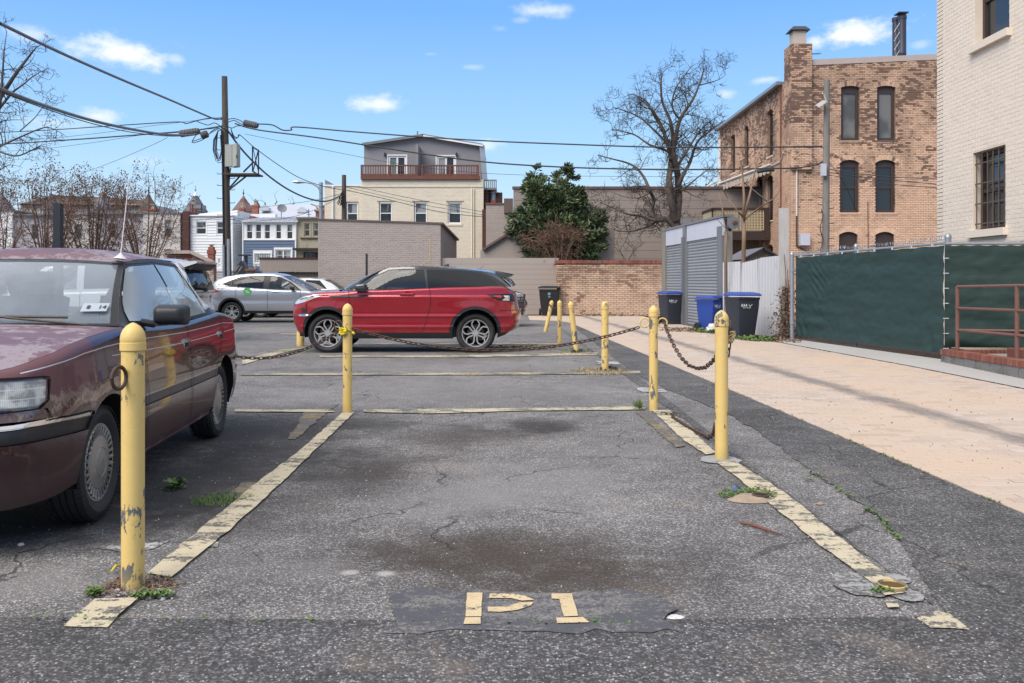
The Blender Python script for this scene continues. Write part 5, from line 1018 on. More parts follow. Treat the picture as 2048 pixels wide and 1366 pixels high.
def bin_(name_label, cat, x, y, rz, body, lid, lidname='lid', h=1.0, w_=.60, d_=.68, group='wheeled bins by the garages', prnt=True, open_=False, s=1.0):
 T = local(thing('wheelie_bin', name_label, cat, (x, y, .014), rz, group)); T.scale = (s, s, s)
 m = MB(); n = 5; prof = [(0.03, .74), (.10, .76), (.72, .94), (.88, .96), (.90, 1.0), (.94, 1.0)]
 rings = []
 def ring(z, k, c=.05):
  a, b = w_ / 2 * k, d_ / 2 * k; b0 = d_ / 2 * (k if True else 1)
  yo = (1 - k) * .10
  pts = []
  for (sx, sy) in ((1, -1), (1, 1), (-1, 1), (-1, -1)):
   cx, cy = sx * (a - c), sy * (b0 - c); a0 = {(1, -1): -90, (1, 1): 0, (-1, 1): 90, (-1, -1): 180}[(sx, sy)]
   for j in range(4): an = R(a0 + 30 * j); pts.append((cx + c * math.cos(an), cy + c * math.sin(an) + yo, z))
  return pts
 for z, k in prof: rings.append(ring(z * h, k))
 for r_ in rings: m.v += r_
 N_ = 16
 for i in range(len(rings) - 1):
  for j in range(N_): m.f.append((i * N_ + j, i * N_ + (j + 1) % N_, (i + 1) * N_ + (j + 1) % N_, (i + 1) * N_ + j))
 m.f.append(tuple(range(N_ - 1, -1, -1))); m.mi = [0] * len(m.f); obj('body', m, body, T, smooth=True, angle=35)
 if open_:
  m = MB(); m.v = ring(.94 * h, 1.0) + ring(.5 * h, .88); m.f = [(N_ + j, N_ + (j + 1) % N_, (j + 1) % N_, j) for j in range(N_)] + [tuple(range(N_, 2 * N_))]; m.mi = [0] * len(m.f); obj('inside', m, body, T)
  m = MB(); m.box(-w_ / 2 - .01, w_ / 2 + .01, d_ / 2 + .01, d_ / 2 + .05, .15 * h, .9 * h); obj('lid', m, lid, T)
 else:
  m = MB(); r0, r1_, r2_, r3_ = ring(.975 * h, 1.08, .07), ring(1.0 * h, 1.09, .07), ring(1.035 * h, 1.0, .07), ring(1.065 * h, .7, .07); m.v = r0 + r1_ + r2_ + r3_
  for i in range(3):
   for j in range(N_): m.f.append((i * N_ + j, i * N_ + (j + 1) % N_, (i + 1) * N_ + (j + 1) % N_, (i + 1) * N_ + j))
  m.f.append(tuple(range(3 * N_, 4 * N_))); m.f.append(tuple(range(N_ - 1, -1, -1))); m.mi = [0] * len(m.f); obj('lid', m, lid, T, smooth=True, angle=35)
 for sx in (-1, 1):
  m = MB(); M = Matrix.Translation((sx * (w_ / 2 - .02), d_ / 2 - .06, .125)) @ Matrix.Rotation(R(90), 4, 'Y'); m.lathe([(0, -.03), (.06, -.03), (.062, -.035), (.12, -.035), (.125, -.02), (.125, .02), (.12, .035), (.062, .035), (.06, .03), (0, .03)], 20, M); obj('wheel', m, M_RUB, T, smooth=True, angle=35)
 m = MB(); m.tube([(-w_ / 2 + .05, d_ / 2 + .06, .92 * h), (w_ / 2 - .05, d_ / 2 + .06, .92 * h)], .016, 6); [m.tube([(x_, d_ / 2 - .02, .9 * h), (x_, d_ / 2 + .06, .92 * h)], .016, 6) for x_ in (-w_ / 2 + .08, 0, w_ / 2 - .08)]; obj('handle', m, body, T)
 if prnt:
  # front print on the -Y face: small figures row and a recycling ring
  Mf = Matrix.Translation((-.02, -d_ / 2 * .925 - .004, .76 * h)) @ Matrix.Rotation(R(90 - 5), 4, 'X')
  m = MB()
  for i in range(3): x_ = -.15 + i * .055; m.lathe([(0, 0), (.012, 0), (.012, .002), (0, .002)], 8, Mf @ Matrix.Translation((x_, .035, 0))); 
  for i in range(3):
   x_ = -.15 + i * .055; P = [Mf @ Vector(q_) for q_ in ((x_ - .02, -.012, 0), (x_ + .02, -.012, 0), (x_ + .012, .02, 0), (x_ - .012, .02, 0), (x_ - .02, -.012, .002), (x_ + .02, -.012, .002), (x_ + .012, .02, .002), (x_ - .012, .02, .002))]; m.add(P, [(4, 5, 6, 7), (0, 1, 5, 4), (1, 2, 6, 5), (2, 3, 7, 6), (3, 0, 4, 7)])
  m.v += [Mf @ Vector(q_) for q_ in ((-.18, -.026, .001), (-.02, -.026, .001), (-.02, -.018, .001), (-.18, -.018, .001))]; m.f.append((len(m.v) - 4, len(m.v) - 3, len(m.v) - 2, len(m.v) - 1)); m.mi.append(0); obj('logo', m, M_PRINT, T, kind='stuff')
  m = MB()
  for k in range(3):
   a0 = R(90 + 120 * k); pts = []
   for q_ in range(5): an = a0 + R(18 * q_); pts.append((an, .046)); 
   vs_ = [Mf @ Vector((.06 + r2 * math.cos(an), .02 + r2 * math.sin(an), .001)) for an, _ in pts for r2 in (.030, .048)]
   fs2 = [(2 * i, 2 * i + 1, 2 * i + 3, 2 * i + 2) for i in range(4)]; m.add(vs_, fs2); an = a0 + R(98); tip = Mf @ Vector((.06 + .039 * math.cos(an), .02 + .039 * math.sin(an), .001)); an2 = a0 + R(72)
   m.add([Mf @ Vector((.06 + r2 * math.cos(an2), .02 + r2 * math.sin(an2), .0012)) for r2 in (.022, .056)] + [tip], [(0, 1, 2)])
  obj('recycling_mark', m, M_PRINT, T, kind='stuff')
  text_mesh('RECYCLING', .038, M_PRINT, T, Mf @ Matrix.Translation((-.03, -.07, 0)))
 return T
p = gp(1491, 678); bin_('large navy bin with blue lid in front of the corrugated fence', 'bin', p[0] + .02, p[1] + .38, R(14), M_NAVY, M_BLUEL, s=.97)
p = gp(1342, 650); bin_('navy bin with blue lid at the left garage post', 'bin', p[0] + .04, p[1] + .35, R(16), M_NAVY, M_BLUEL, s=.93)
p = gp(1429, 664); bin_('bright blue bin between the two navy bins', 'bin', p[0] - .04, p[1] + .28, R(38), M_BLUEL, M_BLUEL, s=.86, w_=.58)
p = gp(1098, 632); bin_('black bin at the left end of the peach garden wall', 'bin', p[0] + .02, p[1] + .0, R(-4), M_BLKP, M_BLKP, prnt=False, w_=.74, d_=.8, s=1.06)
BT = [o for o in bpy.data.objects if o.get('label') == 'black bin at the left end of the peach garden wall'][0]
m = MB(); m.lathe([(0, 0), (.055, 0), (.055, .003), (0, .003)], 16, Matrix.Translation((0, -.384, .78)) @ Matrix.Rotation(R(85), 4, 'X')); obj('emblem', m, simple('teal_print', (.12, .22, .24), .6, pos='o'), BT)
text_mesh('city', .06, M_PRINT, BT, Matrix.Translation((0, -.377, .66)) @ Matrix.Rotation(R(85), 4, 'X'))
# ================================================================== bollards
def bollard_mat(name, chips):
 m_, t = material(name); p = opos(t); z = t.n('ShaderNodeSeparateXYZ', {0: p}).outputs[2]
 c = t.mix(t.noise(p, 3, 4), (.72, .50, .17), (.66, .46, .165)); n = t.noise(t.n('ShaderNodeVectorMath', {0: t.scale(p, 1, 1, .45), 1: t.n('ShaderNodeCombineXYZ', {0: t.m('MULTIPLY', t.n('ShaderNodeObjectInfo').outputs['Random'], 50)})}, operation='ADD').outputs[0], 9, 7, .7)
 c = t.mix(t.m('MULTIPLY', t.ramp(t.noise(p, 18, 5, .7), .5, .75), .25), c, (.45, .30, .09))
 f = t.ramp(n, .74 - chips * .2, .76 - chips * .2)
 rs = t.m('MULTIPLY', t.ramp(t.noise(p, 26, 3, .6), .71, .74), .8)
 c = t.mix(rs, c, (.10, .045, .02)); c = t.mix(f, c, (.13, .13, .125))
 c = t.mix(t.ramp(z, .12, 0, 0, .5), c, (.40, .29, .10))
 finish(t, c, .48, bump=t.m('SUBTRACT', t.noise(p, 20, 4), f), bstr=.35, bdist=.004, spec=.4); return m_
M_YEL = bollard_mat('yellow_paint', .84); M_YELC = bollard_mat('chipped_yellow_paint', .95); M_CHAIN = simple('rusty_chain_steel', (.095, .060, .046), .7, metal=.4, var=.3, fine=.3, bump=.3)
def bollard(lab, u, v, ht, r_, chips=False, lean=None, rings=()):
 x, y = gp(u, v); T = local(thing('bollard', lab, 'bollard', (x, y, 0), 0, 'yellow steel bollards along the stalls')); mt = M_YELC if chips else M_YEL
 m = MB(); m.lathe([(r_ * 1.0, -.05), (r_, ht * .3), (r_, ht - r_ * 2.4)], 26); obj('tube', m, mt, T, smooth=True, angle=60)
 zc = ht - r_ * 2.4; m = MB(); m.lathe([(r_ * 1.0, zc - .006), (r_ * 1.12, zc), (r_ * 1.12, zc + .03), (r_ * 1.06, zc + .032), (r_ * 1.10, zc + .038), (r_ * 1.09, zc + .036 + r_ * .35), (r_ * 1.02, zc + .036 + r_ * .7), (r_ * .86, zc + .036 + r_ * 1.05), (r_ * .6, zc + .036 + r_ * 1.36), (r_ * .3, zc + .036 + r_ * 1.56), (r_ * .1, zc + .036 + r_ * 1.66), (0, zc + .036 + r_ * 1.68)], 26); obj('cap', m, mt, T, smooth=True, angle=38)
 for (ang, z, col_) in rings:
  m = MB(); c = Vector((math.cos(ang) * (r_ + .045), math.sin(ang) * (r_ + .045), z)); ax = Vector((math.cos(ang), math.sin(ang), 0)); up = Vector((0, 0, 1))
  m.tube([c + ax * .045 * math.cos(a) + up * .045 * math.sin(a) for a in [i * math.pi / 8 for i in range(17)]], .008, 6, cap=False); obj('ring', m, col_, T, smooth=True)
 if lean: T.rotation_euler = lean
 return T
B1 = bollard('nearest yellow bollard, beside the maroon car front wheel', 266, 1176, 1.085, .0455, rings=((R(258), .87, M_CHAIN),))
B2 = bollard('yellow bollard at the right stall line with short broken chain', 1443, 919, 1.055, .0455, rings=((R(60), .88, M_YEL),))
B3 = bollard('yellow bollard holding a ring and chain on each side', 1307, 821, 1.025, .0430, rings=((R(180), .86, M_YEL), (R(0), .86, M_YEL)))
B4 = bollard('yellow bollard tied with yellow rope in front of the red car', 695, 826, 1.05, .0445, rings=((R(170), .84, M_CHAIN),))
B5 = bollard('badly chipped yellow bollard standing in dry grass', 1210, 742, 1.0, .05, chips=True)
B6 = bollard('chipped yellow bollard leaning left on a black foot', 1153, 706, .93, .048, chips=True, lean=(R(4), R(-7), 0))
B7 = bollard('thin chipped yellow bollard beside the black bin', 1119, 690, .90, .045, chips=True)
B8 = bollard('farthest yellow bollard leaning strongly right', 1091, 663, .82, .05, lean=(0, R(12), 0))
B9 = bollard('short yellow bollard seen under the front of the red car', 601, 692, .5, .075)
for (o_, w_) in ((B5, .16), (B6, .11)):
 m = MB()
 for k in range(26): a = rnd.uniform(0, 6.28); r_ = rnd.uniform(.02, w_); h = rnd.uniform(.02, .07); q = Vector((math.cos(a) * r_, math.sin(a) * r_, 0)) + Vector((o_.location.x, o_.location.y, 0)); m.obox(q, (rnd.uniform(.03, .06), rnd.uniform(-.02, .02), 0), (rnd.uniform(-.02, .02), .05, 0), (0, 0, h))
 tag(obj('broken_concrete', m, simple('dark_rubble', (.05, .05, .048), .9, var=.3) if 'dark_rubble' not in MATS else MATS['dark_rubble'], kind='stuff'), 'dark rubble heaped round a bollard foot', 'rubble')
# concrete collars
for (u, v, ru, rv) in ((1441, 921, 40, 9), (1725, 1172, 60, 24), (1812, 1192, 32, 14), (1790, 1160, 30, 10)):
 X, Y = gp(u, v); a = px(ru, Y); b = (gp(u, v - rv)[1] - gp(u, v + rv)[1]) / 2
 struct('concrete_patch', polymesh(ccw([(X + a * math.cos(t_) * (1 + .18 * mnoise.noise(Vector((math.cos(t_) * 2 + u, math.sin(t_) * 2, 0)))), Y + b * math.sin(t_) * (1 + .22 * mnoise.noise(Vector((math.cos(t_) * 3, math.sin(t_) * 3 + u, 1))))) for t_ in [i * math.pi / 14 for i in range(28)]]), .0075), M_CDUST)
# ---- chains
_link = MB(); _link.tube([Vector((math.cos(a) * .010 + (.0135 if math.cos(a) > 0 else -.0135), math.sin(a) * .0105, 0)) for a in [i * math.pi / 6 for i in range(13)]], .0042, 6, cap=False)
LINK = _link.mesh('chain_link', M_CHAIN, smooth=True); LINK.transform(Matrix.Scale(1.35, 4))
def chain(lab, pts, nind=120):
 T = thing('chain', lab, 'chain', pts[0]); P = [Vector(p) for p in pts]; out = []; step = .050; acc = 0
 for a, b in zip(P, P[1:]):
  L = (b - a).length; s_ = acc
  while s_ < L: out.append((a.lerp(b, s_ / L), (b - a).normalized())); s_ += step
  acc = s_ - L
 for i, (q, d) in enumerate(out):
  o = newobj('chain_link', LINK); o.parent = T; o.location = q - P[0]; rot = d.to_track_quat('X', 'Z').to_matrix().to_4x4() @ Matrix.Rotation(R(90) * (i % 2) + R(35), 4, 'X'); o.rotation_euler = rot.to_euler()
 return T
def catenary(a, b, sag, n=24): a, b = Vector(a), Vector(b); return [a.lerp(b, i / n) + Vector((0, 0, -sag * 4 * (i / n) * (1 - i / n))) for i in range(n + 1)]
b3 = Vector(B3.location); b4 = Vector(B4.location); b2 = Vector(B2.location)
chain('long rusty chain sagging between the rope tied bollard and the ringed bollard', catenary(b4 + Vector((.05, -.02, .81)), b3 + Vector((-.13, 0, .82)), .215, 40))
chain('rusty chain running left from the rope tied bollard behind the maroon car', catenary(b4 + Vector((-.05, -.02, .81)), (-3.45, 9.2, .80), .30, 40))
def path(pix, Y0, Y1): n = len(pix); return [pt(u, v, Y0 + (Y1 - Y0) * i / (n - 1)) for i, (u, v) in enumerate(pix)]
chain('rusty chain hanging in a deep loop between the two right hand bollards', path([(1328, 643), (1337, 668), (1348, 692), (1362, 715), (1378, 731), (1395, 737), (1410, 735), (1424, 724), (1436, 708), (1450, 690), (1459, 672)], 8.85, 6.55))
gz = lambda u, v, z=.018: Vector((*gp(u, v), z))
chain('loose rusty chain lying on the ground by the right stall line', [gz(1328, 831), gz(1348, 833), gz(1345, 838), gz(1372, 856), gz(1398, 870), gz(1416, 880), pt(1427, 868, 7.0), pt(1431, 848, 6.7), pt(1440, 835, 6.5)])
chain('short rusty chain hanging down beside the right stall bollard', path([(1458, 650), (1459, 672), (1457, 700), (1455, 718)], 6.5, 6.45))
chain('thin chain between the two farthest bollards', catenary(Vector(B7.location) + Vector((0, 0, .8)), Vector(B8.location) + Vector((.1, 0, .7)), .08, 14)[:])
# hook at the end of the loose chain and yellow rope knot
M_ROPE = simple('yellow_rope', (.70, .55, .03), .8, var=.25, fine=.4, fs_=80, bump=.6); M_ROPEP = simple('tan_rope', (.50, .38, .20), .85, var=.3, fine=.3, bump=.5)
def knot(lab, c, s, mt, n=9, seed=1):
 r2 = random.Random(seed); m = MB(); c = Vector(c); pts = []
 for k in range(60): a = k * .9; pts.append(c + Vector((math.cos(a) * s * r2.uniform(.6, 1.1), math.sin(a * 1.3) * s * .7, math.sin(a * .7) * s * .7 * r2.uniform(.6, 1.2))))
 m.tube(pts, s * .17, 5)
 o = solid('rope_knot', m, mt, lab, 'rope', base=c); return o
knot('yellow rope knot tied round the bollard before the red car', b4 + Vector((-.03, -.045, .79)), .042, M_ROPE)
m = MB(); m.tube([b4 + Vector((math.cos(a) * .052, math.sin(a) * .052, .80 - .025 * math.sin(a / 2 + .5))) for a in [R(-180 + 20 * i) for i in range(19)]], .009, 5); m.tube([b4 + Vector((.05, -.03, .78)), b4 + Vector((.075, -.05, .765))], .011, 5); solid('rope_wrap', m, M_ROPE, 'yellow rope wrapped round the bollard before the red car', 'rope', base=b4)
knot('frayed tan rope bundle behind the right stall bollard', b2 + Vector((.07, .10, .86)), .05, M_ROPEP, seed=4)
m = MB(); b1 = Vector(B1.location)
# ================================================================== utility poles and wires at left
PL = thing('utility_pole', 'tall dark timber utility pole with a grey cabinet and a small platform', 'utility pole', pt(452, 0, 34) * Vector((1, 1, 0)) if False else ((451 - 1024) * 34 / F, 34, 0), group='timber utility poles')
Yu = 34.0; M_POLE = simple('dark_creosote_timber', (.085, .062, .048), .85, var=.35, vs_=1.5, fine=.35, fs_=25, bump=.4, stretch=(1, 1, .15), dirt=(.13, .12, .09), dlo=.5, dhi=.7)
P_ = lambda u, v, dy=0: pt(u, v, Yu + dy)
a = P_(456, 0); a.z = 0; b = P_(449, 153); m = MB(); m.tube([a, a.lerp(b, .5), b], [.17, .135, .105], 14); obj('pole', m, M_POLE, PL, smooth=True, angle=50)
tube_part('conduit', [P_(448, 560, -.2), P_(447, 490, -.2)], .05, M_GALV, PL); tube_part('conduit', [P_(457, 565, -.2), P_(457, 478, -.2)], .06, M_GALV, PL)
tube_part('cable_riser', [P_(447, 490, -.16), P_(446, 400, -.16), P_(445, 330, -.15), P_(443, 260, -.14)], .028, M_DKMET, PL); tube_part('cable_riser', [P_(457, 478, -.16), P_(455, 410, -.16), P_(459, 350, -.15), P_(461, 336, -.14)], .03, M_DKMET, PL)
m = MB(); q0, q1 = P_(450, 334, -.18), P_(464, 289, -.18); m.box(q0.x, q1.x, q0.y - .02, q0.y + .28, q0.z + .02, q1.z)
m2 = MB(); A, B = P_(464.5, 333, -.2), P_(479, 339, -.9); m2.add([(q1.x + .001, q0.y, q0.z), (q1.x + .28, q0.y - .35, q0.z), (q1.x + .28, q0.y - .35, q1.z), (q1.x + .001, q0.y, q1.z), (q1.x + .001, q0.y + .28, q0.z), (q1.x + .28, q0.y + .1, q0.z), (q1.x + .28, q0.y + .1, q1.z), (q1.x + .001, q0.y + .28, q1.z)],
 [(0, 1, 2, 3), (5, 4, 7, 6), (0, 3, 7, 4), (1, 5, 6, 2), (3, 2, 6, 7), (0, 4, 5, 1)])
M_CAB = simple('grey_green_cabinet', (.36, .37, .33), .5, var=.06, bump=.05); cbo = obj('cabinet', m, M_CAB, PL); obj('cabinet_door', m2, M_CAB, cbo)
m = MB(); q = P_(473, 313, -.75); m.box(q.x - .01, q.x + .03, q.y - .01, q.y + .03, q.z - .06, q.z + .06); obj('cabinet_latch', m, M_DKMET, cbo)
# platform
m = MB(); p0, p1 = P_(450, 347.5, -.3), P_(517, 350, -.3); m.box(p0.x, p1.x, Yu - .5, Yu + .35, p1.z, p1.z + .05); obj('platform', m, M_POLE, PL)
for a, b in (((457, 378), (480, 352)), ((459, 379), (493, 352)), ((487, 344), (505, 326))): m = MB(); m.beam(P_(*a, -.2), P_(*b, -.2), .06, .05); obj('strut', m, M_DKMET, PL)
for a, b in (((505, 343), (505, 293)), ((517, 352), (517, 301)), ((505, 294), (517, 301)), ((505, 342), (517, 350)), ((506, 296), (517, 345)), ((516, 303), (506, 342))): m = MB(); m.beam(P_(*a, -.2), P_(*b, -.45), .045 if a[0] != 506 and a[0] != 516 else .02, .045 if a[0] != 506 else .02); obj('guard_rail', m, M_DKMET, PL)
for k, v in enumerate((276, 300, 325, 348, 371, 397, 430)):
 m = MB(); s_ = -1; q = P_(452, v); m.tube([q + Vector((s_ * .1, -.02, 0)), q + Vector((s_ * .32, -.02, 0)), q + Vector((s_ * .33, -.02, .05))], .012, 4); obj('step_bolt', m, M_DKMET, PL)
 if k > 2: m = MB(); q = P_(455, v + 9); m.tube([q + Vector((.1, -.02, 0)), q + Vector((.27, -.02, 0)), q + Vector((.28, -.02, .05))], .012, 4); obj('step_bolt', m, M_DKMET, PL)
# cable coils hanging at the left of the pole
M_WIRE = simple('black_cable', (.03, .03, .033), .6, var=.2, bump=0)
for k, (ul, vb) in enumerate(((428, 318), (431, 322), (433, 316), (426, 322))):
 pts_ = [P_(444, 258, -.25), P_(436, 262, -.3), P_(ul + 1, 280, -.3), P_(ul, 300, -.3), P_(ul + 6, vb, -.3), P_(440, vb - 2, -.28), P_(443, 300, -.25), P_(441, 270, -.2)]; m = MB(); m.tube(pts_, .022 if k < 2 else .014, 5); obj('cable_coil', m, M_WIRE, PL)
# splice closures on the strands
def closure(lab, u0, v0, u1, v1, Y, r_, mt, squash=1.0):
 a, b = pt(u0, v0, Y), pt(u1, v1, Y); d = b - a; L = d.length; M = Matrix.Translation(a) @ d.to_track_quat('Z', 'Y').to_matrix().to_4x4(); m = MB(); pr = [(r_ * .3, 0), (r_ * .85, L * .06)]
 for k in range(6): z = L * (.1 + .13 * k); pr += [(r_, z), (r_, z + L * .08), (r_ * .9, z + L * .09)]
 pr += [(r_ * .85, L * .94), (r_ * .3, L), (0, L)]; m.lathe(pr, 12, M); return solid('splice_case', m, mt, lab, 'splice case', base=(a + b) / 2 - Vector((0, 0, r_)), smooth=True, angle=35)
M_CLO = simple('weathered_grey_plastic', (.085, .078, .076), .7, var=.2)
closure('long dark splice case on the cables left of the pole', 358, 268, 400, 262, 31.5, .13, M_CLO); closure('round splice case just left of the pole', 402, 272, 416, 267, 32.5, .14, M_CLO); closure('ribbed grey splice case on the cables right of the pole', 486, 245, 517, 252, 33.0, .12, M_CLO)
def wire(lab, pix, Ys_, r_, mt=None, cat='cable', n=None, name='utility_cable'):
 k = len(pix); cum = [0]
 for a, b in zip(pix, pix[1:]): cum.append(cum[-1] + math.hypot(b[0] - a[0], b[1] - a[1]))
 if not isinstance(Ys_, (list, tuple)): Ys_ = (Ys_, Ys_)
 P = []
 for i, (u, v) in enumerate(pix):
  f = cum[i] / cum[-1]; Y = 1 / ((1 - f) / Ys_[0] + f / Ys_[1]) if len(Ys_) == 2 else Ys_[i]; P.append(pt(u, v, Y))
 if pix[0][0] == -60: P.insert(0, P[0] + (P[0] - P[1]).normalized() * 12); k += 1
 Q = []
 for i in range(k - 1):
  p0, p1, p2, p3 = P[max(i - 1, 0)], P[i], P[i + 1], P[min(i + 2, k - 1)]
  for j in range(6): s_ = j / 6; Q.append(.5 * ((2 * p1) + (p2 - p0) * s_ + (2 * p0 - 5 * p1 + 4 * p2 - p3) * s_ ** 2 + (3 * p1 - p0 - 3 * p2 + p3) * s_ ** 3))
 Q.append(P[-1]); m = MB(); m.tube(Q, r_, 5); return solid(name, m, mt or M_WIRE, lab, cat, base=Q[len(Q) // 2], group='overhead cables', smooth=True)
M_WIREG = simple('grey_cable', (.13, .13, .135), .5, metal=.4, var=.15, bump=0)
wire('upper thick cable from the top left corner down to the pole', [(-60, 18), (0, 47), (120, 105), (240, 158), (340, 200), (400, 226), (430, 238), (445, 236)], (14, 33.8), .032, M_WIREG)
wire('lower thick cable sagging from the left edge to the long splice case', [(-60, 152), (0, 178), (90, 212), (180, 240), (260, 258), (330, 269), (380, 270), (400, 266)], (14, 32), .036, M_WIREG)
wire('thin twin line under the lower thick cable', [(-60, 158), (0, 183), (90, 217), (180, 246), (260, 264), (330, 272), (370, 272)], (14, 31.5), .012)
wire('thin cable rising from the left edge to the wavy slack left of the pole', [(-60, 268), (100, 260), (220, 252), (350, 244), (372, 247), (395, 241), (425, 236), (447, 240)], (50, 34), .022)
wire('middle cable from the left edge into the splice case', [(-60, 292), (60, 285), (180, 277), (300, 268), (380, 262), (446, 252)], (50, 34), .03)
wire('faint upper wire left of the pole', [(-60, 282), (60, 280), (200, 266), (300, 252), (350, 246), (400, 240), (446, 234)], (50, 34), .009)
wire('faint lower wire left of the pole', [(-60, 304), (60, 300), (180, 286), (300, 268), (446, 256)], (50, 34), .009)
wire('thin service wire rising diagonally to the lower splice case', [(140, 355), (220, 326), (300, 292), (335, 275)], (48, 34), .009)
wire('thin service wire crossing the row houses at left', [(110, 432), (260, 452), (480, 430)], (58, 50), .009)
wire('upper long cable running right across the cream house roof', [(517, 248), (545, 250), (565, 260), (583, 260), (592, 254), (700, 263), (860, 275), (1000, 283), (1150, 289), (1300, 294), (1440, 295), (1560, 294), (1645, 293)], (33, 28), .024)
wire('lower long cable running right past the evergreen tree', [(470, 247), (517, 260), (640, 276), (800, 301), (960, 323), (1100, 333), (1250, 338), (1400, 339), (1540, 337), (1590, 336), (1630, 330), (1648, 322)], (34, 28), .026)
wire('faint wire running right below the two long cables', [(490, 268), (640, 298), (800, 328), (960, 346), (1150, 352), (1380, 353), (1440, 352)], (34, 40), .008)
wire('thick cable dropping from the pole to the timber pole behind the taupe garage', [(446, 256), (456, 262), (478, 292), (505, 322), (540, 354), (580, 381), (620, 398), (655, 402), (686, 388)], (33.7, 42), .038, M_WIREG)
wire('second cable dropping from the pole to the street lamp', [(462, 258), (468, 272), (476, 275), (480, 270), (510, 296), (560, 332), (600, 356), (645, 372), (686, 380)], (33.8, 42), .016)
wire('thin wire from the cream house corner to the left houses', [(686, 386), (620, 402), (500, 418), (430, 436), (360, 444)], (42, 58), .011)
wire('second thin wire over the blue house roof', [(686, 392), (600, 430), (500, 444), (380, 454), (300, 456)], (42, 58), .011)
wire('upper service wire along the cream house front', [(690, 372), (720, 375), (800, 392), (900, 412), (968, 424)], (42, 49.6), .012)
wire('middle service wire along the cream house front', [(692, 374), (760, 390), (860, 412), (968, 430)], (42, 49.6), .011)
wire('lower service wire along the cream house front', [(692, 380), (780, 400), (880, 424), (968, 434)], (42, 49.6), .016)
wire('short black cable sleeve by the awning', [(1515, 344), (1530, 341), (1548, 340)], (29, 29), .055)
for k, (v0, v1, v2) in enumerate(((338, 352, 358), (345, 358, 369), (350, 366, 376))): wire(('upper', 'middle', 'lower')[k] + ' service wire drooping from the right pole to the cream building', [(1656, v0), (1760, v1), (1880, v2)], (28, 22), .010)
wire('thin wire running down from the right pole past the lower window', [(1656, 320), (1690, 370), (1714, 425)], (28, 30), .008)
wire('loop of cable between the right pole and the conduit', [(1589, 296), (1600, 292), (1620, 296), (1636, 292), (1646, 296)], (37.5, 28), .018)
wire('slack cable from the conduit to the right pole', [(1588, 318), (1606, 308), (1625, 312), (1640, 334), (1648, 322)], (37.5, 28), .012)
for k, (lab, px_) in enumerate((('short slack cable left of the pole, upper', [(392, 242), (415, 250), (430, 246), (446, 257)]), ('short slack cable left of the pole, lower', [(384, 283), (404, 276), (428, 262), (446, 254)]), ('looped jumper cable under the long splice case', [(398, 262), (384, 285), (408, 278), (424, 262), (446, 250)]),
 ('upper jumper cable from the pole to the ribbed case', [(452, 240), (466, 237), (478, 240), (488, 246)]), ('middle jumper cable from the pole to the ribbed case', [(452, 246), (468, 241), (480, 247), (490, 250)]), ('lower jumper cable from the pole to the ribbed case', [(452, 252), (464, 256), (474, 252), (488, 252)]), ('dangling jumper cable right of the pole', [(462, 256), (465, 270), (472, 277), (479, 270)]))): wire(lab, px_, (33.4, 33.6), .016)
# second timber pole (rising behind the taupe garage) and street lamp
P2 = thing('utility_pole', 'timber utility pole with tangled cables rising behind the taupe garage', 'utility pole', ((688 - 1024) * 42 / F, 42, 0), group='timber utility poles')
q = pt(688, 350, 42); m = MB(); m.tube([(q.x, 42, 0), (q.x, 42, q.z)], [.15, .1], 12); obj('pole', m, M_POLE, P2, smooth=True, angle=50)
r2 = random.Random(3)
for k in range(14):
 m = MB(); u = 683 + r2.uniform(-6, 4); pts_ = [pt(686, 384 + r2.uniform(-4, 4), 41.8)] + [pt(u + r2.uniform(-5, 5), 386 + 6 * j + r2.uniform(-2, 2), 41.8) for j in range(1, 5)]; m.tube(pts_, .02, 4); obj('cable_tangle', m, M_WIRE, P2)
SL = thing('street_lamp', 'grey street lamp with arm reaching left beside the cream house', 'street lamp', ((642 - 1024) * 44 / F, 44, 0))
q = pt(642, 365, 44); tube_part('pole', [(q.x, 44, 0), (q.x, 44, q.z)], .09, M_GALV, SL)
tube_part('arm', [pt(642, 386, 43.9), pt(636, 374, 43.9), pt(624, 367, 43.9), pt(608, 364, 43.9)], .04, M_GALV, SL)
m = MB(); a, b = pt(586, 363.5, 43.9), pt(610, 364.5, 43.9); m.tube([a, a.lerp(b, .4), b], [.05, .09, .04], 8); obj('lamp_head', m, M_GALV, SL)
m = MB(); m.tube([pt(640, 440, 44), pt(640, 425, 44), pt(632, 412, 44), pt(622, 408, 44)], .04, 6); obj('conduit', m, M_OCHST, SL)
# street sign posts (black square tube)
m = MB(); q0, q1 = pt(106, 407, 8.6), pt(120, 407, 8.6); m.box(q0.x, q1.x, 8.6, 8.67, 0, q0.z); solid('square_post', m, M_DKMET, 'thick black square post standing behind the maroon car roof', 'post')
m = MB(); q0, q1 = pt(731.2, 507, 27), pt(735, 507, 27); m.box(q0.x, q1.x, 27, 27.06, 0, q0.z); solid('square_post', m, M_DKMET, 'thin black post in front of the taupe garage wall', 'post')
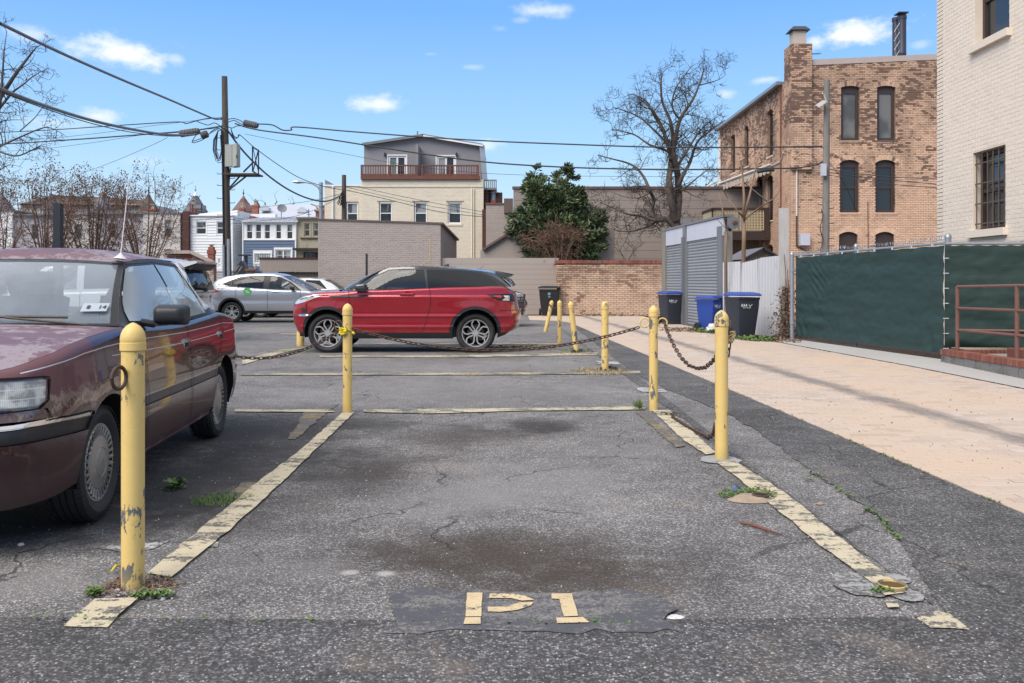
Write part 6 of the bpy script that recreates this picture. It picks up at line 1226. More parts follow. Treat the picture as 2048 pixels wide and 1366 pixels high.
# red brick shed wall and iron fence behind the silver car
BS = thing('brick_shed', 'whitewashed red brick shed with sloping coping behind the white van', 'shed', (-12.6, 35, 0))
Yb = 33.5; bx_ = lambda u: (u - 1024) * Yb / F; fbs = Face((bx_(330), Yb, 0), (1, 0, 0)); LB = bx_(428) - bx_(330); zl, zr_ = pt(0, 507, Yb).z, pt(0, 528, Yb).z
tpb = lambda u: zl if u < LB * .55 else zl + (zr_ - zl) * (u - LB * .55) / (LB * .45)
wall('wall', fbs, LB, zl, M_MORTR, BS, (), tpb, .3); bricks(fbs, LB, zl, M_WORNRED, BS, (), tpb, n_ind=150, d=.01)
m = MB(); m.beam(fbs.P(0, zl + .05, .05), fbs.P(LB * .55, zl + .05, .05), .35, .12); m.beam(fbs.P(LB * .55, zl + .05, .05), fbs.P(LB, zr_ + .05, .05), .35, .10); obj('coping', m, M_BEIGEST, BS)
IF = thing('iron_fence', 'dark iron picket fence behind the silver car', 'fence', (-9.9, 35.5, 0))
Yi = 35.6; ix = lambda u: (u - 1024) * Yi / F; zi = lambda v: CAM_H + (566 - v) * Yi / F
m = MB(); m.box(ix(429), ix(525), Yi - .01, Yi + .01, zi(545), zi(543.5)); m.box(ix(429), ix(525), Yi - .01, Yi + .01, zi(585), zi(583.5)); obj('rail', m, M_DKMET, IF)
for k in range(42): m = MB(); x = ix(430) + k * (ix(524) - ix(430)) / 41; m.box(x - .008, x + .008, Yi - .008, Yi + .008, .05, zi(541)); obj('picket', m, M_DKMET, IF)
m = MB(); m.box(ix(428.5), ix(432), Yi - .03, Yi + .03, 0, zi(531)); obj('post', m, simple('rust_brown_post', (.08, .035, .03), .7), IF)
# yard clutter behind the fence
YS = thing('wooden_stair', 'grey wooden stair rail leaning by the blue house yard', 'stairs', (ix(480), 44, 0))
for (a, b) in (((463, 556), (478, 531)), ((470, 556), (484, 533)), ((508, 549), (512, 530)), ((505, 552), (509, 538))): m = MB(); m.beam(pt(*a, 44), pt(*b, 44), .12, .05); obj('rail', m, M_GREYW if a[0] < 500 else M_OCHST, YS)
m = MB(); q0, q1 = pt(493, 550, 43), pt(506, 541, 43); m.box(q0.x, q1.x, 43, 43.4, 0, q1.z); m.box(q0.x - .05, q1.x + .05, 42.95, 43.45, q1.z, q1.z + .06); solid('planter_box', m, simple('orange_brown_wood', (.25, .11, .04), .7), 'orange brown wooden planter in the yard of the blue house', 'planter')
m = MB(); q0, q1 = pt(474, 541, 46), pt(490, 531, 46); m.box(q0.x, q1.x, 46, 46.6, 0, q1.z); m.prism([(q0.x, q1.z), (q1.x, q1.z), ((q0.x + q1.x) / 2, q1.z + .25)], (0, 46, 0), (1, 0, 0), (0, 0, 1), (0, .6, 0)); solid('covered_grill', m, M_DKMET, 'dark covered grill in the yard of the blue house', 'grill')
# dead palm/vine trunk planter etc: square downpipe by blue house
m = MB(); q = pt(492, 512, 61); m.tube([(q.x, 61, 0), (q.x, 61, q.z)], .12, 8); m.box(q.x - .45, q.x + .3, 60.8, 61.2, q.z, q.z + .1); solid('porch_post', m, M_DKMET, 'dark porch post at the corner of the blue house', 'post')
# ================================================================== small ground things
# broken pipe stumps
PS = thing('pipe_stump', 'rusty yellow rim of a cut off bollard filled with dirt in the foreground right', 'pipe stump', (*gp(1784, 1178), 0))
X, Y = gp(1784, 1178); m = MB(); m.lathe([(.056, .0), (.058, .010), (.053, .012), (.050, .0), (.048, -.02)], 28, Matrix.Translation((X, Y, .012))); obj('rim', m, M_OCHRE if False else bollard_mat('rim_paint', 1.3), PS, smooth=True, angle=40)
m = MB(); m.lathe([(.047, .004), (.02, -.0), (0, .002)], 20, Matrix.Translation((X, Y, .012))); obj('fill', m, simple('rusty_dirt', (.09, .055, .025), .95, var=.4, vs_=20), PS)
PS2 = thing('pipe_stump', 'sunken dark pipe hole in a concrete lump among clover', 'pipe stump', (*gp(1522, 1001), 0))
X, Y = gp(1522, 1001); m = MB(); a = .085
m.v = [(X - .06 + (a + .05) * math.cos(t_), Y + a * math.sin(t_), .004) for t_ in [i * math.pi / 12 for i in range(24)]] + [(X - .05 + a * .95 * math.cos(t_), Y + a * .7 * math.sin(t_), .03) for t_ in [i * math.pi / 12 for i in range(24)]]; m.f = [(i, (i + 1) % 24, 24 + (i + 1) % 24, 24 + i) for i in range(24)] + [tuple(range(24, 48))]; m.mi = [0] * 25; obj('collar', m, simple('tan_concrete', (.30, .23, .17), .95, var=.25, vs_=8, fine=.3), PS2, smooth=True)
m = MB(); m.lathe([(.05, .0305), (.052, .036), (.044, .038), (.040, .031)], 20, Matrix.Translation((X, Y, 0))); obj('rim', m, MATS['rusty_dirt'], PS2); m = MB(); m.lathe([(.042, .033), (0, .032)], 20, Matrix.Translation((X, Y, 0))); obj('hole', m, simple('dark_hole', (.012, .01, .008), 1.0), PS2)
m = MB(); X, Y = gp(1470, 983); m.lathe([(.014, 0), (.016, .004), (.015, .011), (0, .012)], 16, Matrix.Translation((X, Y, .007)) @ Matrix.Rotation(R(50), 4, 'X')); solid('bottle_cap', m, simple('blue_cap', (.02, .10, .45), .4), 'small blue bottle cap beside the clover patch', 'bottle cap')
m = MB(); m.tube([gz(1480, 1050, .012), gz(1502, 1055, .016), gz(1530, 1064, .014), gz(1562, 1073, .012)], [.006, .008, .007, .003], 6); solid('twig', m, simple('red_brown_twig', (.16, .06, .04), .8), 'red brown twig lying inside the right stall line', 'twig')
m = MB(); m.tube([gz(222, 1148, .01), gz(232, 1144, .03), gz(243, 1137, .02)], .004, 5); solid('straw', m, M_ROPE, 'orange yellow straw lying left of the nearest bollard', 'straw')
def litter(lab, cat, u, v, Y, w_, h_, mt, seed):
 r2 = random.Random(seed); c = Vector((*gp(u, v), .0)) if Y is None else pt(u, v, Y); bm = bmesh.new(); bmesh.ops.create_icosphere(bm, subdivisions=3, radius=1)
 for vv in bm.verts: k = 1 + .45 * mnoise.noise(vv.co * 2.1 + Vector((seed, 0, 0))) + .2 * mnoise.noise(vv.co * 6); vv.co = Vector((vv.co.x * w_ * k, vv.co.y * w_ * .8 * k, (vv.co.z * k * .5 + .5) * h_))
 me = bpy.data.meshes.new(cat.replace(' ', '_')); bm.to_mesh(me); bm.free(); me.materials.append(mt); me.polygons.foreach_set('use_smooth', [True] * len(me.polygons)); o = newobj(cat.replace(' ', '_'), me); o.location = c; return tag(o, lab, cat)
M_BAG = simple('white_plastic_bag', (.62, .60, .58), .4, var=.1, fine=.1, pos='o', bump=.3)
litter('crumpled white plastic bag beside the blue bin', 'plastic bag', 1426, 666, None, .16, .22, M_BAG, 2); litter('yellowed paper bag behind the right stall bollard by the big bin', 'paper bag', 1463, 664, None, .14, .28, simple('yellowed_paper', (.55, .48, .34), .8, pos='o'), 5); litter('flat white scrap on the soil before the blue bin', 'scrap', 1408, 673, None, .10, .02, M_BAG, 8)
litter('small white scrap on the asphalt near the stencil', 'paper scrap', 1351, 1236, None, .035, .006, M_BAG, 11); litter('tiny white stone near the maroon car', 'stone', 42, 1092, None, .014, .015, M_BAG, 12); litter('tan pebble beside the crack in the right strip', 'pebble', 1640, 1010, None, .02, .014, MATS['tan_concrete'], 13)
# ================================================================== cars
def lerp_tab(tab, x):
 if x <= tab[0][0]: return tab[0][1]
 for (a, p), (b, q) in zip(tab, tab[1:]):
  if x <= b: return p + (q - p) * (x - a) / (b - a)
 return tab[-1][1]
def cr_tab(tab, x):
 n = len(tab)
 if x <= tab[0][0]: return tab[0][1]
 if x >= tab[-1][0]: return tab[-1][1]
 for i in range(n - 1):
  a, p = tab[i]; b, q = tab[i + 1]
  if x <= b:
   m0 = ((tab[i + 1][1] - tab[i - 1][1]) / (tab[i + 1][0] - tab[i - 1][0]) if i else (q - p) / (b - a)); m1 = ((tab[i + 2][1] - p) / (tab[i + 2][0] - a) if i + 2 < n else (q - p) / (b - a))
   h = b - a; t_ = (x - a) / h; return (2 * t_**3 - 3 * t_**2 + 1) * p + (t_**3 - 2 * t_**2 + t_) * h * m0 + (-2 * t_**3 + 3 * t_**2) * q + (t_**3 - t_**2) * h * m1
sstep = lambda x, a, b: (lambda t_: t_ * t_ * (3 - 2 * t_))(min(1, max(0, (x - a) / (b - a))))
def in_poly(x, y, P):
 c = False; n = len(P); j = n - 1
 for i in range(n):
  xi, yi = P[i]; xj, yj = P[j]
  if (yi > y) != (yj > y) and x < (xj - xi) * (y - yi) / (yj - yi) + xi: c = not c
  j = i
 return c
class Plan:
 """half plan outline from the rear centre round the side to the front centre, by arc length; s equals x in the middle of the side"""
 def __init__(s, pts, xref=1.2):
  n = len(pts); P = []
  for i in range(n - 1):
   p0, p1, p2, p3 = [Vector(pts[min(max(j, 0), n - 1)]) for j in (i - 1, i, i + 1, i + 2)]
   if i == 0: p0 = Vector((p1.x, -p2.y))
   if i == n - 2: p3 = Vector((p2.x, -p1.y))
   d1 = max((p1 - p0).length ** .5, 1e-3); d2 = max((p2 - p1).length ** .5, 1e-3); d3 = max((p3 - p2).length ** .5, 1e-3)
   m1 = (p1 - p0) / d1 - (p2 - p0) / (d1 + d2) + (p2 - p1) / d2; m2 = (p2 - p1) / d2 - (p3 - p1) / (d2 + d3) + (p3 - p2) / d3; m1 *= d2; m2 *= d2
   for j in range(12): t_ = j / 12; P.append((2 * t_**3 - 3 * t_**2 + 1) * p1 + (t_**3 - 2 * t_**2 + t_) * m1 + (-2 * t_**3 + 3 * t_**2) * p2 + (t_**3 - t_**2) * m2)
  P.append(Vector(pts[-1])); s.P = P; s.S = [0.0]
  for a, b in zip(P, P[1:]): s.S.append(s.S[-1] + (b - a).length)
  k = next(i for i in range(len(P)) if P[i].x >= xref and P[i].y > .3); off = xref - s.S[k] - (xref - P[k].x); s.S = [q + off for q in s.S]; s.s0, s.s1 = s.S[0], s.S[-1]
 def at(s, q):
  q = min(max(q, s.s0), s.s1); lo, hi = 0, len(s.S) - 1
  while hi - lo > 1:
   m_ = (lo + hi) // 2
   if s.S[m_] <= q: lo = m_
   else: hi = m_
  t_ = (q - s.S[lo]) / max(1e-9, s.S[hi] - s.S[lo]); return s.P[lo].lerp(s.P[hi], t_)
 def nrm(s, q):
  a, b = s.at(q - .02), s.at(q + .02); d = (b - a).normalized(); return Vector((d.y * -1, d.x)) if d.x > 0 and False else Vector((d.y, -d.x)) * -1
 def sx(s, x):
  best = min(range(len(s.P)), key=lambda i: abs(s.P[i].x - x) + (0 if s.P[i].y > .45 else 9)); 
  lo = max(best - 1, 0)
  for i in (lo, min(best, len(s.P) - 2)):
   a, b = s.P[i], s.P[i + 1]
   if (a.x - x) * (b.x - x) <= 0 and abs(b.x - a.x) > 1e-9: return s.S[i] + (s.S[i + 1] - s.S[i]) * (x - a.x) / (b.x - a.x)
  return s.S[best]
 def sf(s, y, rear=False):
  n = len(s.P); rng = range(n - 1) if rear else range(n - 2, -1, -1)
  for i in rng:
   a, b = s.P[i], s.P[i + 1]
   if (a.y - y) * (b.y - y) <= 0 and abs(b.y - a.y) > 1e-9: return s.S[i] + (s.S[i + 1] - s.S[i]) * (y - a.y) / (b.y - a.y)
  return s.s1
def cdt_mesh(fn, outline, loops=(), lines=(), grid=.05, classify=None, drop=None):
 """triangulate a region of parameter space with feature lines; returns points (param), triangles, class per triangle"""
 V, E = [], []
 def addl(L, closed, step=grid):
  out = []
  k = len(L)
  for i in range(k if closed else k - 1):
   a = Vector(L[i]); b = Vector(L[(i + 1) % k]); n = max(1, int((b - a).length / step))
   for j in range(n): out.append(a.lerp(b, j / n))
  if not closed: out.append(Vector(L[-1]))
  b0 = len(V); V.extend(out)
  for i in range(len(out) - (0 if closed else 1)): E.append((b0 + i, b0 + (i + 1) % len(out)))
 addl(outline, True)
 for L in loops: addl(L, True)
 for L in lines: addl(L, False)
 xs = [p[0] for p in outline]; zs = [p[1] for p in outline]; nb = len(V); cell = {}
 for p in V: cell.setdefault((int(p.x / grid), int(p.y / grid)), []).append(p)
 x = min(xs) + grid / 2; k = 0
 while x < max(xs):
  z = min(zs) + grid * (.3 if k % 2 else .8)
  while z < max(zs):
   q = Vector((x, z)); c = (int(x / grid), int(z / grid)); near = any((p - q).length < grid * .45 for i in (-1, 0, 1) for j in (-1, 0, 1) for p in cell.get((c[0] + i, c[1] + j), ()))
   if not near: V.append(q)
   z += grid
  x += grid * .9; k += 1
 vo, eo, fo, *_r = delaunay_2d_cdt(V, E, [], 0, 1e-5)
 T = {}
 for f in fo:
  c = (vo[f[0]] + vo[f[1]] + vo[f[2]]) / 3
  if not in_poly(c.x, c.y, outline): continue
  if drop and drop(c.x, c.y): continue
  T.setdefault(classify(c.x, c.y) if classify else 0, []).append(tuple(f))
 return vo, T
def surf_obj(name, vo, tris, P3, mat_, parent, off=0.0, mirror=False, flipn=False, lip=0.0, nfn=None, dup=True):
 """map a set of parameter triangles to 3D with analytic normals"""
 used = sorted({i for t_ in tris for i in t_}); idx = {i: k for k, i in enumerate(used)}; co, nr = [], []
 for i in used:
  a, b = vo[i].x, vo[i].y; p = P3(a, b); e = .006
  du = P3(a + e, b) - P3(a - e, b); dv = P3(a, b + e) - P3(a, b - e); n = du.cross(dv)
  n = n.normalized() if n.length > 1e-12 else Vector((0, 1, 0))
  if flipn: n = -n
  co.append(p + n * off); nr.append(n)
 F_ = []
 for t_ in tris:
  a, b, c = [idx[i] for i in t_]; fn_ = (co[b] - co[a]).cross(co[c] - co[a])
  F_.append((a, b, c) if fn_.dot(nr[a]) >= 0 else (a, c, b))
 nv = len(co)
 if lip:
  cnt = {}
  for f in F_:
   for i in range(3): e = (f[i], f[(i + 1) % 3]); cnt[e] = cnt.get(e, 0) + 1
  rim = [e for e in cnt if (e[1], e[0]) not in cnt]; mp = {}
  for a, b in rim:
   d_ = (co[b] - co[a]).cross(nr[a]).normalized(); i0 = len(co); co += [co[a].copy(), co[b].copy(), co[a] - nr[a] * lip, co[b] - nr[b] * lip]; nr += [d_.copy() for _ in range(4)]; F_.append((i0 + 1, i0, i0 + 2, i0 + 3))
 if mirror:
  co = [Vector((p.x, -p.y, p.z)) for p in co]; nr = [Vector((n.x, -n.y, n.z)) for n in nr]; F_ = [tuple(reversed(f)) for f in F_]
 me = bpy.data.meshes.new(name); me.from_pydata([tuple(p) for p in co], [], F_); me.materials.append(mat_); me.polygons.foreach_set('use_smooth', [True] * len(F_)); me.update()
 me.normals_split_custom_set_from_vertices([tuple(n) for n in nr])
 o = newobj(name, me); o.parent = parent; return o
def grid_obj(name, rows, mat_, parent, off=0.0, closed=False):
 m = MB(); n = len(rows[0])
 for r_ in rows: m.v += [tuple(p) for p in r_]
 m.f = [(i * n + j, i * n + j + 1, (i + 1) * n + j + 1, (i + 1) * n + j) for i in range(len(rows) - 1) for j in range(n - 1)]; m.mi = [0] * len(m.f); return obj(name, m, mat_, parent, smooth=True)
# ---- car materials
def car_paint(name, c, rough=.28, coat=1.0, metal=.3, dust_sheen=.08, flake=True):
 m_, t = material(name); p = opos(t); cc = t.mix(t.m('MULTIPLY', t.ramp(t.noise(p, 2.5, 5, .6), .45, .8), dust_sheen), c, (.25, .23, .21))
 finish(t, cc, rough, metal, coat=coat, crough=.04, spec=.5); return m_
def glass(name, tint=(.75, .78, .78), dust_sheen=.05, dcol=(.45, .48, .5), refl=1.0, rough=.01, patt=0.0):
 m_, t = material(name); fr = t.m('ADD', .045, t.m('MULTIPLY', t.m('POWER', t.n('ShaderNodeLayerWeight', {0: .5}).outputs['Facing'], 4.0), .95)); fr = t.m('MINIMUM', t.m('MULTIPLY', fr, refl), 1.0)
 tr = t.n('ShaderNodeBsdfTransparent', {0: (*tint, 1)}); gl = t.n('ShaderNodeBsdfGlossy', {'Color': (1, 1, 1, 1), 'Roughness': rough})
 a = t.n('ShaderNodeMixShader', {0: fr, 1: tr, 2: gl}); df = t.n('ShaderNodeBsdfDiffuse', {0: (*dcol, 1)})
 d = t.m('ADD', dust_sheen, t.m('MULTIPLY', t.m('SUBTRACT', t.noise(opos(t), 5, 6, .7), .5), patt)) if patt else dust_sheen
 t.n('ShaderNodeOutputMaterial', {0: t.n('ShaderNodeMixShader', {0: d, 1: a, 2: df})}); return m_
G_CLR = glass('car_glass', refl=.8); G_WS = glass('dusty_sheen_windscreen', dust_sheen=.24, dcol=(.46, .53, .61), patt=.22, refl=1.6); G_TINT = glass('tinted_car_glass', tint=(.10, .11, .12), refl=.75, dust_sheen=.03); G_SIDE = glass('sky_sheen_side_glass', tint=(.62, .70, .70), dust_sheen=.45, dcol=(.58, .64, .66), refl=1.5)  # diffuse film paints sky reflection into the side glass; windscreen has dust plus sheen
M_TRIMB = simple('black_car_trim', (.02, .02, .022), .45, var=.1, pos='o', bump=.03, dirt=(.05, .05, .05), dlo=.6); M_GAPM = simple('dark_gap', (.006, .006, .006), .9, pos='o', bump=0)
M_CHROME = simple('chrome', (.62, .62, .62), .12, metal=1.0, var=.05, pos='o', bump=0, fine=.02); M_ALLOY = simple('silver_alloy', (.50, .49, .47), .3, metal=.55, var=.06, pos='o', bump=0, dirt=(.22, .21, .20), dlo=.6)
M_TYRE = simple('tyre_rubber', (.022, .021, .021), .72, var=.2, pos='o', fine=.15, bump=.15, dirt=(.05, .045, .04), dlo=.55); M_BRAKE = simple('brake_iron', (.07, .06, .055), .5, metal=.7, pos='o')
G_MID = glass('grey_car_glass', tint=(.42, .45, .47), refl=.8, dust_sheen=.03)
M_INT = simple('grey_car_interior', (.10, .105, .115), .8, pos='o', var=.1); M_INTD = simple('dark_car_interior', (.025, .025, .028), .8, pos='o')
M_LAMP = simple('bright_lamp_unit', (.62, .62, .60), .12, metal=.4, pos='o', coat=1, var=.3, vs_=9, bump=0)
M_LENS = glass('clear_lamp_lens', tint=(.95, .95, .92), dust_sheen=.34, dcol=(.72, .69, .62), refl=.6); m_, t = material('fluted_lamp_lens'); p = opos(t); s_ = t.n('ShaderNodeSeparateXYZ', {0: p}); st = t.m('SINE', t.m('MULTIPLY', t.m('SUBTRACT', s_.outputs[0], s_.outputs[1]), 520)); zz = s_.outputs[2]
c = t.mix(t.ramp(t.noise(p, 16, 3), .40, .62), (.62, .60, .54), (.27, .26, .24)); c = t.mix(t.m('MULTIPLY', t.ramp(st, .2, 1), .28), c, (.16, .155, .15)); c = t.mix(t.m('MULTIPLY', t.ramp(t.m('ABSOLUTE', t.m('SUBTRACT', t.m('ABSOLUTE', t.m('SUBTRACT', zz, .748)), .022)), .003, .0012), .6), c, (.75, .74, .70)); c = t.mix(t.ramp(t.m('ABSOLUTE', t.m('SUBTRACT', zz, .748)), .052, .062), c, (.10, .10, .10))
finish(t, c, .12, coat=.6, bump=st, bstr=.12, bdist=.004); M_FLUTE = m_
M_REDL = simple('red_lamp_lens', (.42, .012, .012), .15, pos='o', coat=1, bump=0); M_AMB = simple('amber_lens', (.5, .16, .02), .2, pos='o', coat=1, bump=0)
M_UNDER = simple('underbody', (.02, .02, .02), .9, pos='o')
M_TEXTD = simple('dark_print', (.05, .05, .06), .6, pos='o', bump=0)
def tyre(parent, r_, w_, M, rr, tread=True):
 m = MB(); h = w_ / 2; pr = [(rr, -h * .72), (rr + .012, -h * .86), ((r_ + rr) / 2, -h * 1.0), (r_ - .035, -h * .96), (r_ - .010, -h * .80)]
 gr = [(-.62, -.52), (-.22, -.12), (.12, .22), (.52, .62)]
 for a, b in gr: pr += [(r_, h * a), (r_ - .008, h * a + .001), (r_ - .008, h * b - .001), (r_, h * b)]
 pr += [(r_ - .010, h * .80), (r_ - .035, h * .96), ((r_ + rr) / 2, h * 1.0), (rr + .012, h * .86), (rr, h * .72)]
 m.lathe(pr, 64, M)
 t_ = obj('tyre', m, M_TYRE, parent, smooth=True, angle=32)
 if tread:
  m = MB()
  for k in range(68):
   a = 2 * math.pi * k / 68
   for sg in (-1, 1):
    c, s_ = math.cos(a), math.sin(a); Mr = M @ Matrix.Rotation(a, 4, 'Z')
    P = [Mr @ Vector(q) for q in ((r_ - .02, -.006, sg * h * .97), (r_ - .02, .006, sg * h * .97), (r_ + .0005, .006, sg * h * .70), (r_ + .0005, -.006, sg * h * .70), (r_ - .006, -.005, sg * h * .955), (r_ - .006, .005, sg * h * .955))]
    m.add(P, [(0, 1, 5, 4), (4, 5, 2, 3)] if sg < 0 else [(1, 0, 4, 5), (5, 4, 3, 2)])
  obj('tread_blocks', m, M_TYRE, t_, kind='stuff')
 return t_
def wheel(car, x, y, side, r_, w_, style, M_RIM=None):
 """axis along +-y; side=+1 left"""
 M_RIM = M_RIM or M_ALLOY; M = Matrix.Translation((x, y - side * w_ / 2, r_)) @ Matrix.Rotation(R(-90 * side), 4, 'X'); h = w_ / 2
 rr = {'cap': r_ * .665, 'loop': r_ * .70}.get(style, r_ * .66)
 m = MB(); m.lathe([(0, h * .1), (rr * .62, h * .1), (rr * .62, -h * .1), (0, -h * .1)], 24, M); W_ = obj('wheel', m, M_BRAKE, car)
 tyre(W_, r_, w_, M, rr, tread=style in ('cap', 'loop'))
 m = MB(); m.lathe([(rr + .004, h * .70), (rr, h * .80), (rr - .012, h * .78), (rr - .02, h * .4), (rr - .03, -h * .6), (rr - .03, -h * .7)], 48, M)
 if style == 'cap':
  m.lathe([(rr - .012, h * .70), (rr - .02, h * .82), (rr - .03, h * .80), (rr * .70, h * .70), (rr * .68, h * .80), (rr * .40, h * .92), (rr * .38, h * .93), (rr * .37, h * .90), (rr * .36, h * .93), (rr * .2, h * .97), (0, h * .98)], 48, M)
  obj('rim', m, M_RIM, W_, smooth=True, angle=30); n = 30; m = MB()
  for k in range(n):
   Mr = M @ Matrix.Rotation(2 * math.pi * k / n, 4, 'Z') ; a, b = rr * .70, rr * .93
   P = [Mr @ Vector(q) for q in ((a, -.004, h * .66), (b, -.0065, h * .72), (b, .0065, h * .72), (a, .004, h * .66), (a, -.001, h * .84), (b, -.002, h * .90), (b, .002, h * .90), (a, .001, h * .84))]; m.add(P, [(0, 1, 5, 4), (2, 3, 7, 6), (4, 5, 6, 7), (3, 0, 4, 7), (1, 2, 6, 5)])
  obj('wheel_cover_fins', m, M_RIM, W_, kind='stuff'); m = MB()
  for k in range(n):
   Mr = M @ Matrix.Rotation(2 * math.pi * (k + .5) / n, 4, 'Z'); a, b = rr * .755, rr * .915
   m.add([Mr @ Vector(q) for q in ((a, -.006, h * .80), (b, -.010, h * .83), (b, .010, h * .83), (a, .006, h * .80))], [(0, 1, 2, 3)])
  obj('vent_slots', m, M_GAPM, W_, kind='stuff')
  m = MB(); Mr = M @ Matrix.Translation((0, 0, h * .985)) @ Matrix.Rotation(R(35), 4, 'Z'); m.add([Mr @ Vector(q) for q in ((-.022, -.003, 0), (.022, -.003, 0), (.022, .003, 0), (-.022, .003, 0))], [(0, 1, 2, 3)]); obj('cap_mark', m, M_INT, W_)
  return W_
 m.lathe([(0, h * .72), (.05, h * .72), (.055, h * .6), (.05, h * .1)], 20, M)
 obj('rim', m, M_RIM, W_, smooth=True, angle=30)
 def spoke(pts, w0, w1, z0, z1):
  mm = MB(); P = [Vector((p[0], p[1], 0)) for p in pts]; n = len(P); vs = []
  for i, p in enumerate(P):
   d = (P[min(i + 1, n - 1)] - P[max(i - 1, 0)]).normalized(); q = Vector((-d.y, d.x, 0)); f = i / (n - 1); w2 = (w0 + (w1 - w0) * f) / 2; z = z0 + (z1 - z0) * f
   vs += [M @ (p + q * w2 + Vector((0, 0, z - .012))), M @ (p + q * w2 * .8 + Vector((0, 0, z))), M @ (p - q * w2 * .8 + Vector((0, 0, z))), M @ (p - q * w2 + Vector((0, 0, z - .012))), M @ (p - q * w2 * .8 + Vector((0, 0, z - .035))), M @ (p + q * w2 * .8 + Vector((0, 0, z - .035)))]
  mm.v = vs; mm.f = [(i * 6 + j, i * 6 + (j + 1) % 6, (i + 1) * 6 + (j + 1) % 6, (i + 1) * 6 + j) for i in range(n - 1) for j in range(6)]; mm.mi = [0] * len(mm.f); return mm
 for k in range(5):
  a = R(90 + 72 * k + (36 if style == 'loop' else 0)); ca, sa = math.cos(a), math.sin(a); rot = lambda x_, y_: (x_ * ca - y_ * sa, x_ * sa + y_ * ca)
  if style == 'loop':
   for sg in (-1, 1):
    sp_ = spoke([rot(.045, .012 * sg), rot(.075, .022 * sg), rot(rr * .52, rr * .245 * sg), rot(rr * .70, rr * .28 * sg), rot(rr * .97, rr * .13 * sg)], .026, .026, h * .66, h * .74); obj('spoke', sp_, M_RIM, W_)
   m = MB(); Mn = M @ Matrix.Translation((*rot(.052, 0), h * .7)) if False else M @ Matrix.Translation((math.cos(a + R(36)) * .056, math.sin(a + R(36)) * .056, h * .62)); m.lathe([(.011, 0), (.011, .014), (0, .014)], 8, Mn); obj('wheel_nut', m, M_CHROME, W_)
  else:
   for sg in (-1, 1): obj('spoke', spoke([rot(.03, .010 * sg), rot(rr * .96, rr * .17 * sg)], .03, .026, h * .62, h * .74), M_RIM, W_)
 return W_
def seat(parent, x, y, mt, z=.32, w_=.5, hr=True):
 m = MB(); m.box(x - .25, x + .25, y - w_ / 2, y + w_ / 2, z, z + .16); o = obj('seat', m, mt, parent)
 m = MB(); m.prism([(-.26, .14), (-.12, .14), (-.30, .72), (-.42, .70)], (x, y - w_ / 2 + .02, z), (1, 0, 0), (0, 0, 1), (0, w_ - .04, 0)); obj('seat_back', m, mt, parent, smooth=True, angle=40)
 if hr: m = MB(); m.lathe([(0, -.10), (.11, -.09), (.13, 0), (.11, .09), (0, .10)], 12, Matrix.Translation((x - .42, y, z + .80)) @ Matrix.Diagonal((.45, 1, 1, 1))); obj('headrest', m, mt, parent, smooth=True)
def mirror_part(parent, x, y, z, side, mt, l=.12, w_=.20, h=.12, sail=True):
 bm = bmesh.new(); bmesh.ops.create_cube(bm, size=1)
 for v in bm.verts: v.co = Vector((v.co.x * l * (1 if v.co.x < 0 else 1), v.co.y * w_, v.co.z * h)); 
 for v in bm.verts:
  if v.co.x > 0: v.co.y *= .78; v.co.z *= .74
 bmesh.ops.bevel(bm, geom=list(bm.edges), offset=min(l, h) * .30, segments=4, profile=.6, affect='EDGES'); me = bpy.data.meshes.new('door_mirror'); bm.to_mesh(me); bm.free(); me.materials.append(mt); me.polygons.foreach_set('use_smooth', [True] * len(me.polygons))
 o = newobj('door_mirror', me); o.parent = parent; o.location = (x, side * (y + w_ * .5 + .03), z)
 m = MB(); m.tube([(x + .02, side * (y - .03), z - h * .30), (x, side * (y + .05), z - h * .42)], .022, 8); obj('mirror_arm', m, mt, parent)
 m = MB(); a = l * .47; m.add([(x - l * .505, side * (y + .045), z - h * .36), (x - l * .505, side * (y + w_ - .02), z - h * .36), (x - l * .505, side * (y + w_ - .02), z + h * .36), (x - l * .505, side * (y + .045), z + h * .36)], [(0, 1, 2, 3)]); obj('mirror_glass', m, M_CHROME, parent)
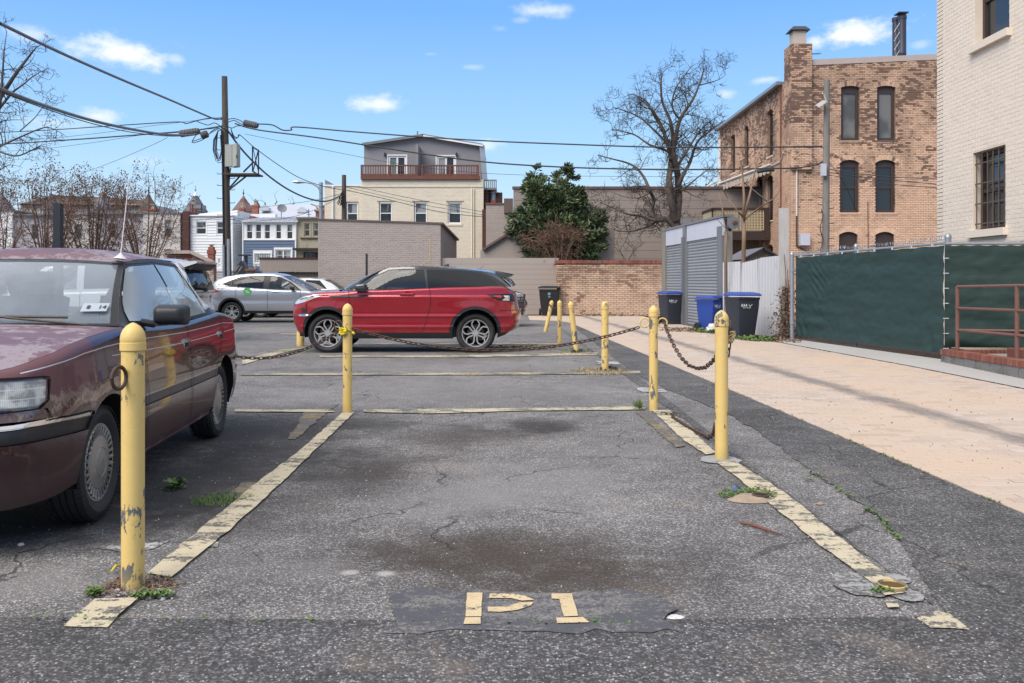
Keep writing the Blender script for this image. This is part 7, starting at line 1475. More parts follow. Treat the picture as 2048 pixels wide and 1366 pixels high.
def build_car(sp):
 T = local(thing('car' if 'name' not in sp else sp['name'], sp['label'], sp.get('cat', 'car'), (*sp['loc'], sp.get('z', 0)), sp['rz'])); pl = Plan(sp['plan']); paint = sp['paint']; side = sp['side']; frt = sp['front']; rer = sp['rear']; top = sp['top']; rt = sp.get('rt', .05)
 zt_s = lambda s_: cr_tab(top, pl.at(s_).x if pl.s0 < s_ < pl.s1 else pl.at(s_).x)
 zb = sp['sill']; zbt = lambda s_: lerp_tab(sp['bottom'], pl.at(s_).x)
 def P3(s_, z):
  c = pl.at(s_); 
  if s_ > pl.s1: c = Vector((c.x, c.y - (s_ - pl.s1)))
  if s_ < pl.s0: c = Vector((c.x, c.y - (pl.s0 - s_)))
  n = pl.nrm(min(max(s_, pl.s0 + .021), pl.s1 - .021)); n = n if n.y > -.2 else n
  wf = sstep(n.x, .25, .9); wr = sstep(-n.x, .25, .9); o_ = cr_tab(side, z) * (1 - wf - wr) + cr_tab(frt, z) * wf + cr_tab(rer, z) * wr
  for fn in sp.get('bumps', ()): o_ += fn(c.x, z)
  zt = cr_tab(top, c.x); r_ = rt if not callable(rt) else rt(c.x)
  if z > zt - r_: q = min(1, (z - (zt - r_)) / r_); o_ -= r_ - math.sqrt(max(0, r_ * r_ * (1 - q * q * .98)))
  return Vector((c.x + n.x * o_, c.y + n.y * o_, z))
 n = 140; S_ = [pl.s0 + (pl.s1 - pl.s0) * i / n for i in range(n + 1)]
 outline = [(q, zbt(q)) for q in S_] + [(q, zt_s(q)) for q in reversed(S_)]
 r_ = sp['r']; ra = sp['arch']; AX = [(pl.sx(0), r_ + sp.get('archz', .0)), (pl.sx(sp['wb']), r_ + sp.get('archz', .0))]
 circ = lambda c, q, k=48: [(c[0] + q * math.cos(2 * math.pi * i / k), c[1] + q * math.sin(2 * math.pi * i / k)) for i in range(k)]
 loops = [circ(c, ra) for c in AX]; clad = sp.get('clad', 0)
 if clad: loops += [circ(c, ra + clad) for c in AX]
 regs = [(nm, [(pl.sx(x) if isinstance(x, (int, float)) else (pl.sf(x[1], x[0] == 'r')), z) for x, z in po], mt, off) for nm, po, mt, off in sp.get('regions', ())]
 loops += [rg[1] for rg in regs]; gaps = []; gw = .0034
 for L in sp.get('gaps', ()):
  L = [Vector(((pl.sx(x) if isinstance(x, (int, float)) else pl.sf(x[1], x[0] == 'r')), z)) for x, z in L]; A_, B_ = [], []
  for i, p in enumerate(L):
   d = (L[min(i + 1, len(L) - 1)] - L[max(i - 1, 0)]).normalized(); q = Vector((-d.y, d.x)) * gw; A_.append(tuple(p + q)); B_.append(tuple(p - q))
  gaps.append(A_ + B_[::-1])
 loops += gaps; xs = sp['splits']
 def cls(a, z):
  for g_ in gaps:
   if in_poly(a, z, g_): return 'gap'
  for i, rg in enumerate(regs):
   if in_poly(a, z, rg[1]): return i
  if clad:
   for c in AX:
    if (a - c[0]) ** 2 + (z - c[1]) ** 2 < (ra + clad) ** 2: return 'clad'
   if z < sp.get('cladz', 0): return 'clad'
  X = pl.at(a).x
  fb_ = sp['bumper_f'](a, z, X, pl) if 'bumper_f' in sp else False; rb_ = sp['bumper_r'](a, z, X, pl) if 'bumper_r' in sp else False
  if fb_: return 'front_bumper'
  if rb_: return 'rear_bumper'
  for x0, nm in xs:
   if X > x0: return nm
  return xs[-1][1]
 def drop(a, z): return any((a - c[0]) ** 2 + (z - c[1]) ** 2 < ra * ra for c in AX)
 lines = [[(pl.s0, sp['cladz'] + .0), (pl.s1, sp['cladz'])]] if clad and sp.get('cladz') else []
 for zc in sp.get('creases', ()):
  for dz in (-.012, 0, .012): lines.append([(pl.s0 + .01, zc + dz), (pl.s1 - .01, zc + dz)])
 _rt = lambda q: rt if not callable(rt) else rt(pl.at(q).x)
 for k in (.06, .2, .4, .65, 1.0, 1.4): lines.append([(q, zt_s(q) - _rt(q) * k) for q in S_[2:-2]])
 vo, Tr = cdt_mesh(None, outline, loops, lines, grid=sp.get('grid', .055), classify=cls, drop=drop)
 fixz = lambda a, z: P3(a, z)
 for mir in (False, True):
  if mir and sp.get('half'): continue
  for k, tr in Tr.items():
   if k == 'gap': surf_obj('shut_line', vo, tr, P3, M_GAPM, T, off=-.008, mirror=mir); continue
   if k == 'clad': nm, mt, off = 'cladding', M_TRIMB, .006
   elif isinstance(k, int): nm, _, mt, off = regs[k]
   else: nm, mt, off = k, sp.get('panel_mats', {}).get(k, paint), 0
   surf_obj(nm, vo, tr, P3, mt, T, off=off, mirror=mir, lip=0)
  for c in AX:
   m = MB(); cx = pl.at(c[0]).x; yo = pl.at(c[0]).y; N_ = 30; rings = []
   for dy in (.0, .03, .32): rings.append([(cx + (ra - .0) * math.cos(math.pi * (i - 2) / (N_ - 4)), (yo - .012 - dy) * (-1 if mir else 1) if dy else (P3(c[0] + ra * math.cos(math.pi * (i - 2) / (N_ - 4)), max(zb, c[1] + ra * math.sin(math.pi * (i - 2) / (N_ - 4)))).y - .004) * (-1 if mir else 1), c[1] + ra * math.sin(math.pi * (i - 2) / (N_ - 4))) for i in range(N_ + 1)])
   grid_obj('wheel_housing', rings, M_GAPM, T); m.prism([(ra * math.cos(math.pi * i / 16), ra * math.sin(math.pi * i / 16)) for i in range(17)], (cx, (yo - .33) * (-1 if mir else 1), c[1]), (1, 0, 0), (0, 0, 1), (0, .01, 0)); obj('wheel_housing', m, M_GAPM, T)
 # ---- greenhouse
 gh = sp['green']; yr = lambda x: cr_tab(gh['yr'], x); zr = lambda x: cr_tab(gh['zr'], x); bz = lambda x: cr_tab(top, x)
 def G3(x, z):
  z0 = bz(x); g_ = (z - z0) / max(.02, zr(x) - z0); r2 = rt if not callable(rt) else rt(x); y0 = P3(pl.sx(x), z0).y - .004; y1 = yr(x); return Vector((x, y0 + (y1 - y0) * g_ + .022 * math.sin(math.pi * min(1, max(0, g_))), z))
 wins = gh['windows']; gl = gh['outline']
 def gcls(a, z):
  for i, w_ in enumerate(wins):
   if in_poly(a, z, w_[0]): return i
  for nm, po, mt in gh.get('frames', ()):
   if in_poly(a, z, po): return nm
  return 'body'
 vo2, T2 = cdt_mesh(None, gl, [w_[0] for w_ in wins] + [f_[1] for f_ in gh.get('frames', ())], grid=.07, classify=gcls)
 fm = {f_[0]: f_[2] for f_ in gh.get('frames', ())}
 for mir in (False, True):
  for k, tr in T2.items():
   if isinstance(k, int): surf_obj('side_window', vo2, tr, G3, wins[k][1], T, off=-.006, mirror=mir, flipn=False)
   elif k == 'body': surf_obj('roof_pillar', vo2, tr, G3, gh.get('mat', paint), T, off=0, mirror=mir)
   else: surf_obj('window_frame', vo2, tr, G3, fm[k], T, off=.003, mirror=mir)
 # roof
 x0, x1 = gh['roof']; rows = []; K = 14; cw = gh.get('crown', .05); bowf, bowr = gh.get('bow', (.10, .04))
 for i in range(25):
  f = i / 24; row = []
  for j in range(K + 1):
   y_ = -1 + 2 * j / K; xx = x0 + (x1 - x0) * f; xb = xx + (bowf * f - bowr * (1 - f)) * (1 - y_ * y_); yy = yr(xx) * y_; e = 1 - abs(y_) ** 2.6
   row.append((xb, yy, zr(xx) + cw * e * min(1, .35 + 4 * f * (1 - f) * 1.3 if True else 1)))
  rows.append(row)
 ro = grid_obj('roof', rows, gh.get('roofmat', gh.get('mat', paint)), T)
 topf_row = rows[-1]; topr_row = rows[0]
 def pane_grid(nm, top_row, bot, mt, bulge, inset=0.0, n=12):
  rws = []
  for i in range(n + 1):
   f = i / n; row = []
   for j in range(K + 1):
    y_ = -1 + 2 * j / K; b = Vector((bot[0] + bot[3] * (1 - y_ * y_), bot[1] * y_, bot[2] + bot[4] * (1 - y_ * y_))); a = Vector(top_row[j]); q = a.lerp(b, f); nrm_ = Vector((1 if bot[0] > a.x else -1, 0, .8)).normalized(); row.append(q + nrm_ * bulge * math.sin(math.pi * f))
   rws.append(row)
  k0, k1 = inset, 1 - inset
  o = grid_obj(nm, rws, mt, T); return rws
 ws = pane_grid('windscreen', topf_row, gh['cowl'], gh.get('wsmat', G_WS), .03); rg_ = pane_grid('rear_window', topr_row, gh['rearb'], gh.get('rgmat', G_TINT), .02)
 def border(rws, w1, w2, mt, nm, dz=.004):
  n = len(rws) - 1; m = MB()
  def q(i, j):
   a = Vector(rws[int(i)][j]) if float(i).is_integer() else Vector(rws[int(i)][j]).lerp(Vector(rws[int(i) + 1][j]), i - int(i)); return a
  up = Vector((.004 if rws[-1][0][0] > rws[0][0][0] else -.004, 0, dz))
  for side_ in (0, 1):
   j0 = 0 if side_ == 0 else K; j1 = 1 if side_ == 0 else K - 1
   for i in range(n):
    P = [q(i, j0) + up, q(i, j0).lerp(q(i, j1), w1) + up, q(i + 1, j0).lerp(q(i + 1, j1), w1) + up, q(i + 1, j0) + up]; m.add(P, [(0, 1, 2, 3)])
  for (i0, i1) in ((0, w2), (n - w2, n)):
   for j in range(K): m.add([q(i0, j) + up * 1.2, q(i0, j + 1) + up * 1.2, q(i1, j + 1) + up * 1.2, q(i1, j) + up * 1.2], [(0, 1, 2, 3)])
  obj(nm, m, mt, T)
 border(ws, .35, .35, M_TRIMB, 'windscreen_surround'); border(rg_, .4, .6, gh.get('rgb', M_TRIMB), 'window_surround')
 # hood and rear deck
 def deck(nm, xa, front, mt, crown, bowx, zc=None):
  rws = []; sa = pl.sx(xa); se = pl.s1 if front else pl.s0; N_ = 26
  for i in range(N_ + 1):
   q = sa + (se - sa) * (i / N_) ** .8; c = P3(q, zt_s(q) - .001); f = i / N_; row = []
   yy0 = max(c.y - .0, 0); k = yy0 / max(.3, P3(sa, zt_s(sa)).y); bw = (bowx * (1 - f) ** 2)
   for j in range(K + 1): y_ = -1 + 2 * j / K; row.append((c.x + bw * (1 - y_ * y_), yy0 * y_, c.z + crown * k * k * (1 - abs(y_) ** 2.4) + .001))
   rws.append(row)
  return grid_obj(nm, rws, mt, T)
 if 'hood' in sp: deck('hood', sp['hood'], True, sp.get('hoodmat', paint), sp.get('hoodcrown', .04), sp.get('hoodbow', .1))
 if 'deck' in sp: deck('boot_lid', sp['deck'], False, sp.get('deckmat', paint), .02, -.06)
 # underbody, floor, seats
 W2 = pl.at(pl.sx(1.2)).y
 m = MB(); fx = pl.P[-1].x; bx2 = pl.P[0].x; m.box(sp['wb'] - .36, sp['wb'] + .36, -W2 + .36, W2 - .36, zb + .05, zb + .5); m.box(.36, sp['wb'] - .36, -W2 + .10, W2 - .10, zb + .02, zb + .2); m.box(-.36, .36, -W2 + .36, W2 - .36, zb + .05, zb + .5); m.box(sp['wb'] + .37, fx - .18, -W2 + .25, W2 - .25, zb + .03, zb + .42); m.box(bx2 + .18, -.37, -W2 + .25, W2 - .25, zb + .08, zb + .55); obj('underbody', m, M_UNDER, T)
 im = sp.get('int', M_INTD); cx_, cw_, cz_ = gh['cowl'][:3]
 m = MB(); m.prism([(cx_ + .1, cz_ - .25), (cx_ + .08, cz_ - .03), (cx_ - .35, cz_ - .04), (cx_ - .5, cz_ - .14), (cx_ - .45, cz_ - .4)], (0, -cw_ + .03, 0), (1, 0, 0), (0, 0, 1), (0, 2 * cw_ - .06, 0)); obj('dashboard', m, im, T)
 for y_ in (-.36, .36): seat(T, cx_ - 1.12, y_, im, zb + .22); 
 m = MB(); m.box(cx_ - 2.2, cx_ - 1.75, -.62, .62, zb + .2, zb + .36); m.prism([(-.26, .14), (-.12, .14), (-.28, .62), (-.40, .60)], (cx_ - 1.95, -.62, zb + .22), (1, 0, 0), (0, 0, 1), (0, 1.24, 0)); obj('rear_bench', m, im, T)
 m = MB(); Ms = Matrix.Translation((cx_ - .62, .36 * sp.get('wheelside', 1), cz_ - .08)) @ Matrix.Rotation(R(65), 4, 'Y'); m.tube([Ms @ Vector((.185 * math.cos(a), .185 * math.sin(a), 0)) for a in [i * math.pi / 12 for i in range(25)]], .015, 6, cap=False); m.tube([Ms @ Vector((0, -.18, 0)), Ms @ Vector((0, .18, 0))], .018, 6); obj('steering_wheel', m, im, T)
 for (x, sty) in ((0, sp['wheel']), (sp['wb'], sp['wheel'])):
  for sd_ in (1, -1): wheel(T, x, sd_ * sp['ty'], sd_, r_, sp.get('tw', .21), sty, sp.get('rim'))
 T['_p'] = 1; return T, pl, P3, G3
# ------------------------------------------------------------------ maroon car, nearest at left
def maroon_mat(top_):
 m_, t = material('faded_maroon_top' if top_ else 'maroon_side_paint'); p = opos(t); s_ = t.n('ShaderNodeSeparateXYZ', {0: p})
 n1 = t.noise(p, 2.0, 7, .7); n2 = t.noise(p, 7.0, 7, .75)
 if top_:
  c = t.mix(t.ramp(n1, .3, .7), (.115, .046, .054), (.155, .08, .092)); pk = t.ramp(t.m('ADD', n1, t.m('MULTIPLY', t.m('SUBTRACT', n2, .5), .8)), .50, .56)
  pk = t.m('MULTIPLY', pk, t.ramp(t.noise(p, 40, 4, .7), .25, .5)); c = t.mix(t.m('MULTIPLY', pk, .85), c, (.27, .225, .25))
  finish(t, c, t.m('ADD', .42, t.m('MULTIPLY', pk, .3)), coat=.15, crough=.3, bump=pk, bstr=.1, bdist=.002); return m_
 f = t.m('ADD', s_.outputs[0], t.m('MULTIPLY', t.m('SUBTRACT', n2, .5), .5)); front = t.ramp(f, 2.72, 2.80)
 up = t.ramp(t.m('ADD', s_.outputs[2], t.m('MULTIPLY', t.m('SUBTRACT', n2, .5), .22)), .70, .735)
 fade = t.m('MULTIPLY', front, up); c = t.mix(fade, (.036, .009, .013), (.105, .034, .042))
 pk = t.m('MULTIPLY', t.m('MULTIPLY', front, t.ramp(t.m('ABSOLUTE', t.m('SUBTRACT', t.m('ADD', s_.outputs[2], t.m('MULTIPLY', t.m('SUBTRACT', n2, .5), .5)), .70)), .045, .02)), t.ramp(t.noise(p, 12, 5, .7), .42, .48))
 c = t.mix(t.m('MULTIPLY', pk, .7), c, (.24, .17, .15)); c = t.mix(t.m('MULTIPLY', t.ramp(t.noise(t.scale(p, .5, 1, 2), 4, 6, .65), .5, .8), .10), c, (.20, .15, .13))
 c = t.mix(t.m('MULTIPLY', t.ramp(s_.outputs[2], .5, .22), .25), c, (.12, .10, .09))
 finish(t, c, t.m('ADD', t.m('ADD', .22, t.m('MULTIPLY', fade, .22)), t.ramp(s_.outputs[2], .52, .40, 0, .25)), coat=t.m('MULTIPLY', t.m('MULTIPLY', t.m('SUBTRACT', 1.0, t.m('MULTIPLY', fade, .75)), t.ramp(s_.outputs[2], .40, .54, .15, 1.0)), t.ramp(s_.outputs[2], .87, .93, 1, .2)), crough=.03, spec=.5, bump=t.noise(p, 1.6, 2), bstr=.03, bdist=.03); return m_
M_MAR = maroon_mat(False); M_MART = maroon_mat(True); M_PIN = simple('white_pinstripe', (.62, .58, .58), .5, pos='o', bump=0); M_WORNBLK = simple('worn_black_trim', (.05, .045, .05), .55, pos='o', var=.3, vs_=5, dirt=(.13, .11, .12), dscale=4)
M_GREYTRIM = simple('grey_rub_strip', (.075, .07, .072), .45, pos='o', var=.1)
Lpt = Vector((*gp(440, 873), 0)); dirx = Vector((.0842, -.9965, 0)); left = Vector((.9965, .0842, 0)); ty = .80
root = Lpt - left * ty
rub = lambda x0, x1, z0, z1: [(x0, z0), (x1, z0), (x1, z1), (x0, z1)]
def band(pts, w_):
 return [(x, z + w_ / 2) for x, z in pts] + [(x, z - w_ / 2) for x, z in reversed(pts)]
SB = dict(name='parked_car', label='faded maroon older saloon car with peeling paint, cut off by the left edge', loc=(root.x, root.y), rz=math.atan2(dirx.y, dirx.x), wb=2.585, r=.305, ty=ty, tw=.19, wheel='cap', rim=simple('worn_hubcap_silver', (.36, .34, .31), .38, metal=.55, pos='o', var=.1, bump=0, dirt=(.22, .19, .16), dlo=.55),
 plan=[(-.92, 0), (-.90, .45), (-.80, .72), (-.5, .815), (0, .84), (.8, .85), (1.6, .85), (2.3, .845), (2.8, .83), (3.12, .79), (3.32, .66), (3.40, .42), (3.43, 0)],
 side=[(.18, -.07), (.26, -.03), (.34, -.008), (.45, .004), (.6, .008), (.72, 0), (.80, -.008), (.9, -.022), (1.05, -.045)], front=[(.18, -.07), (.3, 0), (.42, .03), (.5, .06), (.6, .06), (.64, .02), (.7, 0), (.82, -.02), (.9, -.06)], rear=[(.2, -.07), (.35, 0), (.5, .05), (.6, .05), (.64, .01), (.8, 0), (.95, -.02)],
 top=[(-.92, .90), (-.7, .945), (-.4, .975), (0, 1.01), (.35, 1.0), (1.2, .972), (1.9, .985), (2.2, .995), (2.5, .985), (2.85, .955), (3.15, .905), (3.3, .865), (3.43, .845)], rt=lambda x: .03 if x < 2.1 else .03 + .025 * sstep(x, 2.1, 2.5),
 sill=.22, bottom=[(-.92, .33), (-.4, .27), (0, .25), (.3, .23), (2.2, .215), (2.6, .26), (2.95, .27), (3.1, .245), (3.43, .225)], arch=.345, archz=.015, paint=M_MAR, grid=.04, creases=[.80],
 splits=[(2.02, 'front_wing'), (1.05, 'door'), (.02, 'door_rear'), (-9, 'rear_wing')],
 bumper_f=lambda a, z, X, pl: (X > 2.6 and z < .615) or (X > 3.10 and z < .665 and X > 3.18), bumper_r=lambda a, z, X, pl: X < -.3 and z < .61,
 regions=[('bumper_chrome', [(2.80, .586), (2.9, .590), (3.1, .598), (3.25, .604), (('f', .35), .606), (('f', 0.0), .606), (('f', 0.0), .632), (('f', .35), .632), (3.25, .630), (3.1, .624), (2.9, .612), (2.80, .607)], M_CHROME, .012),
  ('bumper_strip', [(2.80, .522), (3.1, .530), (('f', .3), .535), (('f', .0), .535), (('f', .0), .605), (('f', .35), .605), (3.25, .602), (3.1, .597), (2.80, .585)], M_TRIMB, .016),
  ('rear_bumper_strip', [(-.40, .52), (-.8, .52), (('r', 0.0), .52), (('r', 0.0), .60), (-.8, .60), (-.40, .60)], M_TRIMB, .014),
  ('headlamp', [(3.175, .800), (3.19, .712), (3.225, .684), (3.30, .682), (('f', .40), .686), (('f', .40), .812), (3.30, .812), (3.2, .812)], M_FLUTE, .002),
  ('grille', [(('f', .38), .686), (('f', 0.0), .686), (('f', 0.0), .80), (('f', .38), .80)], M_TRIMB, -.01),
  ('pinstripe', band([(3.28, .842), (3.1, .872), (2.85, .899), (2.6, .914), (2.35, .920), (2.1, .922), (1.6, .915), (1.1, .912), (.5, .918), (.0, .925), (-.5, .905), (-.75, .885)], .0055), M_PIN, .0015),
  ('pinstripe', band([(2.52, .862), (2.35, .858), (1.6, .846), (1.1, .842), (.5, .846), (0, .852), (-.5, .855), (-.8, .845)], .0055), M_PIN, .0015),
  ('rub_strip_chrome', rub(.02, 2.22, .583, .594), M_CHROME, .012), ('rub_strip', rub(.02, 2.22, .528, .582), M_GREYTRIM, .010),
  ('rear_lamp', [(-.70, .70), (-.72, .84), (('r', .5), .84), (('r', .5), .70)], M_REDL, .002), ('side_skirt', [(.34, .20), (2.24, .20), (2.24, .272), (.34, .285)], M_MART, .012)],
 gaps=[[(3.165, .806), (3.18, .708), (3.222, .676), (3.30, .674), (('f', .40), .678), (('f', .0), .678)], [(3.165, .812), (3.2, .819), (3.30, .819), (('f', .40), .819), (('f', .0), .819)], [(('f', .395), .68), (('f', .395), .818)], [(2.02, .285), (2.02, .98)], [(1.05, .285), (1.05, .97)], [(.33, .30), (.36, .50), (.30, .62), (.16, .72), (.04, .86), (.02, .92), (.06, 1.0)], [(.34, .288), (2.02, .275)], [(3.19, .674), (3.17, .62), (2.84, .612)], [(-.33, .615), (-.8, .615)]],
 green=dict(yr=[(.3, .575), (.7, .60), (1.1, .605), (1.45, .59), (1.7, .57)], zr=[(-.1, 1.03), (.2, 1.24), (.45, 1.375), (.6, 1.40), (.9, 1.415), (1.3, 1.41), (1.55, 1.385), (1.7, 1.32), (2.0, 1.10), (2.2, 1.0)],
  outline=[(2.16, .995), (2.0, 1.10), (1.82, 1.23), (1.66, 1.345), (1.60, 1.385), (1.3, 1.41), (.9, 1.415), (.6, 1.40), (.46, 1.375), (.3, 1.275), (.1, 1.12), (-.02, 1.03), (.0, 1.012), (.35, 1.003), (1.2, .975), (1.9, .99)],
  windows=[([(2.00, 1.02), (1.93, 1.075), (1.63, 1.335), (1.575, 1.352), (1.19, 1.372), (1.135, 1.0)], G_SIDE), ([(1.10, 1.0), (1.155, 1.373), (.70, 1.362), (.37, 1.02)], G_SIDE), ([(.655, 1.36), (.60, 1.352), (.17, 1.055), (.32, 1.04)], G_SIDE)],
  frames=[('frame', [(2.09, 1.0), (1.95, 1.09), (1.645, 1.352), (1.58, 1.372), (1.18, 1.392), (.66, 1.382), (.58, 1.372), (.10, 1.045), (.12, 1.018), (.35, 1.006), (1.2, .98)], M_TRIMB)],
  roof=(.44, 1.60), crown=.07, bow=(.12, .06), cowl=(2.17, .735, 1.0, .20, .012), rearb=(-.04, .60, 1.02, -.12, .02), mat=M_WORNBLK, roofmat=M_MART, rgmat=G_CLR),
 hood=2.2, hoodmat=M_MART, hoodcrown=.03, hoodbow=.20, deck=-.02, deckmat=M_MART, int=M_INT)
car, pl, P3, G3 = build_car(SB)
for o in car.children:
 if o.name.startswith('door_rear'): o.name = 'door'
mirror_part(car, 1.86, .80, 1.055, 1, M_TRIMB, l=.14, w_=.22, h=.135); mirror_part(car, 1.86, .80, 1.055, -1, M_TRIMB, l=.14, w_=.22, h=.135)
# sail panel, handles, head lamps' inner reflector, aerial, wiper, stickers
for sd_ in (1, -1):
 for x in (1.135, .12):
  q = P3(pl.sx(x), .835); m = MB(); m.box(x - .055, x + .055, sd_ * (q.y - .004), sd_ * (q.y + .004), .80, .868); hb = obj('door_handle', m, M_CHROME, car); m = MB(); m.box(x - .045, x + .045, sd_ * (q.y + .004), sd_ * (q.y + .006), .808, .845); obj('handle_recess', m, M_INTD, hb)
  m = MB(); m.box(x - .048, x + .048, sd_ * (q.y + .004), sd_ * (q.y + .018), .843, .862); obj('handle_flap', m, M_CHROME, hb)
q = Vector((1.60, .555, 1.402)); m = MB(); m.lathe([(.045, 0), (.03, .012), (.012, .03), (.004, .04), (.0035, .12), (.0028, .5), (0, .5)], 12, Matrix.Translation(q) @ Matrix.Rotation(R(-4), 4, 'X') @ Matrix.Rotation(R(-6), 4, 'Y')); obj('aerial', m, M_PIN, car)
def ws_pt(y, f, up=0.0):
 k = y / (.575 + (.735 - .575) * f); x = (1.60 + .12 * (1 - k * k)) * (1 - f) + (2.17 + .20 * (1 - k * k)) * f; z = 1.385 + .02 - .385 * f; n_ = Vector((.56, 0, .83)); return Vector((x, y, z)) + n_ * (.03 * math.sin(math.pi * f) + up)
m = MB(); m.tube([ws_pt(.50, .97, .03), ws_pt(.20, .955, .03), ws_pt(-.15, .985, .03)], .009, 6); m.tube([ws_pt(.60, 1.03, .01), ws_pt(.2, .975, .035)], .007, 6); obj('wiper', m, simple('brown_wiper', (.10, .08, .06), .6, pos='o'), car)
m = MB(); m.tube([ws_pt(-.10, .97, .03), ws_pt(-.45, .955, .03), ws_pt(-.6, .985, .03)], .009, 6); obj('wiper', m, MATS['brown_wiper'], car)
a, b, c, d = ws_pt(.53, .86, .004), ws_pt(.655, .86, .004), ws_pt(.655, .76, .004), ws_pt(.53, .76, .004); m = MB(); m.add([a, b, c, d], [(0, 1, 2, 3)]); stk = obj('inspection_sticker', m, simple('sticker_white', (.40, .44, .48), .5, pos='o', bump=0), car)
ex = (b - a).normalized(); ez = (d - a).normalized(); en = ex.cross(ez).normalized()
for txt, oo in (('8', .25), ('14', .78)):
 M = Matrix.Translation(a.lerp(b, oo) + ez * .022 + en * .003) @ Matrix(((ex.x, ez.x, en.x, 0), (ex.y, ez.y, en.y, 0), (ex.z, ez.z, en.z, 0), (0, 0, 0, 1))); tx = text_mesh(txt, .045, M_TEXTD, stk, M)
m = MB(); c0 = ws_pt(.74 * 0, 1, 0)
m = MB(); m.box(1.72, 1.76, -.10, .10, 1.30, 1.35); obj('rear_view_mirror', m, M_INTD, car)
m = MB(); m.box(-.10, .35, -.60, .60, .985, 1.0); obj('parcel_shelf', m, M_INT, car)
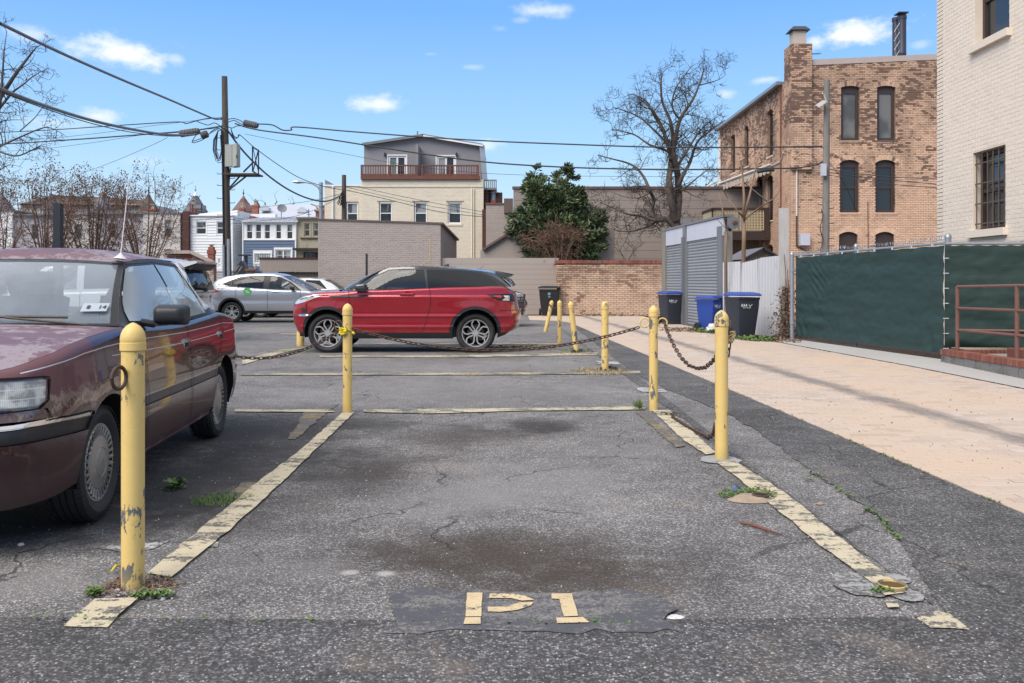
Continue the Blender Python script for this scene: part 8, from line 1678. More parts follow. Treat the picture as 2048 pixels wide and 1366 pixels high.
# ------------------------------------------------------------------ red two door SUV
M_RED = car_paint('deep_red_paint', (.31, .008, .017), rough=.28, metal=.35, dust_sheen=.03); M_BLKP2 = car_paint('gloss_black_roof', (.022, .022, .026), rough=.12, metal=.1, dust_sheen=.15); M_RIMG = simple('grey_alloy', (.46, .44, .42), .3, metal=.5, pos='o', var=.05, bump=0)
YE = 16.07; ex_ = lambda u: (951 - u) * YE / F; ez_ = lambda v: CAM_H + (566 - v) * YE / F
def eb1(x, z): return .028 * math.exp(-((z - .72) / .20) ** 2) * (math.exp(-((x - 0) / .42) ** 2) + math.exp(-((x - 2.64) / .42) ** 2))
EV = dict(name='parked_car', label='bright red two door SUV with black roof parked side on in the middle', loc=((951 - 1024) * YE / F, YE + .83), rz=math.pi, wb=2.645, r=.352, ty=.83, tw=.235, wheel='loop', rim=M_RIMG, archz=.02,
 plan=[(-.76, 0), (-.74, .45), (-.64, .76), (-.36, .87), (0, .89), (.8, .895), (1.6, .895), (2.3, .89), (2.7, .88), (3.05, .83), (3.24, .68), (3.33, .40), (3.36, 0)],
 side=[(.2, -.10), (.30, -.05), (.42, -.02), (.47, -.004), (.50, -.012), (.62, -.008), (.655, .008), (.70, -.004), (.82, .002), (.93, .008), (.995, .013), (1.012, .010), (1.03, -.004), (1.05, -.006), (1.1, -.012), (1.2, -.035)], front=[(.25, -.1), (.4, -.02), (.6, .02), (.85, .02), (.95, -.02), (1.05, -.09), (1.15, -.16)], rear=[(.3, -.12), (.45, .03), (.6, .05), (.72, .06), (.76, .03), (.9, 0), (1.05, -.03), (1.2, -.10)], bumps=(eb1,),
 top=[(-.76, 1.10), (-.6, 1.165), (-.45, 1.185), (0, 1.18), (.6, 1.168), (1.3, 1.140), (1.9, 1.118), (2.3, 1.10), (2.6, 1.09), (2.9, 1.072), (3.1, 1.035), (3.25, .975), (3.36, .90)], rt=lambda x: .035 + .03 * sstep(x, 2.0, 2.4),
 sill=.26, bottom=[(-.76, .44), (-.6, .34), (-.4, .27), (.5, .255), (2.2, .255), (3.0, .26), (3.2, .33), (3.36, .45)], arch=.41, clad=.055, cladz=.365, paint=M_RED, creases=[.46, .50, .62, .655, .70, 1.0, 1.03, 1.065], grid=.042,
 splits=[(2.27, 'front_wing'), (.85, 'door'), (-9, 'rear_wing')], bumper_f=lambda a, z, X, pl: X > 3.0 and z < .86, bumper_r=lambda a, z, X, pl: X < -.42 and z < .76,
 regions=[('headlamp', [(2.70, 1.042), (2.9, 1.045), (3.08, 1.02), (3.18, .985), (('f', .6), .94), (('f', .56), .875), (3.2, .872), (3.05, .91), (2.9, .965), (2.78, 1.01)], M_LAMP, .004), ('side_vent', [(2.62, 1.028), (2.55, .985), (2.05, .985), (1.97, 1.0), (1.93, 1.03), (2.3, 1.032)], M_TRIMB, .004),
  ('rear_lamp_lens', [(-.47, .94), (-.62, .93), (-.62, 1.03), (-.50, 1.03), (-.53, .99)], M_LAMP, .008), ('rear_lamp_red', [(-.30, 1.03), (-.42, .985), (-.47, .98), (-.46, 1.035)], M_REDL, .008), ('rear_lamp', [(-.20, 1.045), (-.3, .985), (-.42, .93), (-.60, .915), (('r', .62), .915), (('r', .62), 1.052), (-.5, 1.055)], M_TRIMB, .005), ('fog_lamp', [(2.98, .69), (3.16, .69), (3.17, .65), (3.0, .655)], M_CHROME, .006), ('air_vent', [(3.0, .80), (3.1, .80), (3.1, .715), (2.99, .715)], M_TRIMB, -.004),
  ('skid_plate', [(('f', .1), .27), (('f', .6), .30), (3.2, .34), (3.26, .52), (('f', .6), .50), (('f', .1), .46)], M_ALLOY, .006), ('skid_plate', [(-.52, .27), (-.56, .33), (-.70, .52), (('r', .5), .58), (('r', .1), .6), (('r', .1), .40), (('r', .5), .36)], M_ALLOY, .008), ('bumper_reflector', [(-.62, .70), (('r', .66), .70), (('r', .66), .86), (-.63, .86)], M_AMB, .003)],
 gaps=[[(2.27, .37), (2.25, .6), (2.235, .9), (2.26, 1.11)], [(.955, .37), (.90, .5), (.86, .62), (.80, .85), (.795, .97), (.82, 1.17)], [(3.0, .80), (3.02, .88)], [(-.44, .76), (-.7, .765)], [(2.62, 1.035), (2.8, 1.03), (3.0, .99), (3.15, .955)]],
 green=dict(yr=[(-.4, .60), (0, .65), (.8, .69), (1.5, .69), (1.8, .66), (2.2, .64)], zr=[(-.66, 1.19), (-.5, 1.33), (-.3, 1.425), (0, 1.475), (.4, 1.515), (.9, 1.54), (1.3, 1.54), (1.55, 1.525), (1.75, 1.465), (2.0, 1.34), (2.2, 1.225), (2.4, 1.10)],
  outline=[(2.42, 1.095), (2.2, 1.225), (2.0, 1.34), (1.75, 1.465), (1.55, 1.525), (1.3, 1.54), (.9, 1.54), (.4, 1.515), (0, 1.475), (-.3, 1.425), (-.45, 1.36), (-.58, 1.25), (-.64, 1.18), (-.45, 1.188), (0, 1.183), (.6, 1.17), (1.3, 1.142), (1.9, 1.12), (2.3, 1.10)],
  windows=[([(2.20, 1.125), (2.05, 1.20), (1.80, 1.355), (1.52, 1.475), (.93, 1.49), (.88, 1.165)], G_MID), ([(.845, 1.168), (.885, 1.49), (.3, 1.475), (-.08, 1.43), (-.24, 1.36), (-.42, 1.205)], G_TINT)],
  frames=[('frame', [(2.33, 1.108), (2.05, 1.245), (1.80, 1.385), (1.56, 1.49), (1.3, 1.505), (.9, 1.508), (.4, 1.492), (-.1, 1.45), (-.28, 1.38), (-.55, 1.20), (0, 1.186), (1.3, 1.146)], M_TRIMB)],
  roof=(-.44, 1.62), crown=.035, bow=(.10, .12), cowl=(2.36, .73, 1.12, .14, .02), rearb=(-.66, .66, 1.19, -.06, .02), mat=M_BLKP2, roofmat=M_BLKP2, rgmat=G_TINT, wsmat=G_CLR),
 hood=2.42, hoodcrown=.035, hoodbow=.12, int=M_INTD)
car, pl, P3, G3 = build_car(EV)
for sd_ in (1, -1):
 mirror_part(car, 2.03, .80, 1.165, sd_, M_BLKP2, l=.20, w_=.20, h=.155)
 q = P3(pl.sx(1.2), 1.03); m = MB(); m.tube([(1.34, sd_ * (q.y + .005), 1.055), (1.33, sd_ * (q.y + .03), 1.055), (1.1, sd_ * (q.y + .03), 1.053), (1.09, sd_ * (q.y + .005), 1.053)], .013, 8); obj('door_handle', m, M_RED, car); m = MB(); m.lathe([(0, 0), (.05, 0), (.055, .004)], 16, Matrix.Translation((1.2, sd_ * (q.y + .0), 1.055)) @ Matrix.Rotation(R(-90 * sd_), 4, 'X')); obj('handle_recess', m, M_RED, car)
m = MB()
vs = []
for y_ in (-.60, -.3, 0, .3, .60): k = 1 - (y_ / .62) ** 2; vs += [(-.34, y_, 1.455 + .03 * k), (-.66 - .04 * k, y_, 1.385 + .03 * k), (-.64, y_, 1.365 + .02 * k), (-.40, y_, 1.335)]
m.add(vs, [(4 * i + j, 4 * i + (j + 1) % 4, 4 * i + 4 + (j + 1) % 4, 4 * i + 4 + j) for i in range(4) for j in range(4)] + [(0, 1, 2, 3), (19, 18, 17, 16)]); obj('roof_spoiler', m, M_BLKP2, car, smooth=True, angle=30)
m = MB(); m.prism([(0, 0), (.14, 0), (.02, .05)], (.52, -.02, 1.565), (1, 0, 0), (0, 0, 1), (0, .04, 0)); obj('roof_aerial', m, M_BLKP2, car)
m = MB(); m.add([(2.55, .25, 1.105), (2.85, .28, 1.082), (2.85, .55, 1.075), (2.58, .50, 1.098)], [(0, 1, 2, 3)]); 
# ------------------------------------------------------------------ silver crossover
M_SIL = car_paint('silver_paint', (.42, .42, .44), rough=.30, metal=.6, dust_sheen=.05)
YH = 28.3; kx_ = YH / F; hxx = lambda u: (u - 463) * kx_; hzz = lambda v: CAM_H + (566 - v) * kx_
HV = dict(name='parked_car', label='silver crossover with a round green sticker on its rear door, facing right', loc=((463 - 1024) * YH / F, YH + .80), rz=0, wb=2.61, r=.33, ty=.80, tw=.21, wheel='alloy', archz=.02,
 plan=[(-.80, 0), (-.78, .45), (-.66, .72), (-.36, .84), (0, .87), (.8, .88), (1.6, .88), (2.3, .87), (2.8, .85), (3.15, .76), (3.38, .55), (3.44, 0)],
 side=[(.2, -.09), (.32, -.04), (.45, -.01), (.6, .0), (.7, -.006), (.8, .006), (.9, .01), (1.0, .0), (1.1, -.03), (1.2, -.06)], front=[(.25, -.1), (.45, 0), (.6, .02), (.85, 0), (1.0, -.08), (1.1, -.16)], rear=[(.3, -.1), (.45, .03), (.65, .05), (.75, .0), (1.0, 0), (1.2, -.08)],
 top=[(-.8, 1.12), (-.5, 1.16), (0, 1.14), (.7, 1.09), (1.4, 1.045), (2.1, 1.01), (2.5, .99), (2.9, .94), (3.2, .86), (3.44, .78)], sill=.28, bottom=[(-.8, .42), (-.5, .32), (0, .30), (2.6, .28), (3.1, .27), (3.44, .35)], arch=.385, clad=.06, cladz=.38, paint=M_SIL, creases=[.7, .9],
 splits=[(2.2, 'front_wing'), (1.15, 'door'), (.3, 'door_rear'), (-9, 'rear_wing')], bumper_f=lambda a, z, X, pl: X > 3.0 and z < .75, bumper_r=lambda a, z, X, pl: X < -.4 and z < .78,
 regions=[('rear_lamp', [(-.36, .98), (-.5, 1.04), (-.66, 1.05), (('r', .55), 1.05), (('r', .55), .93), (-.66, .90)], M_REDL, .012), ('bumper_reflector', [(-.6, .50), (('r', .62), .50), (('r', .62), .62), (-.62, .62)], M_REDL, .004), ('headlamp', [(2.85, .88), (3.25, .76), (('f', .45), .74), (('f', .45), .82), (3.2, .86)], M_LAMP, .004)],
 gaps=[[(2.2, .39), (2.18, 1.0)], [(1.15, .39), (1.15, 1.05)], [(.30, .55), (.16, .78), (.14, 1.0), (.24, 1.12)]],
 green=dict(yr=[(-.5, .60), (0, .63), (.8, .66), (1.5, .66), (1.9, .62), (2.2, .6)], zr=[(-.72, 1.19), (-.5, 1.36), (-.2, 1.44), (.2, 1.50), (.7, 1.53), (1.2, 1.53), (1.5, 1.49), (1.9, 1.33), (2.2, 1.17), (2.45, 1.0)],
  outline=[(2.48, .995), (2.2, 1.17), (1.9, 1.33), (1.5, 1.49), (1.2, 1.53), (.7, 1.53), (.2, 1.50), (-.2, 1.44), (-.5, 1.36), (-.62, 1.27), (-.70, 1.15), (0, 1.143), (.7, 1.093), (1.4, 1.048), (2.1, 1.013)],
  windows=[([(2.1, 1.04), (1.8, 1.27), (1.45, 1.42), (1.22, 1.455), (1.16, 1.075)], G_CLR), ([(.98, 1.08), (1.02, 1.465), (.7, 1.465), (.3, 1.42), (.05, 1.33), (.05, 1.13)], G_TINT), ([(.0, 1.14), (.0, 1.31), (-.22, 1.22)], G_TINT)],
  frames=[('frame', [(2.2, 1.015), (1.86, 1.275), (1.5, 1.445), (1.2, 1.485), (.7, 1.49), (.25, 1.44), (-.05, 1.335), (-.32, 1.215), (0, 1.125), (1.2, 1.055)], M_TRIMB)],
  roof=(-.60, 1.60), crown=.04, bow=(.12, .08), cowl=(2.46, .70, 1.01, .16, .02), rearb=(-.74, .62, 1.16, -.04, .02), mat=M_SIL, rgmat=G_TINT, wsmat=G_CLR), hood=2.5, hoodcrown=.03, int=M_INT, wheelside=1)
car, pl, P3, G3 = build_car(HV)
for o in car.children:
 if o.name.startswith('door_rear'): o.name = 'door'
mirror_part(car, 1.95, .82, 1.09, -1, M_TRIMB, l=.14, w_=.18, h=.12)
q = P3(pl.sx(.52), .92); m = MB(); m.lathe([(0, .003), (.125, .003), (.125, 0)], 28, Matrix.Translation((.52, -(q.y + .012), .98)) @ Matrix.Rotation(R(90), 4, 'X') @ Matrix.Rotation(R(0), 4, 'Y')); stk = obj('round_sticker', m, simple('green_sticker', (.10, .42, .10), .5, pos='o', bump=0), car)
m = MB(); zz = -(q.y + .018); m.add([(x_ - .2, zz, z_ - .04) for x_, z_ in ((.66, 1.05), (.74, 1.05), (.74, 1.025), (.66, 1.025), (.70, 1.01), (.79, 1.01), (.79, .985), (.70, .985))], [(3, 2, 1, 0), (7, 6, 5, 4)]); obj('sticker_emblem', m, M_PRINT, stk)
q = P3(pl.sx(1.35), .98); m = MB(); m.tube([(1.28, -(q.y + .02), .985), (1.5, -(q.y + .02), .98)], .016, 6); obj('door_handle', m, M_SIL, car)
# ------------------------------------------------------------------ white minivan, rear end seen behind the maroon car
M_WHT = car_paint('white_paint', (.60, .60, .60), rough=.3, metal=.05, dust_sheen=.08)
VN = dict(name='parked_van', cat='van', label='white van with black rear spoiler behind the maroon car roof', loc=(-7.57, 19.4), rz=math.pi, wb=2.9, r=.34, ty=.86, tw=.21, wheel='alloy', archz=.02,
 plan=[(-.92, 0), (-.90, .5), (-.82, .80), (-.5, .90), (0, .92), (1, .93), (2, .93), (3, .90), (3.5, .75), (3.7, .4), (3.75, 0)],
 side=[(.2, -.08), (.4, 0), (.7, 0), (.9, .0), (1.1, -.02), (1.2, -.04)], front=[(.25, -.08), (.6, .03), (.85, 0), (1.1, -.15)], rear=[(.25, -.1), (.45, .05), (.7, .06), (.78, .0), (1.0, 0), (1.2, -.03)],
 top=[(-.92, 1.10), (0, 1.10), (1.5, 1.07), (2.5, 1.05), (3.1, .98), (3.75, .80)], sill=.25, bottom=[(-.92, .35), (0, .27), (3.2, .25), (3.75, .3)], arch=.39, paint=M_WHT, splits=[(2.4, 'front_wing'), (1.3, 'door'), (.35, 'door_rear'), (-9, 'rear_wing')], bumper_f=lambda a, z, X, pl: X > 3.3 and z < .7, bumper_r=lambda a, z, X, pl: X < -.5 and z < .75,
 regions=[('rear_lamp', [(-.74, .78), (-.72, 1.06), (('r', .70), 1.06), (('r', .70), .78)], M_REDL, .006), ('chrome_strip', [(('r', .6), .93), (('r', .0), .93), (('r', .0), .985), (('r', .6), .985)], M_CHROME, .01)],
 gaps=[[(2.4, .30), (2.4, 1.04)], [(1.3, .30), (1.3, 1.07)], [(.4, .3), (.4, 1.09)]],
 green=dict(yr=[(-.8, .72), (0, .76), (1.5, .76), (2.4, .68)], zr=[(-.95, 1.15), (-.8, 1.45), (-.62, 1.66), (-.3, 1.73), (.5, 1.76), (1.5, 1.74), (2.0, 1.66), (2.5, 1.35), (3.0, 1.0)],
  outline=[(3.0, .99), (2.5, 1.35), (2.0, 1.66), (1.5, 1.74), (.5, 1.76), (-.3, 1.73), (-.62, 1.66), (-.80, 1.45), (-.90, 1.11), (0, 1.103), (1.5, 1.073), (2.5, 1.053)],
  windows=[([(2.6, 1.1), (2.0, 1.55), (1.4, 1.63), (1.4, 1.12)], G_CLR), ([(1.25, 1.13), (1.25, 1.64), (.35, 1.65), (.35, 1.15)], G_TINT), ([(.25, 1.15), (.25, 1.65), (-.45, 1.6), (-.65, 1.18)], G_TINT)], frames=[],
  roof=(-.72, 2.05), crown=.04, bow=(.1, .05), cowl=(2.95, .74, 1.03, .2, .02), rearb=(-.93, .72, 1.06, -.02, .0), mat=M_WHT, rgmat=G_TINT, rgb=M_WHT), hood=3.0, int=M_INTD)
car, pl, P3, G3 = build_car(VN)
for o in car.children:
 if o.name.startswith('door_rear'): o.name = 'door'
m = MB(); vs = []
for y_ in (-.66, -.33, 0, .33, .66): k = 1 - (y_ / .7) ** 2; vs += [(-.60, y_, 1.70 + .03 * k), (-1.0 - .05 * k, y_, 1.70 + .015 * k), (-1.0 - .03 * k, y_, 1.665), (-.74, y_, 1.58)]
m.add(vs, [(4 * i + j, 4 * i + (j + 1) % 4, 4 * i + 4 + (j + 1) % 4, 4 * i + 4 + j) for i in range(4) for j in range(4)] + [(0, 1, 2, 3), (19, 18, 17, 16)]); spo = obj('roof_spoiler', m, M_WHT, car, smooth=True, angle=30)
m = MB(); vs = []
for y_ in (-.62, 0, .62): vs += [(-.98, y_, 1.66), (-.80, y_, 1.60), (-.84, y_, 1.52), (-.96, y_, 1.60)]
m.add(vs, [(4 * i + j, 4 * i + (j + 1) % 4, 4 * i + 4 + (j + 1) % 4, 4 * i + 4 + j) for i in range(2) for j in range(4)] + [(0, 1, 2, 3), (11, 10, 9, 8)]); obj('spoiler_underside', m, M_TRIMB, spo)
m = MB(); m.box(-1.04, -1.02, -.28, .28, 1.655, 1.68); obj('brake_lamp', m, M_REDL, spo)
m = MB(); m.tube([(-.95, 0, 1.10), (-.97, .12, 1.14), (-.93, .45, 1.17)], .018, 6); m.box(-.99, -.93, -.07, .07, 1.07, 1.14); obj('rear_wiper', m, M_TRIMB, car)
# ------------------------------------------------------------------ black SUV behind the red car
M_BLC = car_paint('black_car_paint', (.012, .013, .016), rough=.15, metal=.1, dust_sheen=.08)
SV = dict(name='parked_car', label='black SUV mostly hidden behind the red car, its front end showing at right', loc=(-3.32, 26.2), rz=0, wb=2.7, r=.35, ty=.83, tw=.22, wheel='alloy', archz=.02,
 plan=[(-.85, 0), (-.83, .5), (-.72, .78), (-.4, .88), (0, .90), (1, .91), (2, .91), (2.8, .88), (3.3, .80), (3.58, .58), (3.68, .3), (3.70, 0)],
 side=[(.2, -.08), (.4, 0), (.7, 0), (.9, .01), (1.1, -.02), (1.2, -.04)], front=[(.25, -.1), (.5, .05), (.7, .05), (.76, 0), (.95, 0), (1.1, -.08), (1.15, -.1)], rear=[(.25, -.1), (.45, .05), (.7, .06), (.78, .0), (1.0, 0), (1.2, -.03)],
 top=[(-.85, 1.14), (0, 1.14), (1.5, 1.11), (2.4, 1.09), (2.9, 1.06), (3.3, 1.02), (3.70, .94)], sill=.28, bottom=[(-.85, .38), (0, .30), (3.2, .28), (3.70, .34)], arch=.40, clad=.05, cladz=.38, paint=M_BLC, splits=[(2.3, 'front_wing'), (1.3, 'door'), (.35, 'door_rear'), (-9, 'rear_wing')], bumper_f=lambda a, z, X, pl: X > 3.2 and z < .76, bumper_r=lambda a, z, X, pl: X < -.5 and z < .75,
 regions=[('headlamp', [(3.12, .93), (3.2, .98), (3.45, .985), (('f', .42), .975), (('f', .42), .86), (3.5, .85), (3.3, .88)], M_LAMP, .004), ('headlamp_reflector', [(3.3, .80), (3.5, .78), (('f', .5), .78), (('f', .5), .83), (3.5, .83)], M_CHROME, .004), ('grille', [(('f', .38), .62), (('f', 0), .62), (('f', 0), .92), (('f', .38), .92)], M_TRIMB, -.01), ('bumper_guard', [(3.35, .56), (('f', .45), .54), (('f', .45), .70), (3.35, .72)], M_GREYTRIM, .02), ('fog_lamp', [(3.45, .45), (('f', .6), .45), (('f', .6), .53), (3.45, .53)], M_CHROME, .01)],
 gaps=[[(2.3, .40), (2.3, 1.08)], [(1.3, .40), (1.3, 1.1)], [(.4, .5), (.4, 1.12)]],
 green=dict(yr=[(-.8, .66), (0, .70), (1.5, .70), (2.4, .66)], zr=[(-.85, 1.17), (-.75, 1.4), (-.6, 1.53), (-.3, 1.58), (.5, 1.61), (1.3, 1.60), (1.6, 1.55), (2.1, 1.32), (2.5, 1.08)],
  outline=[(2.5, 1.085), (2.1, 1.32), (1.6, 1.55), (1.3, 1.60), (.5, 1.61), (-.3, 1.58), (-.6, 1.53), (-.75, 1.4), (-.83, 1.15), (0, 1.143), (1.5, 1.113), (2.4, 1.09)],
  windows=[([(2.2, 1.13), (1.6, 1.48), (1.35, 1.52), (1.35, 1.14)], G_TINT), ([(1.25, 1.15), (1.25, 1.53), (.4, 1.54), (.4, 1.17)], G_TINT), ([(.3, 1.17), (.3, 1.54), (-.4, 1.5), (-.6, 1.2)], G_TINT)], frames=[],
  roof=(-.70, 1.65), crown=.04, bow=(.1, .05), cowl=(2.5, .76, 1.09, .15, .02), rearb=(-.86, .68, 1.15, -.02, .0), mat=M_BLC, rgmat=G_TINT), hood=2.5, int=M_INTD)
car, pl, P3, G3 = build_car(SV)
for o in car.children:
 if o.name.startswith('door_rear'): o.name = 'door'
mirror_part(car, 2.06, .86, 1.20, -1, M_BLC, l=.2, w_=.2, h=.22)
m = MB(); m.tube([(.95 + 2.45, -.2, 1.2), (.95 + 2.6, -.2, 1.2)], .001, 3)
m = MB(); q = pt(1004, 544, 26.2); m.tube([(2.38, -.2, 1.62), (2.5, -.2, 1.76)], .005, 4); obj('roof_aerial', m, M_TRIMB, car)
# ------------------------------------------------------------------ white saloon far behind the silver car
WS = dict(VN); WS.update(name='parked_car', cat='car', label='white car whose tail shows between the silver and the red car', loc=(-6.35, 33.2), rz=math.pi, green=dict(yr=[(-.2, .55), (.6, .6), (1.5, .6), (2.0, .58)], zr=[(-.2, .98), (.2, 1.25), (.5, 1.38), (1, 1.42), (1.5, 1.41), (1.8, 1.32), (2.4, 1.0)],
  outline=[(2.4, .99), (1.8, 1.32), (1.5, 1.41), (1, 1.42), (.5, 1.38), (.2, 1.25), (-.12, 1.03), (0, 1.02), (1.5, .99)], windows=[([(2.1, 1.03), (1.6, 1.33), (1.2, 1.36), (1.2, 1.02)], G_TINT), ([(1.1, 1.03), (1.1, 1.36), (.6, 1.34), (.3, 1.04)], G_TINT)], frames=[],
  roof=(.45, 1.6), crown=.03, bow=(.1, .05), cowl=(2.4, .72, .99, .2, .02), rearb=(-.1, .6, 1.02, -.1, .0), mat=M_WHT, rgmat=G_TINT), top=[(-.92, 1.02), (-.5, 1.04), (0, 1.02), (1.5, .99), (2.5, .97), (3.1, .9), (3.75, .75)], deck=0, wb=2.7,
 regions=[('rear_lamp', [(-.68, .86), (-.64, .99), (('r', .6), .99), (('r', .6), .86)], M_REDL, .01)])
build_car(WS)
# ================================================================== trees and plants
M_BARK = simple('grey_brown_bark', (.10, .078, .062), .9, var=.3, vs_=3, fine=.35, fs_=20, bump=.5, stretch=(1, 1, .3)); M_TWIG = simple('dark_twigs', (.050, .038, .034), .9, var=.3); M_TWIGB = simple('brown_twigs', (.20, .13, .085), .9, var=.3); M_TWIGR = simple('reddish_twigs', (.15, .085, .06), .9, var=.3)
M_SEED = simple('brown_seed_heads', (.13, .09, .07), .95, var=.4)
m_, t = material('evergreen_leaf'); r_ = prand(t); c = t.mix(t.m('POWER', r_, 1.5), (.052, .092, .042), (.18, .22, .105)); c = t.mix(t.m('GREATER_THAN', r_, .93), c, (.16, .12, .05)); finish(t, c, .38, spec=.5); M_LEAF = m_
m_, t = material('weed_leaf'); r_ = prand(t); finish(t, t.mix(r_, (.05, .11, .02), (.13, .19, .05)), .7); M_WEED = m_
m_, t = material('dry_grass'); r_ = prand(t); finish(t, t.mix(r_, (.22, .16, .09), (.42, .33, .20)), .9); M_DRY = m_
m_, t = material('dead_ivy'); r_ = prand(t); finish(t, t.mix(r_, (.085, .04, .028), (.22, .15, .10)), .8); M_IVY = m_
def limb(px_list, Y, r0, r1, rng, dj=.35):
 P = [pt(u, v, Y + (rng.uniform(-dj, dj) if i else 0)) for i, (u, v) in enumerate(px_list)]; Q = []; k = len(P)
 for i in range(k - 1):
  p0, p1, p2, p3 = P[max(i - 1, 0)], P[i], P[i + 1], P[min(i + 2, k - 1)]
  for j in range(4): s_ = j / 4; Q.append(.5 * ((2 * p1) + (p2 - p0) * s_ + (2 * p0 - 5 * p1 + 4 * p2 - p3) * s_ ** 2 + (3 * p1 - p0 - 3 * p2 + p3) * s_ ** 3))
 Q.append(P[-1]); n = len(Q); return Q, [r0 + (r1 - r0) * i / (n - 1) for i in range(n)]
def grow(big, fine, Q, Rr, rng, lvl, dens, up, spread, lmax, tips=None):
 """side branches along a limb, recursively; thick ones go to big, thin ones to fine"""
 tot = sum((b - a).length for a, b in zip(Q, Q[1:])); nb = max(1, int(tot * dens))
 for k in range(nb):
  f = rng.uniform(.22 if lvl < 2 else .08, 1.0); i = min(len(Q) - 2, int(f * (len(Q) - 1))); p = Q[i].lerp(Q[i + 1], rng.random()); d = (Q[i + 1] - Q[i]).normalized()
  s_ = Vector((rng.gauss(0, 1), rng.gauss(0, .8), rng.gauss(0, 1))); s_ = (s_ - d * s_.dot(d)).normalized()
  dr = (d * (1 - spread) + s_ * spread + Vector((0, 0, up))).normalized(); L = lmax * rng.uniform(.45, 1.0) * (1.15 - .5 * f); r0 = max(.0052 if Q[0].y < 30 else .0088, min(Rr[i] * .55, .02 * L + .003)); n = 5; C = [p]; q = p.copy(); dd = dr.copy()
  for j in range(n): dd = (dd + Vector((rng.gauss(0, .16), rng.gauss(0, .16), rng.gauss(0, .16) + up * .18))).normalized(); q = q + dd * L / n; C.append(q.copy())
  rr_ = [r0 * (1 - .75 * j / n) for j in range(n + 1)]; (big if r0 > .02 else fine).tube(C, rr_, 5 if r0 > .02 else 3, cap=False)
  if tips is not None and lvl == 0: tips.append(C[-1])
  if lvl > 0: grow(big, fine, C, rr_, rng, lvl - 1, dens * 1.5, up, spread, lmax * .56, tips)
def tree(lab, name, base, limbs, Y, seed, lvl, dens, up, spread, lmax, mb=M_BARK, mf=M_TWIG, group=None, tips=None, cat='tree'):
 rng = random.Random(seed); T = thing(name, lab, cat, base, 0, group); big, fine = MB(), MB()
 for (pl_, r0, r1) in limbs:
  Q, Rr = limb(pl_, Y, r0, r1, rng); big.tube(Q, Rr, 8, cap=False); grow(big, fine, Q, Rr, rng, lvl, dens, up, spread, lmax, tips)
 obj('trunk', big, mb, T, smooth=True); obj('crown', fine, mf, T, smooth=True, kind='stuff'); return T
Yt = 37.5; p = pt(1352, 640, Yt); b_ = (p.x, Yt, 0)
tree('large bare tree with a forked trunk behind the shutter garage', 'bare_tree', b_, [
 ([(1356, 640), (1353, 520), (1352, 470), (1350, 430)], 0.288, 0.204), ([(1350, 440), (1342, 400), (1338, 360), (1342, 320), (1336, 290), (1322, 250), (1300, 215), (1275, 195)], 0.173, 0.030), ([(1352, 440), (1357, 400), (1356, 360), (1352, 330), (1346, 305)], 0.180, 0.102),
 ([(1346, 305), (1352, 270), (1362, 235), (1385, 200), (1400, 165), (1408, 135)], 0.108, 0.018), ([(1342, 320), (1346, 280), (1340, 240), (1325, 205), (1322, 165), (1325, 145)], 0.101, 0.018), ([(1356, 375), (1366, 350), (1380, 325), (1394, 285), (1420, 262), (1450, 240)], 0.101, 0.018), ([(1356, 330), (1375, 300), (1400, 262), (1430, 235)], 0.065, 0.012),
 ([(1346, 312), (1330, 300), (1300, 290), (1270, 270), (1240, 262), (1222, 258)], 0.065, 0.012), ([(1338, 290), (1310, 262), (1280, 235), (1245, 220), (1225, 215)], 0.058, 0.012), ([(1330, 265), (1310, 235), (1295, 205), (1270, 190), (1255, 190)], 0.050, 0.012), ([(1360, 240), (1345, 215), (1350, 180), (1370, 150), (1385, 130)], 0.050, 0.012),
 ([(1350, 458), (1335, 440), (1318, 438), (1300, 425), (1308, 402), (1298, 378), (1288, 355), (1272, 335), (1252, 325), (1225, 318), (1195, 310)], 0.115, 0.018), ([(1335, 440), (1310, 440), (1280, 432), (1255, 428), (1225, 415), (1200, 405)], 0.079, 0.012), ([(1318, 440), (1290, 455), (1265, 462), (1240, 462), (1215, 455)], 0.058, 0.012), ([(1300, 385), (1280, 395), (1255, 395), (1225, 385)], 0.036, 0.007),
 ([(1356, 385), (1375, 372), (1395, 355), (1405, 348), (1420, 335)], 0.050, 0.009), ([(1390, 295), (1410, 300), (1425, 290), (1440, 275)], 0.036, 0.007), ([(1400, 170), (1420, 165), (1440, 158), (1452, 148)], 0.029, 0.006)], Yt, 11, 2, 4.0, .10, .70, 1.45)
Yl = 32.0
tree('large bare tree at the left edge, its branches reaching in over the roofs', 'bare_tree', ((-95 - 1024) * Yl / F, Yl, 0), [
 ([(-100, 560), (-95, 400), (-70, 300), (-40, 250), (0, 195), (30, 150), (60, 110), (75, 92)], 0.187, 0.011), ([(-60, 300), (-20, 240), (0, 205), (5, 150), (8, 105), (14, 62)], 0.089, 0.007), ([(-40, 260), (0, 215), (25, 185), (45, 170), (70, 150), (100, 135)], 0.058, 0.007), ([(-30, 270), (0, 245), (20, 240), (55, 240)], 0.036, 0.005),
 ([(-70, 330), (-20, 300), (10, 288), (50, 270), (90, 255), (115, 262), (135, 275)], 0.053, 0.005), ([(-60, 320), (-20, 300), (30, 312), (65, 300), (85, 292), (120, 305)], 0.045, 0.005), ([(-60, 350), (-20, 355), (0, 340), (20, 330), (45, 335)], 0.036, 0.004), ([(10, 175), (40, 140), (60, 125), (70, 108)], 0.027, 0.004), ([(40, 262), (70, 235), (85, 215), (105, 205)], 0.022, 0.004)], Yl, 5, 2, 3.4, .06, .70, 1.1)
